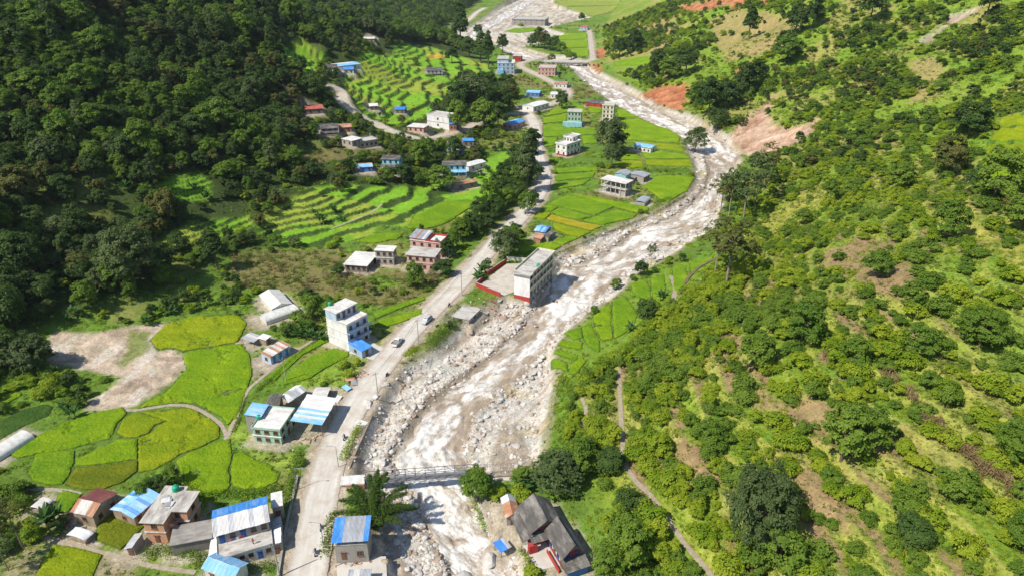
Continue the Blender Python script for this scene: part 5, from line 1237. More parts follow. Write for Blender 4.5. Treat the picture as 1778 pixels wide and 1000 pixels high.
# ------------------------------------------------------------------ instanced masses ("stuff")
def scatter(name, label, cat, P, scl, rot, idx, sources, kind='stuff', group=None):
    """one object: points that carry copies of a few source meshes"""
    me = bpy.data.meshes.new(name); n = len(P)
    me.vertices.add(n); me.vertices.foreach_set('co', np.asarray(P, np.float32).ravel())
    for nm, ty, a in (('s', 'FLOAT_VECTOR', scl), ('r', 'FLOAT_VECTOR', rot)):
        at = me.attributes.new(nm, ty, 'POINT'); at.data.foreach_set('vector', np.asarray(a, np.float32).ravel())
    at = me.attributes.new('k', 'INT', 'POINT'); at.data.foreach_set('value', np.asarray(idx, np.int32))
    o = place(name, me)
    ng = bpy.data.node_groups.new(name, 'GeometryNodeTree')
    ng.interface.new_socket('Geometry', in_out='INPUT', socket_type='NodeSocketGeometry'); ng.interface.new_socket('Geometry', in_out='OUTPUT', socket_type='NodeSocketGeometry')
    gi = ng.nodes.new('NodeGroupInput'); go = ng.nodes.new('NodeGroupOutput'); jn = ng.nodes.new('GeometryNodeJoinGeometry')
    def attr(nm, ty):
        a = ng.nodes.new('GeometryNodeInputNamedAttribute'); a.data_type = ty; a.inputs['Name'].default_value = nm; return a.outputs['Attribute']
    sa, ra, ka = attr('s', 'FLOAT_VECTOR'), attr('r', 'FLOAT_VECTOR'), attr('k', 'INT')
    for i, src in enumerate(sources):
        so = bpy.data.objects.new(src.name, src)
        oi = ng.nodes.new('GeometryNodeObjectInfo'); oi.inputs['Object'].default_value = so; oi.inputs['As Instance'].default_value = True
        cp = ng.nodes.new('FunctionNodeCompare'); cp.data_type = 'INT'; cp.operation = 'EQUAL'
        ints = [s for s in cp.inputs if s.type == 'INT']; ng.links.new(ka, ints[0]); ints[1].default_value = i
        ip = ng.nodes.new('GeometryNodeInstanceOnPoints')
        ng.links.new(gi.outputs[0], ip.inputs['Points']); ng.links.new(cp.outputs[0], ip.inputs['Selection']); ng.links.new(oi.outputs['Geometry'], ip.inputs['Instance'])
        ng.links.new(sa, ip.inputs['Scale']); ng.links.new(ra, ip.inputs['Rotation']); ng.links.new(ip.outputs[0], jn.inputs[0])
    ng.links.new(jn.outputs[0], go.inputs[0])
    md = o.modifiers.new('scatter', 'NODES'); md.node_group = ng
    return tag(o, label, cat, group, kind)
def rots(n): return np.column_stack([np.zeros(n), np.zeros(n), rng.random(n)*6.283])

# ------------------------------------------------------------------ leaf meshes
def leaf_quads(cent, nrm, size, jitter=.42, asp=.62):
    """one bent leaf patch per centre: (n,3) centres and normals -> vertices, faces"""
    n = len(cent)
    N = nrm + rng.normal(size=(n, 3))*jitter; N /= np.linalg.norm(N, axis=1)[:, None]+1e-9
    t = rng.normal(size=(n, 3)); t -= (t*N).sum(1)[:, None]*N; t /= np.linalg.norm(t, axis=1)[:, None]+1e-9
    b = np.cross(N, t); s = (size*(.6+.8*rng.random(n)))[:, None] if np.ndim(size) else (size*(.6+.8*rng.random(n)))[:, None]
    V = np.stack([cent-t*s, cent-b*s*asp+N*s*.18, cent+t*s, cent+b*s*asp+N*s*.18], 1).reshape(-1, 3)
    F = np.arange(4*n).reshape(n, 4)
    return V, F
def crown_mesh(name, R, H, z0, nclump, nleaf, leaf, m, lump=.32, flat=.6, top=1.0, cone=0.0):
    u = rng.normal(size=(nclump*3, 3)); u /= np.linalg.norm(u, axis=1)[:, None]
    u = u[u[:, 2] > -.45][:nclump]; k = len(u)
    rad = .40+.55*rng.random(k)**.5+.28*(rng.random(k) < .18)*rng.random(k)
    c = u*rad[:, None]*np.array([R, R, H/2]); zc = z0+H/2
    if cone: f = 1-cone*np.clip((c[:, 2]+H/2)/H, 0, 1); c[:, :2] *= f[:, None]
    cr = R*lump*(.45+1.05*rng.random(k))
    Vs, Ts = [], []
    for i in range(k):
        v = rng.normal(size=(nleaf, 3)); v /= np.linalg.norm(v, axis=1)[:, None]; v[:, 2] = np.where(v[:, 2] < -.3, -v[:, 2], v[:, 2])
        p = c[i]+v*(cr[i]*(.55+.5*rng.random(nleaf)))[:, None]*np.array([1, 1, .75])
        out = v*.6+u[i]*.5+np.array([0, 0, flat])
        V, F = leaf_quads(p, out, np.full(nleaf, leaf))
        Vs.append(V); Ts.append(np.full(len(V), rng.random()))
    V = np.concatenate(Vs); V[:, 2] += zc; T = np.concatenate(Ts)
    return np_mesh(name, V, np.arange(len(V)).reshape(-1, 4), m, False, {'tint': ('FLOAT', T)})
BARK = mat('bark', (.16, .12, .085), .95, .4, 3, bmp=.5)
BARKP = mat('bark_pale', (.30, .25, .19), .95, .35, 3, bmp=.5)
def trunk_mesh(name, h, r, spread, nl=5, m=None):
    b = MB(); pts = [Vector((0, 0, -.8)), Vector((random.uniform(-.1, .1)*h*.2, random.uniform(-.1, .1)*h*.2, h*.45)), Vector((random.uniform(-.1, .1)*h*.3, random.uniform(-.1, .1)*h*.3, h))]
    b.tube(pts[0], pts[1], r, r*.75, 7); b.tube(pts[1], pts[2], r*.75, r*.25, 6)
    for i in range(nl):
        a = 6.283*i/nl+random.random(); s = pts[1].lerp(pts[2], random.random()*.8); e_ = s+Vector((math.cos(a)*spread, math.sin(a)*spread, spread*random.uniform(.4, .9)))
        b.tube(s, e_, r*.4, r*.1, 5)
    return b.mesh(name, m or BARK)
L_DARK = leafmat('leaf_dark', (.045, .092, .016), (.090, .155, .028)); L_MID = leafmat('leaf_mid', (.11, .205, .020), (.21, .305, .036), .42); L_LIME = leafmat('leaf_lime', (.21, .32, .016), (.37, .43, .030), .45); L_GREY = leafmat('leaf_grey', (.075, .12, .035), (.15, .20, .065)); L_GRASS = leafmat('leaf_grass', (.10, .18, .02), (.24, .27, .05)); L_DRY = leafmat('leaf_dry', (.25, .17, .08), (.40, .31, .16), .2); L_BAN = leafmat('leaf_banana', (.06, .14, .03), (.13, .23, .07), .4); L_OLIVE = leafmat('leaf_olive', (.10, .12, .025), (.20, .19, .045))
def kind(n, mk): return [mk(i) for i in range(n)]
# unit trees: about 10 m tall, 7 m wide; bushes about 3 m
BROAD = [(trunk_mesh('trunk', 5.5, .28, 2.0), crown_mesh('crown', 3.6+.4*(i % 3), 8.4+.8*(i % 2), .5, 64, 66, .30, [L_DARK, L_MID, L_DARK, L_OLIVE, L_MID, L_GREY][i], .27)) for i in range(6)]
TALL = [(trunk_mesh('trunk', 9.5, .24, 1.0, 9), crown_mesh('crown', 2.9, 12.5, .2, 80, 56, .29, [L_DARK, L_GREY, L_DARK][i], .28, .2, 1, .62)) for i in range(3)]
FRUIT = [(trunk_mesh('trunk', 1.6, .11, .8, 4), crown_mesh('crown', 1.5+.35*(i % 2), 2.3+.3*i, .1, 30, 70, .17, [L_MID, L_LIME, L_LIME, L_MID, L_DARK][i], .36)) for i in range(5)]
AIRY = [(trunk_mesh('trunk', 8.0, .18, 1.8, 8, BARKP), crown_mesh('crown', 3.2, 8.0, 3.2, 42, 26, .26, [L_GREY, L_OLIVE][i], .24)) for i in range(2)]
HUGE = [(trunk_mesh('trunk', 9.0, .5, 4.0, 7), crown_mesh('crown', 7.2, 14.5, .6, 190, 78, .27, [L_GREY, L_MID][i], .17)) for i in range(2)]
def frond(b, base, az, el, L, w, m=0, n=6, droop=1.0):
    p = Vector(base); vs = []; d = Vector((math.cos(az)*math.cos(el), math.sin(az)*math.cos(el), math.sin(el))); side = Vector((-math.sin(az), math.cos(az), 0))
    for i in range(n+1):
        t = i/n; ww = w*math.sin(math.pi*min(.98, .12+.86*t))**.6*(1-.3*t)
        vs += [p-side*ww-Vector((0, 0, ww*.25)), p, p+side*ww-Vector((0, 0, ww*.25))]
        p = p+d*(L/n); d = (d+Vector((0, 0, -.16*droop))).normalized()
    b.add(vs, [f for i in range(n) for f in ((3*i, 3*i+1, 3*i+4, 3*i+3), (3*i+1, 3*i+2, 3*i+5, 3*i+4))], m)
def banana_meshes(seed):
    random.seed(seed); leaves = []; st = MB()
    for k in range(3 if seed % 2 else 2):
        x, y = random.uniform(-.9, .9), random.uniform(-.9, .9); h = random.uniform(.8, 1.7); st.tube((x, y, -.4), (x, y, h), .16, .09, 6)
        for i in range(8): b = MB(); frond(b, (x, y, h), 6.283*i/8+random.random()*.5, random.uniform(.5, 1.3), random.uniform(1.5, 2.3), .36); leaves.append(b.mesh('leaf', L_BAN, True))
    return st.mesh('stem', mat('banana_stem', (.22, .24, .1), .8)), leaves
BANANA = [banana_meshes(s) for s in (3, 4)]
random.seed(5)
def tuft_mesh(name, n, r, h, leaf, m, up=.3):
    p = rng.normal(size=(n, 3))*np.array([r*.5, r*.5, h*.25]); p[:, 2] = np.abs(p[:, 2])+h*.1
    out = p/np.array([r, r, h])+np.array([0, 0, up]); V, F = leaf_quads(p, out, np.full(n, leaf)); T = np.repeat(rng.random(n)*.6+rng.random()*.4, 4)
    return np_mesh(name, V, F, m, False, {'tint': ('FLOAT', T)})
TUFTS = [tuft_mesh('undergrowth', 34, .9, .9, .20, m) for m in (L_MID, L_LIME, L_GRASS, L_DARK, L_OLIVE)]
def stalk_mesh(name, m, n=3):
    b = MB()
    for k in range(n):
        x, y = random.uniform(-.5, .5), random.uniform(-.5, .5); b.tube((x, y, -.1), (x+random.uniform(-.2, .2), y+random.uniform(-.2, .2), 1.9), .03, .015, 4)
        for i in range(6): frond(b, (x, y, .4+.25*i), random.random()*6.28, .7, .9, .07, 0, 3, 2.2)
    me_ = b.mesh(name, m); return me_
MAIZE = [stalk_mesh('maize', L_DRY), stalk_mesh('maize', L_DRY), stalk_mesh('maize', L_OLIVE), stalk_mesh('maize', L_GRASS)]

# ------------------------------------------------------------------ where things grow
LOOK = {'g': closed}
def look(arr, x, y): i, j = gidx(x, y); return arr[i, j]
OPEN_PX = [  # clearings on the slopes
 [(240, 445), (262, 418), (310, 398), (380, 378), (440, 372), (440, 395), (330, 428)], [(270, 350), (298, 305), (352, 298), (372, 320), (360, 348)], [(480, 80), (512, 60), (562, 95), (576, 126), (545, 132), (498, 112)],
 [(485, 178), (500, 150), (515, 150), (520, 172), (490, 180)], [(60, 565), (200, 550), (225, 558), (190, 572), (80, 575)]]
openm = np.clip(sum(pmask(p, 2) for p in OPEN_PX), 0, 1)
def poisson(x0, x1, y0, y1, spacing, dens, tries=1.0):
    """jittered world grid thinned by a density function"""
    xs = np.arange(x0, x1, spacing); ys = np.arange(y0, y1, spacing*.9)
    X, Y = np.meshgrid(xs, ys); X = X+(np.arange(len(ys)) % 2)[:, None]*spacing/2
    X = X.ravel()+(rng.random(X.size)-.5)*spacing*.85; Y = Y.ravel()+(rng.random(Y.size)-.5)*spacing*.8
    k = (np.abs(X) < halfw(Y)-3) & (Y > 45); X, Y = X[k], Y[k]
    d = dens(X, Y); k = rng.random(len(X)) < d; return X[k], Y[k]
def free(X, Y): return 1-look(closed, X, Y)
trees = []   # (x, y, scale, species, region)
SPEC = {'broad': BROAD, 'tall': TALL, 'fruit': FRUIT, 'airy': AIRY, 'huge': HUGE}
def add(X, Y, s, sp_, var, reg):
    for a in zip(X, Y, s, [sp_]*len(X), var, [reg]*len(X)): trees.append(a)
# left forest
def dl(X, Y): return XL(Y)-X
def d_forest(X, Y):
    d = dl(X, Y); t = look(terr, X, Y); o = look(openm, X, Y)
    base = np.where(Y > 680, sstep(3, 12, d), sstep(8, 26, d)*np.where(Y < 260, 1, sstep(45, 85, d)))*(1-.97*t)*(1-.97*o)*free(X, Y)
    return base*(.55+.6*sstep(.35, .5, fbm(X/40, Y/40, 401)))*(1-look(yard, X, Y))*(1-look(maize_m, X, Y))
X, Y = poisson(-420, 20, 90, 620, 5.3, d_forest)
add(X, Y, np.where(rng.random(len(X)) < .07, 1.25, .45)+.55*rng.random(len(X)), 'broad', np.where(fbm(X/30, Y/30, 403) > .5, rng.choice([0, 2, 5, 0, 2, 3], len(X)), rng.choice([1, 4, 0, 2, 1, 4], len(X))), 'forest')
X, Y = poisson(-800, 40, 620, 2600, 9.5, d_forest)
add(X, Y, 1.0+.6*rng.random(len(X)), 'broad', rng.choice([0, 2, 1, 4, 5], len(X)), 'forest')
X, Y = poisson(-420, 20, 90, 700, 19, lambda X, Y: d_forest(X, Y)*.55)
add(X, Y, .9+.5*rng.random(len(X)), 'tall', rng.integers(0, 3, len(X)), 'forest')
# lower left slope: small trees and shrubs round houses and terraces
def d_mid(X, Y):
    d = dl(X, Y); return sstep(-6, 10, d)*(1-.985*look(terr, X, Y))*free(X, Y)*(1-look(yard, X, Y))*(1-.85*look(maize_m, X, Y))*(.12+.8*sstep(.44, .6, fbm(X/22, Y/22, 411)))*(1-.95*look(openm, X, Y))
X, Y = poisson(-330, 20, 150, 760, 5.6, d_mid)
add(X, Y, .38+.35*rng.random(len(X)), 'broad', rng.integers(0, 6, len(X)), 'slope')
X, Y = poisson(-330, 20, 150, 760, 4.4, lambda X, Y: d_mid(X, Y)*.8*(1-.8*look(m_sh, X, Y))+look(riser, X, Y)*.006)
add(X, Y, .6+.6*rng.random(len(X)), 'fruit', rng.integers(0, 5, len(X)), 'slope')
# right slope: orchard bushes in rows near the camera, scrub above
bare = np.clip(sum(pmask(p, 3) for p in ([(1415, 445), (1510, 405), (1600, 470), (1540, 510), (1460, 480)], [(1255, 425), (1340, 372), (1420, 322), (1450, 340), (1390, 390), (1300, 430)], [(1600, 355), (1700, 385), (1778, 440), (1778, 475), (1690, 420), (1600, 385)],
  [(1020, 890), (1050, 830), (1100, 820), (1120, 860), (1060, 900)], [(1220, 40), (1330, 20), (1400, 40), (1350, 90), (1260, 110)], [(1570, 110), (1620, 95), (1640, 130), (1610, 180)])), 0, 1)
lush_m = pmask([(962, 650), (1000, 660), (1090, 610), (1120, 560), (1240, 470), (1300, 540), (1240, 620), (1170, 720), (1150, 780), (1250, 900), (1300, 1020), (1060, 1020), (1050, 920), (1120, 850), (1050, 830), (962, 820)], 5)
def dr(X, Y): return X-XR(Y)
def d_orch(X, Y):
    i, j = gidx(X, Y); row = np.exp(-((orch_row[i, j]-.48)/.235)**2)
    band = np.where(fbm(X/45, Y/45, 421) > .42, 1, .8); lu = look(lush_m, X, Y)
    return sstep(1, 5, dr(X, Y))*free(X, Y)*(1-.9*look(bare, X, Y))*(1-look(m_rt, X, Y))*np.maximum(np.clip(row, .04, 1)*band, lu*.95)*(1-look(slip_m, X, Y))*.95
X, Y = poisson(-20, 330, 60, 330, 2.65, d_orch)
big = rng.random(len(X))
add(X, Y, .55+.95*rng.random(len(X))**1.5, 'fruit', np.where(fbm(X/17, Y/17, 423)+.25*(rng.random(len(X))-.5) > .5, rng.choice([1, 2, 2, 1, 0], len(X)), rng.choice([0, 3, 0, 3, 1], len(X))), 'orchard')
def d_scrub(X, Y):
    return sstep(2, 8, dr(X, Y))*free(X, Y)*(1-.9*look(bare, X, Y))*(1-look(m_rt, X, Y))*(1-look(slip_m, X, Y))*(.25+.75*sstep(.42, .56, fbm(X/38, Y/38, 431)))
X, Y = poisson(20, 560, 330, 1100, 4.6, d_scrub)
add(X, Y, .5+1.5*rng.random(len(X))**2, 'fruit', rng.integers(0, 5, len(X)), 'scrub')
def d_grove(X, Y): return d_scrub(X, Y)*sstep(.50, .60, fbm(X/48, Y/48, 441))
X, Y = poisson(-10, 560, 60, 1100, 8.0, lambda X, Y: d_grove(X, Y)*np.where(Y < 330, .16, .8))
add(X, Y, .42+.42*rng.random(len(X)), 'broad', rng.choice([0, 1, 2, 4, 3], len(X)), 'grove')
# valley floor hedges and scattered trees
def d_floor(X, Y): return (1-sstep(-4, 4, dl(X, Y)))*(1-sstep(-4, 4, dr(X, Y)))*free(X, Y)*(1-look(yard, X, Y))*sstep(.55, .66, fbm(X/16, Y/16, 451))*.5
X, Y = poisson(-150, 200, 70, 1200, 4.2, d_floor)
add(X, Y, .45+.5*rng.random(len(X)), 'fruit', rng.integers(0, 5, len(X)), 'floor')
foot_m = np.clip(sum(pmask(p, 3) for p in ([(-60, 600), (60, 590), (95, 640), (150, 655), (205, 660), (150, 712), (70, 700), (20, 720), (-60, 760)], [(60, 575), (230, 550), (340, 515), (420, 480), (430, 520), (330, 545), (230, 562), (100, 574)], [(-40, 850), (90, 855), (120, 900), (85, 930), (60, 1010), (-40, 1010)], [(395, 505), (470, 505), (560, 520), (560, 560), (520, 600), (440, 560)])), 0, 1)
X, Y = poisson(-200, -40, 70, 260, 3.0, lambda X, Y: look(foot_m, X, Y)*free(X, Y)*(1-look(yard, X, Y))*(.2+.7*sstep(.42, .55, fbm(X/10, Y/10, 461))))
add(X, Y, .5+.8*rng.random(len(X)), 'fruit', rng.choice([0, 3, 4, 4, 1], len(X)), 'floor')
# trees singled out in the photograph: pixel of the foot, crown width in pixels, species, variant
MARKED = [
 (378, 468, 46, 'tall', 0), (235, 498, 105, 'huge', 0), (60, 642, 85, 'huge', 0), (28, 640, 60, 'broad', 0), (30, 470, 70, 'broad', 0), (915, 335, 44, 'tall', 1), (905, 305, 40, 'broad', 0), (922, 290, 36, 'tall', 0), (1058, 268, 50, 'broad', 5), (1068, 262, 40, 'broad', 0), (1062, 292, 30, 'broad', 5),
 (1206, 265, 36, 'broad', 5), (1290, 385, 60, 'airy', 0), (1265, 380, 55, 'airy', 0), (1310, 360, 62, 'airy', 0), (1325, 330, 50, 'airy', 1), (1250, 372, 45, 'airy', 1), (873, 92, 24, 'broad', 0), (925, 83, 20, 'broad', 2), (965, 90, 20, 'broad', 0), (974, 94, 18, 'broad', 1), (941, 79, 20, 'broad', 5), (985, 97, 16, 'fruit', 1), (992, 104, 18, 'fruit', 0), (830, 62, 16, 'broad', 0), (905, 48, 12, 'fruit', 1), (1010, 38, 14, 'broad', 0), (935, 84, 26, 'broad', 0), (945, 86, 24, 'broad', 3), (955, 88, 22, 'broad', 0), (958, 108, 15, 'broad', 3),
 (1310, 950, 140, 'huge', 0), (1350, 985, 80, 'broad', 1), (1052, 1008, 56, 'broad', 1), (1075, 975, 60, 'broad', 4), (1090, 985, 70, 'broad', 1), (830, 868, 52, 'broad', 4), (905, 838, 36, 'broad', 4), (905, 870, 40, 'fruit', 1), (862, 860, 30, 'fruit', 1), (965, 850, 70, 'broad', 5), (1000, 830, 50, 'broad', 1), (1060, 820, 48, 'broad', 0),
 (1010, 800, 45, 'broad', 1), (1460, 800, 80, 'broad', 1), (1500, 780, 70, 'broad', 1), (1640, 420, 60, 'broad', 4), (1680, 240, 70, 'broad', 0), (1720, 360, 70, 'broad', 1), (1640, 310, 55, 'broad', 3), (1560, 330, 50, 'broad', 1), (1520, 480, 55, 'broad', 4), (1580, 540, 40, 'broad', 1), (1260, 495, 85, 'airy', 1), (1240, 480, 60, 'airy', 1), 
 (1700, 600, 90, 'huge', 1), (1590, 620, 60, 'broad', 1), (1765, 800, 95, 'huge', 1), (1775, 960, 85, 'huge', 1), (1660, 870, 60, 'broad', 1), (1690, 335, 40, 'broad', 0), (1770, 400, 60, 'broad', 4), (1480, 640, 50, 'broad', 4), (1390, 600, 60, 'broad', 1), (1310, 640, 65, 'broad', 1),
 (722, 500, 34, 'broad', 1), (770, 480, 34, 'broad', 0), (893, 428, 38, 'broad', 0), (876, 452, 40, 'broad', 5), (886, 440, 40, 'broad', 1), (834, 484, 24, 'fruit', 0), (846, 468, 26, 'fruit', 4), (915, 370, 30, 'broad', 1), (925, 352, 22, 'broad', 0), (1112, 478, 24, 'broad', 0), (1070, 503, 18, 'broad', 1), (1130, 460, 22, 'airy', 0), (1120, 560, 38, 'broad', 0), (1032, 543, 20, 'fruit', 0), (1265, 350, 50, 'broad', 0),
 (800, 205, 50, 'broad', 0), (825, 200, 55, 'broad', 5), (850, 190, 50, 'broad', 0), (870, 200, 45, 'broad', 0), (840, 225, 45, 'broad', 1), (865, 225, 40, 'broad', 0), (885, 190, 36, 'broad', 3), (810, 180, 40, 'broad', 5), (845, 165, 40, 'broad', 0), (880, 170, 36, 'broad', 0), (795, 225, 34, 'broad', 1), (900, 285, 40, 'broad', 0), (895, 325, 36, 'broad', 1), (870, 345, 36, 'broad', 0), (850, 365, 36, 'broad', 1), (820, 400, 40, 'broad', 0), (800, 420, 36, 'broad', 1), (835, 385, 36, 'broad', 0), (875, 310, 30, 'broad', 0), (765, 330, 40, 'broad', 1), (700, 315, 34, 'broad', 0), (730, 290, 36, 'broad', 1), (790, 275, 30, 'broad', 0),
 (926, 252, 30, 'broad', 0), (918, 268, 32, 'broad', 2), (910, 322, 34, 'broad', 0), (900, 347, 32, 'broad', 2), (886, 342, 34, 'broad', 0), (880, 358, 32, 'broad', 1), (866, 372, 32, 'broad', 0), (858, 382, 30, 'broad', 2), (846, 396, 32, 'broad', 0), (826, 408, 32, 'broad', 2), (810, 414, 34, 'broad', 0), (788, 434, 28, 'broad', 1), (776, 448, 28, 'broad', 0), (893, 302, 34, 'broad', 2), (886, 322, 34, 'broad', 0), (868, 332, 30, 'broad', 2), (912, 300, 36, 'broad', 0), (922, 312, 34, 'broad', 2), (800, 85, 34, 'tall', 0), (815, 100, 34, 'broad', 0), (835, 110, 34, 'tall', 2), (785, 110, 26, 'broad', 0), (848, 120, 26, 'tall', 0), (975, 190, 26, 'broad', 0), (1075, 100, 30, 'broad', 0), (1100, 90, 30, 'broad', 0), (1140, 130, 36, 'broad', 0), (1160, 140, 36, 'broad', 1), (1190, 130, 40, 'broad', 0), (1230, 200, 50, 'broad', 0), (1260, 190, 50, 'broad', 0), (1290, 170, 50, 'broad', 0), (1210, 180, 40, 'broad', 1), (1245, 225, 44, 'broad', 0), (1380, 60, 44, 'broad', 0), (1410, 50, 40, 'broad', 0), (1510, 40, 50, 'broad', 0), (1710, 35, 40, 'tall', 0), (1310, 150, 44, 'broad', 0), (1360, 95, 40, 'broad', 0), (1300, 70, 30, 'tall', 0), (1365, 110, 50, 'broad', 1),
 (255, 868, 36, 'broad', 1), (275, 855, 40, 'broad', 0), (300, 840, 32, 'broad', 1), (335, 870, 30, 'fruit', 1), (590, 480, 30, 'fruit', 4), (520, 560, 40, 'fruit', 0), (545, 555, 34, 'broad', 1), (500, 580, 30, 'fruit', 3), (40, 950, 55, 'airy', 1), (15, 990, 60, 'airy', 0), (470, 720, 20, 'fruit', 1),
]
UNIT_W = {'huge': 15.5, 'broad': 8.2, 'tall': 6.2, 'fruit': 4.2, 'airy': 7.0}
mp = hitp([(u, v) for u, v, *_ in MARKED])
for (u, v, wpx, sp_, var), (x, y, z) in zip(MARKED, mp):
    trees.append((x, y, wpx*depth(x, y, z)/FPX/UNIT_W[sp_], sp_, var, 'marked'))
# keep the outlook of houses, tracks and terraces open: no wild tree grows right in front of them
SETTLED = pmask([(590, 60), (760, 75), (860, 110), (900, 170), (905, 290), (850, 390), (760, 420), (560, 430), (440, 400), (470, 335), (600, 312), (520, 292), (500, 250), (560, 235), (600, 205), (575, 160), (560, 120)], 3)
_tx = np.array([t[0] for t in trees]); _ty = np.array([t[1] for t in trees]); _tz = zat(_tx, _ty); _sz = np.array([t[2]*{'broad': 9, 'tall': 12, 'fruit': 2.9, 'airy': 11, 'huge': 15}[t[3]] for t in trees])
drop = np.zeros(len(trees), bool); reg_ = np.array([t[5] for t in trees])
wild = reg_ != 'marked'
drop |= wild & (reg_ == 'forest') & (look(SETTLED, _tx, _ty) > .5)
vd = np.hypot(_tx, _ty)
for key, o in PLOTS.items():
    hd = math.hypot(*o.c); ux, uy = o.c[0]/hd, o.c[1]/hd
    al = hd-(_tx*ux+_ty*uy); la = np.abs(_tx*uy-_ty*ux); rad = math.hypot(o.Lx, o.Ly)/2
    reach = np.maximum(_sz-.5*o.h, 1.0)*(hd/(CAMH-o.z))
    drop |= wild & (al > -rad-2) & (al < rad+np.minimum(reach, 40)) & (la < rad*.9+_sz*.3)
for nm in ('hillside', 'main', 'upstream', 'fields'):
    for x_, y_, z_ in road_pts[nm][::3]:
        hd = math.hypot(x_, y_); ux, uy = x_/hd, y_/hd; al = hd-(_tx*ux+_ty*uy); la = np.abs(_tx*uy-_ty*ux)
        drop |= wild & (al > -6) & (al < np.minimum(_sz*.8*hd/CAMH, 30)) & (la < 4.5+_sz*.2)
for x_, y_, z_ in path_pts[5][0]:
    hd = math.hypot(x_, y_); ux, uy = x_/hd, y_/hd; al = hd-(_tx*ux+_ty*uy); la = np.abs(_tx*uy-_ty*ux)
    drop |= wild & (al > -2.0) & (al < 3.0) & (la < 1.6)
for P3, *_r in rice_polys:
    c_ = P3.mean(0); hd = math.hypot(c_[0], c_[1]); ux, uy = c_[0]/hd, c_[1]/hd; al = hd-(_tx*ux+_ty*uy); la = np.abs(_tx*uy-_ty*ux); rad = float(np.hypot(*(P3[:, :2]-c_[:2]).T).mean())
    drop |= wild & (al > -rad) & (al < rad*.8+np.minimum(_sz*.7*hd/CAMH, 25)) & (la < rad*.8)
for mk_, st_ in ((m_w1, 9), (m_w2, 9), (m_top, 9), (m_sh, 9), (m_rt, 9)):
    ii_, jj_ = np.nonzero(mk_[::st_, ::st_] > .6)
    for x_, y_ in zip(GX[::st_, ::st_][ii_, jj_], GY[::st_, ::st_][ii_, jj_]):
        hd = math.hypot(x_, y_); ux, uy = x_/hd, y_/hd; al = hd-(_tx*ux+_ty*uy); la = np.abs(_tx*uy-_ty*ux)
        drop |= wild & (_sz > 4) & (al > -1) & (al < np.minimum(_sz*.75*hd/CAMH, 22)) & (la < 2.5)
trees = [t for t, d_ in zip(trees, drop) if not d_]
print('dropped', int(drop.sum()))
# split: the largest in view become single trees, the rest one mass per place
T = [t for t in trees]
tx = np.array([t[0] for t in T]); ty = np.array([t[1] for t in T]); tz_ = zat(tx, ty); ts = np.array([t[2] for t in T])
tw = ts*np.array([UNIT_W[t[3]] for t in T]); app = tw/depth(tx, ty, tz_)
vis = in_frame(tx, ty, tz_+ts*2)
near_m = in_frame(tx, ty, tz_, 220)
NAMES = {'huge': ('spreading_tree', 'tree'), 'broad': ('broadleaf_tree', 'tree'), 'tall': ('tall_tree', 'tree'), 'fruit': ('orchard_bush', 'bush'), 'airy': ('sparse_tree', 'tree')}
CAP = {'huge': 20, 'broad': 285, 'tall': 60, 'fruit': 285, 'airy': 30}
single = np.zeros(len(T), bool)
for sp_, cap in CAP.items():
    ix = [i for i in range(len(T)) if T[i][3] == sp_ and vis[i]]
    ix.sort(key=lambda i: -(app[i]+(1 if T[i][5] == 'marked' and sp_ != 'fruit' else 0)))
    single[ix[:cap]] = True
SHADE = {'huge': ['grey green', 'mid green'], 'broad': ['dark green', 'mid green', 'deep green', 'olive', 'fresh green', 'grey green'], 'tall': ['dark green', 'grey green', 'deep green'], 'fruit': ['mid green', 'lime green', 'yellow green', 'fresh green', 'dark green'], 'airy': ['grey green', 'olive']}
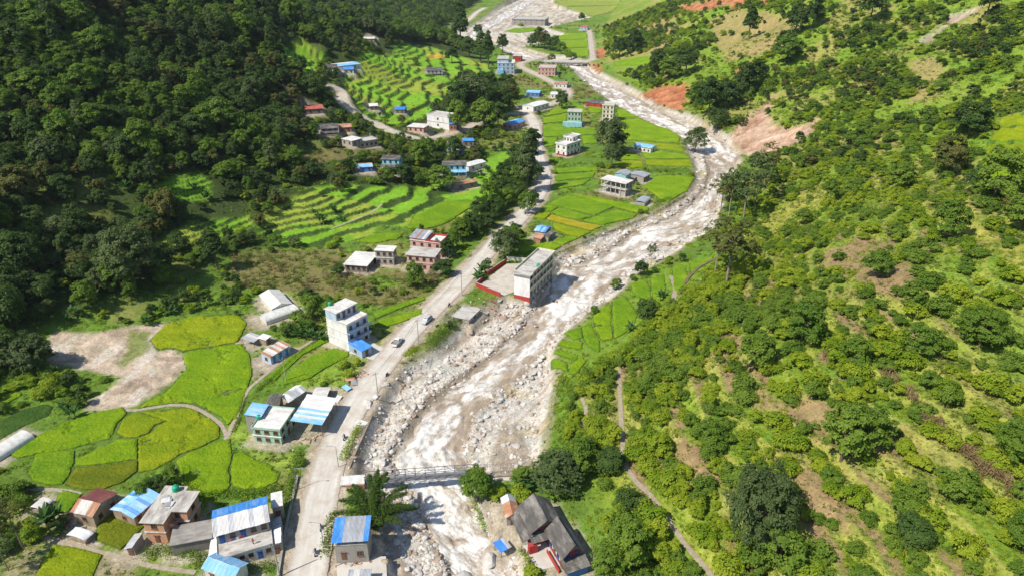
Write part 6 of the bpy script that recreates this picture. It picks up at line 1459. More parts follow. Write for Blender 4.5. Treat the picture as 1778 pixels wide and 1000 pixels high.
LAND = [(1110, 870, 'beside the dirt footpath'), (1190, 960, 'below the dirt footpath end'), (1080, 690, 'above the gravel bar bank'), (1600, 720, 'by the dry maize rows'), (1750, 880, 'at the end of the maize rows'), (1460, 620, 'by the maize patch on the terrace'), (1500, 470, 'by the bare soil patch'), (1120, 570, 'beside the far bank paddies'), (1210, 490, 'beside the stone irrigation channel'), (1740, 260, 'around the high rice terraces'), (1320, 395, 'by the yellow grass strip above the river'), (1310, 960, 'around the biggest crown of the orchard'), (1690, 420, 'along the bright grassy ledge'), (1400, 860, 'on the brown orchard soil'), (1250, 620, 'on the red soil strip of the orchard'), (1330, 720, 'in the middle orchard rows'), (1600, 560, 'on the green upper orchard'), (1480, 780, 'in the lower orchard rows'), (1640, 950, 'in the bottom corner orchard'), (1760, 600, 'at the orchard edge of the picture'), (1000, 810, 'at the footbridge landing'), (1060, 960, 'behind the slate roofed houses'), (1340, 240, 'above the big pink landslip'), (1200, 170, 'above the red earth cliff'), (1100, 100, 'on the spur by the road bridge'), (1330, 60, 'on the far scrubby ridge'), (1500, 150, 'in the far scrub'), (1640, 90, 'by the grey rockslide track'), (1500, 290, 'on the grassy rib below the scrub'), (1290, 350, 'on the river bank bend'),
 (60, 640, 'by the debris fan'), (150, 520, 'at the forest foot'), (240, 500, 'in the lower forest'), (60, 400, 'in the dark forest flank'), (100, 250, 'in the middle forest'), (60, 80, 'in the upper forest corner'), (250, 120, 'high in the forest'), (260, 280, 'in the forest heart'), (400, 200, 'in the forest above the terraces'), (420, 60, 'on the forest crest'), (330, 380, 'by the small hidden terraces'), (380, 460, 'by the maize field edge'), (480, 240, 'by the wooded gully'), (600, 30, 'in the far forest'), (740, 40, 'below the far road'), (560, 140, 'among the upper huts'), (560, 200, 'by the red roofed forest hut'), (640, 230, 'beside the hillside track'), (700, 130, 'on the rice terraces'), (830, 180, 'in the dark roadside grove'), (810, 100, 'above the terraces near the sky blue house'), (760, 270, 'among the turquoise houses'), (600, 350, 'on the broad green terraces'), (740, 360, 'above the pink houses'), (850, 370, 'on the roadside bank'), (900, 300, 'along the upper road'), (720, 500, 'below the pink houses'), (880, 440, 'beside the school yard'), (950, 380, 'by the golden paddies'), (1060, 250, 'among the valley houses'), (1000, 330, 'by the concrete frame'), (540, 560, 'beside the greenhouses'), (480, 600, 'by the blue door shed'), (560, 680, 'by the roadside sheds'), (280, 850, 'around the orange house'), (40, 950, 'in the weedy bottom corner'), (60, 880, 'by the grey tarpaulin shed'), (460, 850, 'behind the long house'), (830, 860, 'on the near river bank'), (950, 80, 'on the upstream gravel islands'), (960, 170, 'inside the upstream road bend'), (1130, 330, 'by the vaulted hut'), (100, 700, 'by the banana clumps'), (640, 460, 'by the grey houses')]
_lw = hitp([(a_, b_) for a_, b_, _ in LAND])
def where_xy(x, y):
    k = int(np.argmin(((_lw[:, 0]-x)**2+(_lw[:, 1]-y)**2)/_lw[:, 1]**1.2)); return LAND[k][2]
def where(t): return where_xy(t[0], t[1])
for i in np.flatnonzero(single):
    x, y, s, sp_, var, reg = T[i]; nm, cat = NAMES[sp_]
    far_ = 'far off' if depth(x, y, 0) > 380 else ('large' if tw[i] > 9 else ('small' if tw[i] < 4 else 'middle sized'))
    lab = f"{far_} {SHADE[sp_][var]} {'bushy fruit tree' if sp_ == 'fruit' else 'conical tall tree' if sp_ == 'tall' else 'thin crowned tree' if sp_ == 'airy' else 'round crowned tree'} {where(T[i])}"
    sx = s*random.uniform(.8, 1.15)
    r = thing(nm, lab, cat, (x, y, float(tz_[i])-.1), random.random()*6.28, lab+' group', (sx, s*random.uniform(.8, 1.15), s*random.uniform(.75, 1.25)))
    tm, cm = SPEC[sp_][var]; place('trunk', tm, r); place('crown', cm, r)
def joined(tm, cm, name):
    b = bmesh.new(); b.from_mesh(cm); n0 = len(b.faces); b.from_mesh(tm); b.faces.ensure_lookup_table()
    for f in b.faces[n0:]: f.material_index = 1
    me_ = bpy.data.meshes.new(name); b.to_mesh(me_); b.free(); me_.materials.append(cm.materials[0]); me_.materials.append(tm.materials[0]); return me_
rest = {}
for i in np.flatnonzero(~single & near_m):
    rest.setdefault({'forest': 'forest', 'slope': 'forest', 'orchard': 'scrub', 'scrub': 'scrub', 'grove': 'scrub', 'floor': 'hedges', 'marked': 'scrub'}[T[i][5]], []).append(i)
SRC = []; SRCI = {}
for sp_, L in SPEC.items():
    for k, (tm, cm) in enumerate(L): SRCI[(sp_, k)] = len(SRC); SRC.append(joined(tm, cm, NAMES[sp_][0]))
for g_, lab in (('forest', 'dense dark forest covering the shaded hillside'), ('scrub', 'scrub and small trees covering the sunny hillside'), ('hedges', 'low shrubs and hedges between the paddies')):
    ix = np.array(rest.get(g_, []), int)
    if not len(ix): continue
    sc_ = ts[ix][:, None]*np.column_stack([.8+.4*rng.random(len(ix)), .8+.4*rng.random(len(ix)), .75+.5*rng.random(len(ix))])
    scatter({'forest': 'forest', 'scrub': 'shrubbery', 'hedges': 'undergrowth'}[g_], lab, {'forest': 'forest', 'scrub': 'scrub', 'hedges': 'shrubs'}[g_], np.column_stack([tx[ix], ty[ix], tz_[ix]-.1]), sc_, rots(len(ix)), [SRCI[(T[i][3], T[i][4])] for i in ix], SRC)
print('trees', len(T), 'single', single.sum(), {k: len(v) for k, v in rest.items()})

# bananas as single plants
BAN = [(118, 560), (128, 545), (255, 565), (300, 545), (165, 520), (112, 712), (90, 690), (70, 670), (128, 725), (545, 375), (580, 372), (590, 385), (560, 390), (530, 165), (555, 170), (575, 180), (600, 200), (640, 205), (545, 150), (575, 135), (585, 128), (690, 125), (685, 132), (590, 310), (580, 318), (595, 325), (615, 300), (835, 305), (845, 300), (830, 310), (838, 476), (832, 488), (905, 845), (912, 855), (88, 912), (98, 905), (530, 575), (515, 585), (540, 590), (340, 330), (360, 350), (250, 345), (220, 330), (420, 300), (1150, 525), (1095, 575), (700, 130), (560, 590), (660, 205), (770, 300), (690, 245)]
for k, (x, y, z) in enumerate(hitp(BAN)):
    st, lv = BANANA[k % 2]; s = (1.35 if k > 8 else 1.1)*random.uniform(.85, 1.2)
    w_ = where_xy(x, y)
    r = thing('banana_plant', 'banana plant with long arching leaves '+w_, 'banana plant', (x, y, z), random.random()*6.28, 'banana plants '+w_, s)
    place('stem', st, r)
    for m_ in lv: place('leaf', m_, r)

# undergrowth, tall grass and maize: uncountable
gi_ = np.arange(NY*NX); vegd = np.clip(1-closed, 0, 1)*(1-.8*yard)*(1-slip_m)*(1-sstep(.2, .5, road_mask+shoulder*.8))
soilness = np.clip((C[..., 0]-C[..., 1])*9, 0, 1)
vegd = vegd*(1-.72*soilness)*(1-.75*tread)*(1-.7*orch*sstep(.88, .95, orr))
cand = (np.abs(gu)[None, :]*halfw(GY) < .86*GY+38) & (GY < 640) & in_frame(GX, GY, GZ, 30)
prob = (vegd*cand*(.06+.12*sstep(.42, .6, n1))*(1+2.0*right_hill+1.6*lush_m)).ravel()
prob = prob + (riser*cand*np.where(GY > 400, .025, .09)).ravel() + (orch_riser*cand*(1-closed)*.05).ravel()
rim = (rice_mask < .5) & (closed*(1-rice_mask) < .5)
for sh in ((0, 1), (0, -1), (1, 0), (-1, 0)):
    pass
nearrice = np.zeros(GX.shape)
for a_, b_ in ((0, 2), (0, -2), (2, 0), (-2, 0)): nearrice = np.maximum(nearrice, np.roll(rice_mask, (a_, b_), (0, 1)))
prob = prob + (nearrice*rim*cand*(1-road_mask)*.16).ravel()
ks = np.flatnonzero(rng.random(NY*NX) < prob)
gxr, gyr = GX.ravel()[ks]+rng.normal(size=len(ks))*.4, GY.ravel()[ks]+rng.normal(size=len(ks))*.4
kk = look(closed, gxr, gyr) < .5; ks, gxr, gyr = ks[kk], gxr[kk], gyr[kk]
gzr = zat(gxr, gyr); dd = depth(gxr, gyr, gzr)
s0 = np.clip(dd/190, .6, 2.6)*(.45+.75*rng.random(len(ks))**1.5)*np.where(nearrice.ravel()[ks] > 0, .55, 1)*np.where(look(terr, gxr, gyr) > .3, .42, 1)*np.where((look(right_hill, gxr, gyr) > .5) & (rng.random(len(ks)) < .6), .5, 1)
lh = look(left_hill, gxr, gyr); dryv = fbm(gxr/26, gyr/26, 103)
vi = np.where(rng.random(len(ks)) < lh*.7, np.where(rng.random(len(ks)) < .6, 3, 0), np.where(dryv > .54, np.where(rng.random(len(ks)) < .6, 2, 4), rng.choice([0, 1, 1, 2, 0], len(ks))))
scatter('undergrowth', 'tall grass, weeds and low bushes over the open ground', 'undergrowth', np.column_stack([gxr, gyr, gzr-.05]), np.column_stack([s0, s0, s0*(.6+.5*rng.random(len(ks)))]), rots(len(ks)), vi, TUFTS)
print('tufts', len(ks))
mz = np.flatnonzero(rng.random(NY*NX) < (maize_m*cand*(1-closed)*(1-yard)*.16*sstep(.36, .5, n1)).ravel())
mx_, my_ = GX.ravel()[mz]+rng.normal(size=len(mz))*.3, GY.ravel()[mz]+rng.normal(size=len(mz))*.3
CORN = [[(1447, 602), (1480, 622), (1500, 640), (1478, 640), (1448, 618)], [(1525, 640), (1560, 665), (1600, 705), (1640, 750), (1690, 790), (1740, 830), (1775, 865), (1760, 865), (1700, 815), (1630, 765), (1580, 710), (1530, 660)], [(1425, 615), (1440, 610), (1450, 628), (1432, 628)]]
cm_ = np.clip(sum(pmask(p, 1.5) for p in CORN), 0, 1)
mz2 = np.flatnonzero(rng.random(NY*NX) < (cm_*cand*.30).ravel())
mx2, my2 = GX.ravel()[mz2]+rng.normal(size=len(mz2))*.3, GY.ravel()[mz2]+rng.normal(size=len(mz2))*.3
s1 = .7+.5*rng.random(len(mx_))
scatter('maize_field', 'mixed green and withered maize and weeds between the houses', 'maize', np.column_stack([mx_, my_, zat(mx_, my_)]), np.column_stack([s1]*3), rots(len(mx_)), rng.choice([0, 1, 2, 2, 3, 3], len(mx_)), MAIZE)
s1 = .9+.4*rng.random(len(mx2))
scatter('maize_row', 'dry straw coloured maize rows along the orchard terraces', 'maize', np.column_stack([mx2, my2, zat(mx2, my2)]), np.column_stack([s1]*3), rots(len(mx2)), rng.integers(0, 2, len(mx2)), MAIZE[:2])

# ------------------------------------------------------------------ boulders and gravel of the flood bed
ROCKM = [mat('rock_'+n, c, .9, .35, 1.2, st, .5, bmp=.5) for n, c, st in (('grey', (.46, .44, .41), (.60, .57, .53)), ('pale', (.62, .59, .55), (.44, .39, .34)), ('brown', (.36, .28, .21), (.46, .4, .34)))]
def rock_mesh(i):
    b = bmesh.new(); bmesh.ops.create_icosphere(b, subdivisions=2, radius=1.0)
    ax = Vector((random.uniform(.75, 1.25), random.uniform(.7, 1.1), random.uniform(.5, .85))); sd = i*13
    pl = [(Vector((random.gauss(0, 1), random.gauss(0, 1), random.gauss(0, 1))).normalized(), random.uniform(.55, .85)) for _ in range(9)]
    for v in b.verts:
        for n_, d_ in pl:
            k = v.co.dot(n_)
            if k > d_: v.co -= n_*(k-d_)
        v.co = Vector((v.co.x*ax.x, v.co.y*ax.y, v.co.z*ax.z))*(1+random.uniform(-.04, .04))
    me_ = bpy.data.meshes.new('boulder'); b.to_mesh(me_); b.free(); me_.materials.append(ROCKM[i % 3]); return me_
ROCKS = [rock_mesh(i) for i in range(9)]
dry = (SB > .3) & (SW < -.2)
gp = np.flatnonzero((rng.random(NY*NX) < (dry*(GY < 700)*np.where(GY < 330, .30, .18)*(.18+1.1*sstep(.44, .58, 1-_lane)+1.3*np.exp(-((SW+2.2)/1.6)**2))).ravel()) & in_frame(GX, GY, GZ, 20).ravel())
rx, ry = GX.ravel()[gp]+rng.normal(size=len(gp))*.4, GY.ravel()[gp]+rng.normal(size=len(gp))*.4
rs = np.clip(.20*rng.pareto(2.0, len(gp))+.17, .17, .95)*np.clip(depth(rx, ry, 0)/170, .85, 2.0)
kk = (look(built, rx, ry) < .5) & (look(road_mask, rx, ry) < .5); rx, ry, rs = rx[kk], ry[kk], rs[kk]
scatter('gravel', 'stones and cobbles strewn over the flood bed', 'gravel', np.column_stack([rx, ry, zat(rx, ry)+rs*.1]), np.column_stack([rs, rs, rs*.8]), np.column_stack([rng.random((len(rx), 2))*.5, rng.random(len(rx))*6.28]), rng.choice([0, 1, 1, 2, 3, 4, 4, 5, 6, 7, 7, 8], len(rx)), ROCKS)
print('stones', len(rx))
BOULD = [(806, 1004, 2.0), (640, 700, 1.5), (716, 925, 1.3), (690, 942, 1.2), (673, 962, 1.0), (668, 975, .9), (700, 965, .9), (852, 975, 2.1), (963, 527, 1.3), (932, 515, .9), (1096, 442, 1.2), (1028, 478, 1.1), (1063, 412, 1.0), (708, 988, 1.0), (735, 955, .7), (930, 570, .9), (870, 640, .9), (700, 668, .8), (668, 655, .7), (830, 905, .8), (820, 880, .7), (728, 905, .9), (742, 985, .9), (760, 1000, 1.1), (908, 547, .7), (880, 545, .8), (1018, 466, .8), (1000, 470, .7)]
bl = []
for (u, v, s), (x, y, z) in zip(BOULD, hitp([b_[:2] for b_ in BOULD])): bl.append((x, y, max(z, -3.6), s))
cnd = np.flatnonzero((rng.random(NY*NX) < (((SB > .5)*(SW < 1.5)*(GY < 420))*.012).ravel()) & in_frame(GX, GY, GZ, 5).ravel())
rng.shuffle(cnd)
for k in cnd[:262]:
    x, y = GX.ravel()[k], GY.ravel()[k]
    if look(built, x, y) > .5: continue
    bl.append((x, y, max(float(zat(x, y)), -3.7), float(np.clip(.5+.3*rng.pareto(2.5), .5, 1.5))))
BL = [(690, 790, 'just upstream of the footbridge'), (760, 880, 'just below the footbridge'), (640, 960, 'beside the river house'), (760, 990, 'at the bottom edge of the river'), (850, 960, 'below the blue tarpaulin stall'), (660, 690, 'below the eroded road bank'), (880, 720, 'on the broad gravel bar'), (740, 650, 'below the weedy bank'), (850, 580, 'below the buried hut'), (960, 520, 'beside the school'), (940, 640, 'beside the far bank paddies'), (1040, 450, 'upstream of the school'), (1130, 410, 'at the crumbling paddy bank'), (1220, 340, 'in the narrow upper bend'), (1240, 270, 'under the big landslip')]
_bw = hitp([q_[:2] for q_ in BL])
def BW(x, y): return BL[int(np.argmin((_bw[:, 0]-x)**2+(_bw[:, 1]-y)**2))][2]
for n_, (x, y, z, s) in enumerate(bl):
    inw = look(SW, np.array(x), np.array(y)) > 0
    sz = 'large' if s > .85 else 'small'
    lab = f"{sz} {['grey', 'pale', 'brown'][n_ % 3]} boulder {'standing in the white water' if inw else 'lying on the gravel'} {BW(x, y)}"
    o = place('boulder', ROCKS[n_ % 9], None, (x, y, z+s*.12), random.random()*6.28, (s, s*random.uniform(.8, 1.1), s*random.uniform(.75, 1)))
    o.rotation_euler = (random.uniform(-.3, .3), random.uniform(-.3, .3), random.random()*6.28)
    tag(o, lab, 'boulder', lab+' group')

# ------------------------------------------------------------------ footbridge
STEELP = mat('bridge_steel', (.26, .27, .29), .5, .2, 2, (.3, .22, .16), .4, metal=.3)
A = Vector((*at_plane(634, 833, .55), .55)); B = Vector((*at_plane(824, 819.5, .55), .55))
d = B-A; Lb = d.length; fbz = thing('footbridge', 'grey steel truss footbridge across the white water', 'footbridge', A, math.atan2(d.y, d.x))
b = MB(); b.box((Lb/2, 0, -.12), (Lb, 1.7, .1)); b.box((Lb/2, -.8, -.25), (Lb, .14, .3)); b.box((Lb/2, .8, -.25), (Lb, .14, .3)); b.build('deck', STEELP, fbz)
nbay = 11
for s in (-1, 1):
    b = MB(); b.box((Lb/2, s*.88, 1.75), (Lb, .13, .13)); b.box((Lb/2, s*.88, .85), (Lb, .08, .08)); b.build('top_chord', STEELP, fbz)
    for i in range(nbay+1):
        q_ = MB(); q_.box((Lb*i/nbay, s*.9, .75), (.13, .13, 2.1)); q_.build('post', STEELP, fbz)
    for i in range(nbay):
        q_ = MB(); x0_, x1_ = Lb*i/nbay, Lb*(i+1)/nbay
        if i % 2 == 0: q_.tube((x0_, s*.88, 1.7), (x1_, s*.88, -.05), .06, n=4)
        else: q_.tube((x0_, s*.88, -.05), (x1_, s*.88, 1.7), .06, n=4)
        q_.build('diagonal', STEELP, fbz)
for i in range(nbay): q_ = MB(); q_.box((Lb*(i+.5)/nbay, 0, -.02), (Lb/nbay-.06, 1.5, .06)); q_.build('deck_panel', STEELP, fbz)
ab = thing('abutment', 'brick and concrete abutment at the road end of the footbridge', 'abutment', A-d.normalized()*2.2, math.atan2(d.y, d.x))
b = MB(); b.box((0, 0, -1.9), (4.2, 3.4, 4.2)); b.build('core', W['brick'], ab); b = MB(); b.box((-.6, 0, .28), (5.6, 3.0, .24)); b.build('cap', W['pale'], ab)
ab = thing('abutment', 'stone abutment under the far end of the footbridge', 'abutment', B+d.normalized()*1.2, math.atan2(d.y, d.x))
b = MB(); b.box((0, 0, -2.0), (2.2, 3.0, 4.4)); b.build('core', W['stone'], ab)
rp = thing('ramp_railing', 'thin steel railing along the footbridge ramp', 'railing', B+d.normalized()*1.5, math.atan2(d.y, d.x)-.02)
for s in (-1.3, 1.3):
    for i in range(6): q_ = MB(); q_.tube((1.6*i, s, -.5), (1.6*i, s, 1.0), .04); q_.build('post', STEELP, rp)
    q_ = MB(); q_.tube((0, s, 1.0), (8.0, s, 1.0), .04); q_.tube((0, s, .5), (8.0, s, .5), .03); q_.build('rail', STEELP, rp)
rw = thing('retaining_wall', 'stone retaining wall below the footbridge ramp', 'wall', B+d.normalized()*1.0, math.atan2(d.y, d.x)-.02)
b = MB(); b.box((5.0, -1.75, -1.6), (9.6, .5, 3.6)); b.build('face', W['stone'], rw)
# road bridge far upstream
A = Vector((*at_plane(944, 107.5, .6), .6)); B = Vector((*at_plane(1021, 108, .6), .6)); d = B-A; Lb = d.length
rb = thing('road_bridge', 'long concrete girder road bridge over the far channel', 'bridge', A, math.atan2(d.y, d.x))
b = MB(); b.box((Lb/2, 0, -.2), (Lb, 8.5, .5)); b.build('deck', W['concrete'], rb)
for s in (-1, 1): b = MB(); b.box((Lb/2, s*3.0, -1.3), (Lb, .7, 1.7)); b.build('girder', W['concrete'], rb); b = MB(); b.box((Lb/2, s*4.1, .6), (Lb, .25, 1.0)); b.build('parapet', W['pale'], rb)
for t in (0, .5, 1): b = MB(); b.box((Lb*t, 0, -3.6), (1.4, 7.5, 4.2)); b.build('pier', W['concrete'], rb)

# ------------------------------------------------------------------ poles and street lights
POLEM = mat('pole_concrete', (.42, .41, .39), .9)
def ground(px, py): return Vector(hit(px, py)[0])
for k, (u, v, hgt, lab) in enumerate([(802, 513, 9, 'beside the school yard'), (727, 598, 9, 'on the verge by the weedy bank'), (657, 694, 9, 'above the gravel bank'), (854, 436, 9, 'by the trees left of the school'), (915, 376, 9, 'at the road by the small green paddy'), (956, 322, 9, 'at the inner road bend'), (672, 118 + 30, 9, 'on the rice terraces'), (497, 662, 8, 'beside the long rice strip'), (486, 1000, 9, 'at the bottom edge left of the road')]):
    p_ = ground(u, v); t = thing('power_pole', 'slender concrete power pole '+lab, 'power pole', p_, .6, 'power poles along the valley')
    b = MB(); b.tube((0, 0, -.8), (0, 0, hgt), .17, .10, 8); b.build('mast', POLEM, t); b = MB(); b.box((0, 0, hgt-.5), (1.7, .1, .1)); b.build('crossarm', STEEL, t)
    for s in (-.7, 0, .7): b = MB(); b.lathe([(.05, 0), (.08, .06), (.05, .12), (.07, .18), (.03, .22)], 6, (s, 0, hgt-.45 if s else hgt)); b.build('insulator', W['white'], t)
for u, v, lab in ((588, 811, 'street light between hedge and the wide road bend'), (562, 946, 'street light beside the parked motorbike'), (516, 850, 'street light on the house side of the road')):
    p_ = ground(u, v); t = thing('street_light', 'thin steel '+lab, 'street light', p_, math.pi if u > 530 else 0, 'street lights')
    b = MB(); b.tube((0, 0, -.5), (0, 0, 6.3), .09, .06, 8); b.build('mast', STEEL, t); b = MB(); b.tube((0, 0, 6.25), (1.7, 0, 6.5), .045, n=6); b.build('arm', STEEL, t); b = MB(); b.box((1.95, 0, 6.48), (.6, .22, .1)); b.build('lamp_head', W['tin_grey'], t)

_pp = [ground(u, v) for u, v in ((486, 1000), (657, 694), (727, 598), (802, 513), (854, 436), (915, 376), (956, 322))][1:]
CABLE = mat('cable_black', (.03, .03, .03), .6)
for (a_, b_), lab in zip(zip(_pp[:-1], _pp[1:]), ('above the gravel bank', 'past the weedy bank', 'along the school yard', 'past the roadside trees', 'into the upper bend')):
    m_ = MB()
    for s in (-.6, 0, .6):
        o_ = Vector((.82*s, .56*s, 8.6+(.4 if s == 0 else 0))); q0 = None
        for i in range(13):
            t_ = i/12; q1 = (a_+o_).lerp(b_+o_, t_)-Vector((0, 0, 1.0*4*t_*(1-t_)))
            if q0 is not None: m_.tube(q0, q1, .022, n=4, cap=False)
            q0 = q1
    tag(m_.build('power_cable', CABLE), 'sagging black power cables '+lab, 'cable', 'power cables along the road')

# ------------------------------------------------------------------ vehicles
CARP = mat('car_paint_white', (.72, .72, .70), .3, .08, 1, (.5, .45, .38), .3, bmp=0, spec=.5); RUBBER = mat('rubber', (.03, .03, .03), .9); LAMP = mat('lamp_glass', (.6, .6, .58), .2); TAIL = mat('tail_lamp', (.35, .02, .02), .3); CARS = mat('car_paint_silver', (.52, .53, .54), .3, .08, 1, bmp=0, spec=.5)
def loft(b, secs, mi=0):
    n = len(secs[0]); vs = [v for s in secs for v in s]
    fs = [(k*n+i, k*n+(i+1) % n, (k+1)*n+(i+1) % n, (k+1)*n+i) for k in range(len(secs)-1) for i in range(n)]+[tuple(range(n-1, -1, -1)), tuple((len(secs)-1)*n+i for i in range(n))]
    b.add(vs, fs, mi)
def rsec(x, w, z0, z1, r=.12): return [(x, -w+r, z0), (x, w-r, z0), (x, w, z0+r), (x, w, z1-r), (x, w-r, z1), (x, -w+r, z1), (x, -w, z1-r), (x, -w, z0+r)]
def car(px, py, ang, label, m, pickup):
    p_ = ground(px, py); t = thing('pickup_truck' if pickup else 'car', label, 'truck' if pickup else 'car', (p_.x, p_.y, .38), ang)
    k = 1.15
    b = MB(); loft(b, [rsec(-2.3, .78, .45, .95), rsec(-2.15, .86, .35, 1.05), rsec(-.9, .88, .32, 1.08), rsec(1.1, .88, .32, 1.05), rsec(1.9, .84, .35, .95), rsec(2.25, .74, .42, .8)]); b.build('body', m, t, False)
    b = MB(); loft(b, [rsec(-.55 if pickup else -1.95, .74, 1.0, 1.2, .06), rsec(-.35 if pickup else -1.5, .70, 1.02, 1.62, .1), rsec(.45, .70, 1.02, 1.65, .1), rsec(1.15, .76, 1.0, 1.15, .06)]); cb_ = b.build('cabin', m, t)
    for s in (-1, 1): b = MB(); b.box((-.0 if pickup else -.45, s*.735, 1.33), (.9 if pickup else 1.7, .03, .32)); b.build('side_window', GLASS, t)
    b = MB(); b.add([(1.12, -.62, 1.15), (1.12, .62, 1.15), (.56, .58, 1.58), (.56, -.58, 1.58)], [(0, 1, 2, 3)]); b.add([(1.10, -.62, 1.13), (1.10, .62, 1.13), (.54, .58, 1.56), (.54, -.58, 1.56)], [(3, 2, 1, 0)]); b.build('windscreen', GLASS, t)
    b = MB(); xr_ = -.57 if pickup else -1.85; b.box((xr_, 0, 1.36), (.05, 1.2, .3)); b.build('rear_window', GLASS, t)
    for s in (-1, 1):
        for xx in (-1.45, 1.4):
            b = MB(); b.tube((xx, s*.72, .33), (xx, s*.92, .33), .34, n=14); w_ = b.build('wheel', RUBBER, t); b = MB(); b.tube((xx, s*.915, .33), (xx, s*.94, .33), .2, n=10); b.build('rim', W['tin_grey'], w_)
        b = MB(); b.box((2.16, s*.58, .72), (.16, .3, .14)); b.build('headlight', LAMP, t); b = MB(); b.box((-2.26, s*.62, .82), (.08, .2, .18)); b.build('tail_light', TAIL, t)
    if pickup:
        b = MB(); b.box((-1.45, 0, 1.1), (1.5, 1.45, .05)); b.build('bed', W['dark'], t)
        for s in (-1, 1): b = MB(); b.box((-1.45, s*.8, 1.2), (1.55, .08, .28)); b.build('bed_side', m, t)
    t.scale = (k, k, k)
def road_ang(px, py):
    P = road_pts['main']; g = ground(px, py); i = int(np.argmin((P[:, 0]-g.x)**2+(P[:, 1]-g.y)**2)); i = min(max(i, 1), len(P)-2); q_ = P[i+1]-P[i-1]; return math.atan2(q_[1], q_[0])
car(690, 597, road_ang(690, 597), 'white pickup truck driving past the tall blue house', CARP, True)
car(741, 559, road_ang(741, 559)+math.pi, 'silver white car on the road below the pink houses', CARS, False)

# ------------------------------------------------------------------ people and motorbikes
def person_mat(name, shirt, trousers, seated):
    m, nt, b_ = _nodes(name); tc = nd(nt, 'ShaderNodeTexCoord'); sx = nd(nt, 'ShaderNodeSeparateXYZ'); lk(nt, tc.outputs['Object'], sx.inputs[0])
    mr = nd(nt, 'ShaderNodeMath', operation='MULTIPLY'); mr.inputs[1].default_value = 1/1.8; lk(nt, sx.outputs['Z'], mr.inputs[0])
    r_ = ramp(nt, mr.outputs[0], [(0, (.05, .04, .04)), (.05, trousers), (.53, shirt), (.80, (.30, .17, .11)), (.91, (.02, .018, .016))]); r_.color_ramp.interpolation = 'CONSTANT'
    lk(nt, r_.outputs[0], b_.inputs['Base Color']); b_.inputs['Roughness'].default_value = .85; return m
def person_mesh(name, J, E, m):
    me_ = bpy.data.meshes.new(name); me_.from_pydata([j[:3] for j in J], E and [] or [], []); me_.edges.add(len(E)); me_.edges.foreach_set('vertices', [i for e_ in E for i in e_]); me_.update()
    o = bpy.data.objects.new(name, me_); COL.objects.link(o)
    o.modifiers.new('skin', 'SKIN'); sk = me_.skin_vertices[0].data if me_.skin_vertices else None
    if sk is None:
        bm_ = bmesh.new(); bm_.from_mesh(me_); bm_.verts.layers.skin.verify(); bm_.to_mesh(me_); bm_.free(); sk = me_.skin_vertices[0].data
    for i, j in enumerate(J): sk[i].radius = (j[3], j[4] if len(j) > 4 else j[3]); sk[i].use_root = (i == 0)
    ss_ = o.modifiers.new('smooth', 'SUBSURF'); ss_.levels = 1; ss_.render_levels = 1
    me_.materials.append(m); return o
def skeleton(pose):
    if pose == 'stand': hip, kn, an, sh, el, ha = (0, 0, .95), [(.02, .1, .52), (-.03, -.1, .52)], [(0, .11, .08), (-.06, -.11, .08)], 1.42, [(.03, .27, 1.15), (.0, -.27, 1.15)], [(.12, .28, .90), (.06, -.28, .9)]
    else: hip, kn, an, sh, el, ha = (-.1, 0, .85), [(.32, .2, .78), (.32, -.2, .78)], [(.15, .2, .38), (.15, -.2, .38)], 1.34, [(.18, .3, 1.12), (.18, -.3, 1.12)], [(.5, .3, 1.05), (.5, -.3, 1.05)]
    hx_ = hip[0]
    J = [(*hip, .14, .11), (hx_+.02, 0, hip[2]+.25, .13, .10), (hx_+.04, 0, sh-.03, .15, .10), (hx_+.05, 0, sh+.1, .055), (hx_+.07, 0, sh+.22, .10, .09), (hx_+.07, 0, sh+.33, .085)]
    E = [(0, 1), (1, 2), (2, 3), (3, 4), (4, 5)]
    for s in (0, 1):
        sg = 1 if s == 0 else -1; n = len(J)
        J += [(hx_+.04, sg*.19, sh-.02, .065), (*el[s], .05), (*ha[s], .035), (ha[s][0]+.07, ha[s][1], ha[s][2]-.09, .03)]; E += [(2, n), (n, n+1), (n+1, n+2), (n+2, n+3)]
        n = len(J); J += [(hip[0], sg*.1, hip[2]-.1, .09), (*kn[s], .065), (*an[s], .045), (an[s][0]+.17, an[s][1], max(an[s][2]-.04, .03), .04)]; E += [(0, n), (n, n+1), (n+1, n+2), (n+2, n+3)]
    return J, E
def person(loc, rz, label, shirt, trousers, pose='stand'):
    J, E = skeleton(pose); o = person_mesh('person', J, E, person_mat('clothes', shirt, trousers, pose != 'stand')); o.location = loc; o.rotation_euler = (0, 0, rz); return tag(o, label, 'person')
def motorbike(loc, rz, label, c):
    t = thing('motorbike', label, 'motorbike', loc, rz)
    for xx in (-.62, .65):
        b = MB(); b.tube((xx, -.06, .31), (xx, .06, .31), .31, n=14); w_ = b.build('wheel', RUBBER, t); b = MB(); b.tube((xx, -.07, .31), (xx, .07, .31), .14, n=8); b.build('rim', STEEL, w_)
    b = MB(); loft(b, [rsec(-.75, .08, .62, .78, .03), rsec(-.3, .12, .5, .78, .04), rsec(.05, .15, .48, .92, .05), rsec(.3, .1, .55, .95, .04)]); b.build('body', mat('bike_'+label[:9].replace(' ', '_'), c, .35), t)
    b = MB(); b.box((-.35, 0, .83), (.75, .26, .1)); b.build('seat', RUBBER, t); b = MB(); b.tube((.65, .08, .31), (.42, .08, 1.0), .03); b.tube((.65, -.08, .31), (.42, -.08, 1.0), .03); b.build('fork', STEEL, t)
    b = MB(); b.tube((.4, -.38, 1.05), (.4, .38, 1.05), .025); b.build('handlebar', STEEL, t); b = MB(); b.box((.55, 0, .92), (.12, .2, .2)); b.build('headlight', LAMP, t); b = MB(); b.box((-.05, 0, .4), (.5, .22, .3)); b.build('engine', STEEL, t)
    return t
zr_ = .40
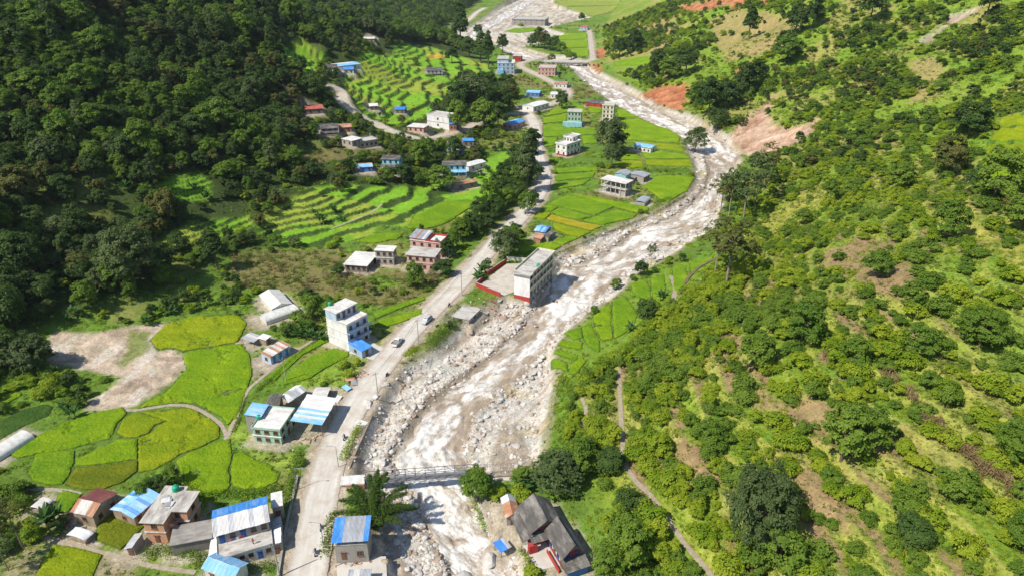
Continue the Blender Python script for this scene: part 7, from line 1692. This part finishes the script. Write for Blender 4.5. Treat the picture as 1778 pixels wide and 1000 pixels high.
for u, v, rid, lab, c, sh_ in ((598, 762, True, 'dark motorbike ridden past the hedge at the road bend', (.05, .05, .06), (.08, .08, .10)), (548, 962, True, 'black motorbike ridden down the road at the bottom edge', (.04, .04, .05), (.06, .06, .07)), (780, 532, True, 'motorbike ridden towards the school', (.25, .03, .03), (.10, .10, .14)), (672, 652, False, 'motorbike parked on the muddy verge', (.06, .06, .10), None), (557, 918, False, 'grey motorbike parked beside the weeds of the verge', (.3, .3, .32), None)):
    g_ = ground(u, v); a_ = road_ang(u, v)+(math.pi if v > 700 else 0); z_ = zr_ if rid else max(float(zat(g_.x, g_.y)), .05)
    motorbike((g_.x, g_.y, z_), a_, lab, c)
    if rid: person((g_.x, g_.y, z_), a_, 'rider in dark clothes seated on the '+lab.split(' ridden')[0]+' '+('past the hedge' if v == 762 else 'at the bottom edge' if v == 962 else 'towards the school'), sh_, (.06, .06, .09), 'ride')
for u, v, lab, s_, t_ in ((905, 961, 'person in dark red clothes standing by the courtyard rim', (.25, .05, .07), (.08, .06, .07)), (914, 977, 'person in a dark jacket standing in front of the slate roofed houses', (.07, .07, .10), (.05, .05, .06)), (472, 925, 'person in a red top on the roof terrace of the long house', (.5, .06, .05), (.12, .1, .2))):
    if v == 925: x_, y_ = at_plane(440, 944, PLOTS['terrace_long'].z+3.2); z_ = PLOTS['terrace_long'].z+3.2
    else: x_, y_ = at_plane(u+6, v+2, .35); z_ = .35
    person((x_, y_, z_), random.random()*6, lab, s_, t_)

# ------------------------------------------------------------------ bamboo by the river
bp = ground(652, 915); bam = thing('bamboo_clump', 'huge arching bamboo clump with drooping plumes on the river bank', 'bamboo', bp)
CULM = mat('bamboo_culm', (.20, .24, .07), .6); L_BAM = leafmat('leaf_bamboo', (.06, .125, .02), (.13, .20, .035), .4)
for az, reach, hh in [(1.9, 4.5, 11.5), (1.35, 4.0, 12.0), (.85, 5.0, 11.5), (2.5, 5.5, 9.5), (3.0, 7.5, 7.0), (3.5, 7.5, 5.0), (.35, 7.0, 9.0), (.05, 9.0, 6.5), (-.35, 7.5, 4.5), (1.0, 2.0, 9.0), (2.2, 2.0, 8.0), (-.9, 4.5, 4.5), (-2.0, 3.5, 4.0), (.0, 3.0, 9.5), (4.0, 4.0, 5.0), (1.6, 6.5, 10.5), (.6, 8.0, 8.5), (2.7, 7.5, 8.5), (3.3, 9.0, 5.5), (.2, 10.5, 5.0), (1.1, 7.0, 11.0), (-.15, 8.0, 7.5)]:
    base = Vector((random.uniform(-.8, .8), random.uniform(-.8, .8), -.5)); pts = []
    for i in range(13):
        t = i/12; pts.append(base+Vector((math.cos(az)*reach*t**1.9, math.sin(az)*reach*t**1.9, hh*math.sin(min(1.75*t, 1.75))*1.0)))
    b = MB()
    for i in range(12): b.tube(pts[i], pts[i+1], .09*(1-i/14), .09*(1-(i+1)/14), 6, cap=False)
    cu = b.build('culm', CULM, bam)
    n = 1500; tt_ = .22+.78*rng.random(n); Pn = np.array([tuple(p_) for p_ in pts]); cc = np.stack([np.interp(tt_*12, np.arange(13), Pn[:, k]) for k in range(3)], 1)
    r_ = .85*np.sin(np.pi*np.clip(tt_, 0, 1)**.8)**.6+.25; off = rng.normal(size=(n, 3)); off /= np.linalg.norm(off, axis=1)[:, None]; cc = cc+off*(r_*rng.random(n)**.5)[:, None]; cc[:, 2] -= .25*rng.random(n)
    V, F = leaf_quads(cc, off*.5+np.array([0, 0, .5]), np.full(n, .21), .5, .35); me_ = np_mesh('foliage', V, F, L_BAM, False, {'tint': ('FLOAT', np.repeat(rng.random(n), 4))}); place('foliage', me_, cu)

# ------------------------------------------------------------------ hedges and weedy banks
def hedge(pxs, w, h, label, m, dens=26, name='hedge'):
    P = smooth_line(hitp(pxs), 8); L = np.concatenate([[0], np.cumsum(np.linalg.norm(np.diff(P[:, :2], axis=0), axis=1))]); n = int(L[-1]*w*dens)
    t = rng.random(n)*L[-1]; c = np.stack([np.interp(t, L, P[:, k]) for k in range(3)], 1); o = rng.normal(size=(n, 3))*np.array([w*.3, w*.3, .01]); hh = h*np.exp(-(np.hypot(o[:, 0], o[:, 1])/(w*.6))**2)*(.5+.9*fbm(t/1.5, t*0, 77)); c = c+o; c[:, 2] += hh*rng.random(n)**.5
    V, F = leaf_quads(c, np.column_stack([o[:, 0], o[:, 1], np.full(n, .5)]), np.full(n, .19)); return tag(place(name, np_mesh(name, V, F, m, False, {'tint': ('FLOAT', np.repeat(fbm(c[:, 0], c[:, 1], 9)*.6+.3*rng.random(n), 4))})), label, 'hedge', None, 'stuff')
hedge([(625, 742), (614, 762), (604, 780), (596, 800)], 2.2, 2.0, 'green hedge on the river side of the road bend', L_LIME)
hedge([(748, 604), (765, 585), (785, 565), (802, 548)], 6.0, 1.3, 'weedy green bank between road and flood gravel', L_MID, 18)
hedge([(705, 618), (722, 604), (712, 612)], 3.0, .7, 'small weedy strip on the road verge', L_LIME)
hedge([(565, 965), (570, 930), (575, 905), (580, 890)], 2.4, .9, 'weeds along the verge in front of the river house', L_GRASS)
hedge([(520, 785), (512, 815), (506, 850), (500, 880)], 2.6, 1.6, 'hedge on the field side of the road above the long house', L_MID)
hedge([(905, 955), (918, 972), (930, 990), (940, 1004)], 1.6, 1.0, 'green weeds below the courtyard rim', L_LIME)
hedge([(816, 850), (826, 880), (836, 905), (843, 925)], 1.6, 1.6, 'leafy scrub on the river bank under the bridge end', L_LIME)
hedge([(425, 690), (412, 735), (404, 750)], 1.0, .8, 'yellow green border plants along the stone channel path', L_GRASS)
hedge([(577, 578), (540, 600), (500, 632), (470, 660), (445, 680)], 1.6, .9, 'dark hedge row beside the channel path', L_MID)
hedge([(790, 575), (830, 540), (845, 470), (860, 450)], .01, .01, 'x', L_MID) if False else None
hedge([(375, 975), (330, 962), (290, 955), (250, 960)], 3.0, 1.4, 'bushy border between the long house and the footpath', L_MID)
hedge([(352, 862), (400, 858), (440, 858), (490, 848)], 3.0, 1.3, 'bushy strip behind the long blue roofed house', L_MID)
hedge([(360, 995), (420, 990), (480, 985)], 3.0, 1.4, 'bushes at the bottom edge left of the road', L_MID)
hedge([(320, 840), (345, 870), (352, 890)], 3.4, 1.6, 'green bushes behind the orange house', L_LIME)
hedge([(960, 445), (1000, 428), (1060, 403), (1120, 380), (1170, 352), (1192, 340)], 2.0, .9, 'grassy lip of the eroded river bank', L_OLIVE, 14)
hedge([(1098, 350), (1125, 352), (1150, 350), (1165, 345)], 3.0, 1.5, 'bushes behind the vaulted hut', L_MID)
hedge([(1070, 297), (1110, 300), (1160, 296), (1200, 298)], 4.5, 1.2, 'weedy ditch between the paddies', L_MID, 9)

# ------------------------------------------------------------------ walls, channel and flood debris
def strip_wall(pxs, w, h, m, name, label, cat):
    P = smooth_line(hitp(pxs), 4); t = thing(name, label, cat, (0, 0, 0)); dd_ = np.gradient(P[:, :2], axis=0); dd_ /= np.linalg.norm(dd_, axis=1)[:, None]; nn = np.stack([-dd_[:, 1], dd_[:, 0]], 1)*w/2
    b = MB(); secs = [[(P[i, 0]-nn[i, 0], P[i, 1]-nn[i, 1], P[i, 2]-.8), (P[i, 0]+nn[i, 0], P[i, 1]+nn[i, 1], P[i, 2]-.8), (P[i, 0]+nn[i, 0], P[i, 1]+nn[i, 1], P[i, 2]+h), (P[i, 0]-nn[i, 0], P[i, 1]-nn[i, 1], P[i, 2]+h)] for i in range(len(P))]
    loft(b, secs); b.build('masonry', m, t); return t
strip_wall([(517, 828), (508, 870), (498, 915), (490, 960), (483, 1003)], .5, .7, W['cement'], 'roadside_wall', 'grey cement wall along the house side of the road', 'wall')
strip_wall([(1180, 512), (1192, 488), (1210, 468), (1226, 458), (1245, 448)], .9, .5, mat('channel_stone', (.20, .13, .09), .95), 'irrigation_channel', 'dark stone irrigation channel beside the far bank plots', 'channel')
strip_wall([(606, 812), (618, 782), (632, 752), (645, 722)], .6, .3, W['stone'], 'bank_wall', 'broken stone wall along the eroded road bank', 'wall')
strip_wall([(757, 66), (780, 57), (805, 48), (830, 33)], 1.5, -.1, W['dark'], 'retaining_wall', 'dark retaining wall of the far road', 'wall')
for k, (u, v, s, lab) in enumerate([(652, 690, 2.4, 'tilted concrete slab on the bank below the pole'), (628, 735, 3.0, 'pale concrete slab at the head of the hedge'), (640, 707, 1.6, 'white concrete plate lying by the eroded bank'), (668, 668, 2.2, 'broken brown boulder like slab at the verge'), (868, 523, 2.0, 'broken wall slab below the school yard'), (845, 545, 1.8, 'broken brick slab in the flood debris'), (893, 528, 2.2, 'broken footing block under the school corner')]):
    g_ = ground(u, v); o = MB(); o.box((0, 0, 0), (s, s*.6, .22)); o.box((s*.3, s*.1, .12), (s*.3, s*.3, .2), .4); o = o.build('concrete_slab', W['pale' if k < 3 else 'concrete']); o.location = g_+Vector((0, 0, .25)); o.rotation_euler = (random.uniform(-.35, .35), random.uniform(-.35, .35), random.random()*3); tag(o, lab, 'slab')
for k, (u, v, lab) in enumerate([(603, 681, 'pale blue tin sheet leaning by the road above the shed'), (611, 671, 'grey tin sheet on the grass by the road'), (595, 690, 'bent white tin sheet at the road edge'), (617, 663, 'rusty tin sheet at the field corner by the road')]):
    g_ = ground(u, v); o = place('tin_sheet', sheet_mesh(1.6, 2.8, W[['tin_light', 'tin_grey', 'tin_white', 'rust'][k]]), None, g_+Vector((0, 0, .5))); o.rotation_euler = (random.uniform(-.2, .2), random.uniform(-.2, .2), random.random()*3); tag(o, lab, 'tin sheet')
# brick and plank rubble round the school
def box_mesh(name, dx, dy, dz, m): b = MB(); b.box((0, 0, 0), (dx, dy, dz)); return b.mesh(name, m)
RUB = [box_mesh('rubble', .4, .25, .2, W['brick']), box_mesh('rubble', .6, .4, .2, W['concrete']), box_mesh('rubble', 1.8, .15, .08, POST), box_mesh('rubble', .35, .25, .2, W['red'])]
def rubble(pxs, n, label):
    P = hitp(pxs); k = 0; pts = []
    lo, hi = P[:, :2].min(0), P[:, :2].max(0)
    c = lo+(hi-lo)*rng.random((n*4, 2)); c = c[sdf(P[:, :2], c[:, 0], c[:, 1]) > 0][:n]; s = .6+.9*rng.random(len(c))
    scatter('rubble', label, 'rubble', np.column_stack([c, zat(c[:, 0], c[:, 1])+.1]), np.column_stack([s]*3), np.column_stack([rng.normal(size=(len(c), 2))*.25, rng.random(len(c))*6.28]), rng.choice([0, 0, 1, 2, 2, 3], len(c)), RUB)
rubble([(815, 525), (840, 512), (890, 528), (905, 545), (870, 560), (840, 556), (825, 540)], 120, 'red brick and timber rubble below the school yard')
rubble([(500, 762), (545, 742), (560, 760), (530, 785), (505, 782)], 26, 'timber and brick clutter in the yard beside the green house')
rubble([(595, 660), (628, 640), (640, 650), (612, 672)], 70, 'scrap heap of dark timber beside the road')
rubble([(585, 960), (640, 955), (650, 975), (590, 985)], 40, 'brick and timber clutter in front of the river house')
rubble([(88, 895), (120, 885), (135, 910), (100, 925)], 40, 'stone and timber clutter by the banana plants')
# washing on lines
for u, v, key, hz, lab in ((425, 938, 'terrace_long', 3.2, 'washing hung over the roof terrace of the long house'), (595, 533, 'blue_tall', 9.0, 'washing hung on the roof of the tall blue house')):
    z_ = PLOTS[key].z+hz; x_, y_ = at_plane(u, v, z_); t = thing('washing_line', lab, 'washing line', (x_, y_, z_), PLOTS[key].yaw+(math.pi/2 if key == 'terrace_long' else 0), 'washing lines')
    for s in (0, 3.2): b = MB(); b.tube((s, 0, 0), (s, 0, 1.6), .03); b.build('post', STEEL, t)
    b = MB(); b.tube((0, 0, 1.55), (3.2, 0, 1.55), .012, n=4); b.build('line', STEEL, t)
    for i, c in enumerate(((.5, .05, .05), (.7, .7, .68), (.05, .12, .45), (.55, .2, .3))): b = MB(); b.box((.45+.75*i, 0, 1.2), (.5, .03, .65)); b.build('cloth', mat('cloth_%d' % i, c, .9), t)

# ------------------------------------------------------------------ thin valley haze
_hm, _hn, _hb = _nodes('haze')
_hn.nodes.remove(_hb)
pv = _hn.nodes.new('ShaderNodeVolumePrincipled'); pv.inputs['Color'].default_value = (.80, .88, 1.0, 1); pv.inputs['Density'].default_value = .00005; pv.inputs['Anisotropy'].default_value = .2
_hn.links.new(pv.outputs[0], _hn.nodes['Material Output'].inputs['Volume'])
b = MB(); b.box((0, 2250, 210), (8600, 7700, 470)); hz = b.build('haze', _hm); tag(hz, 'thin blue haze filling the valley air', kind='stuff')
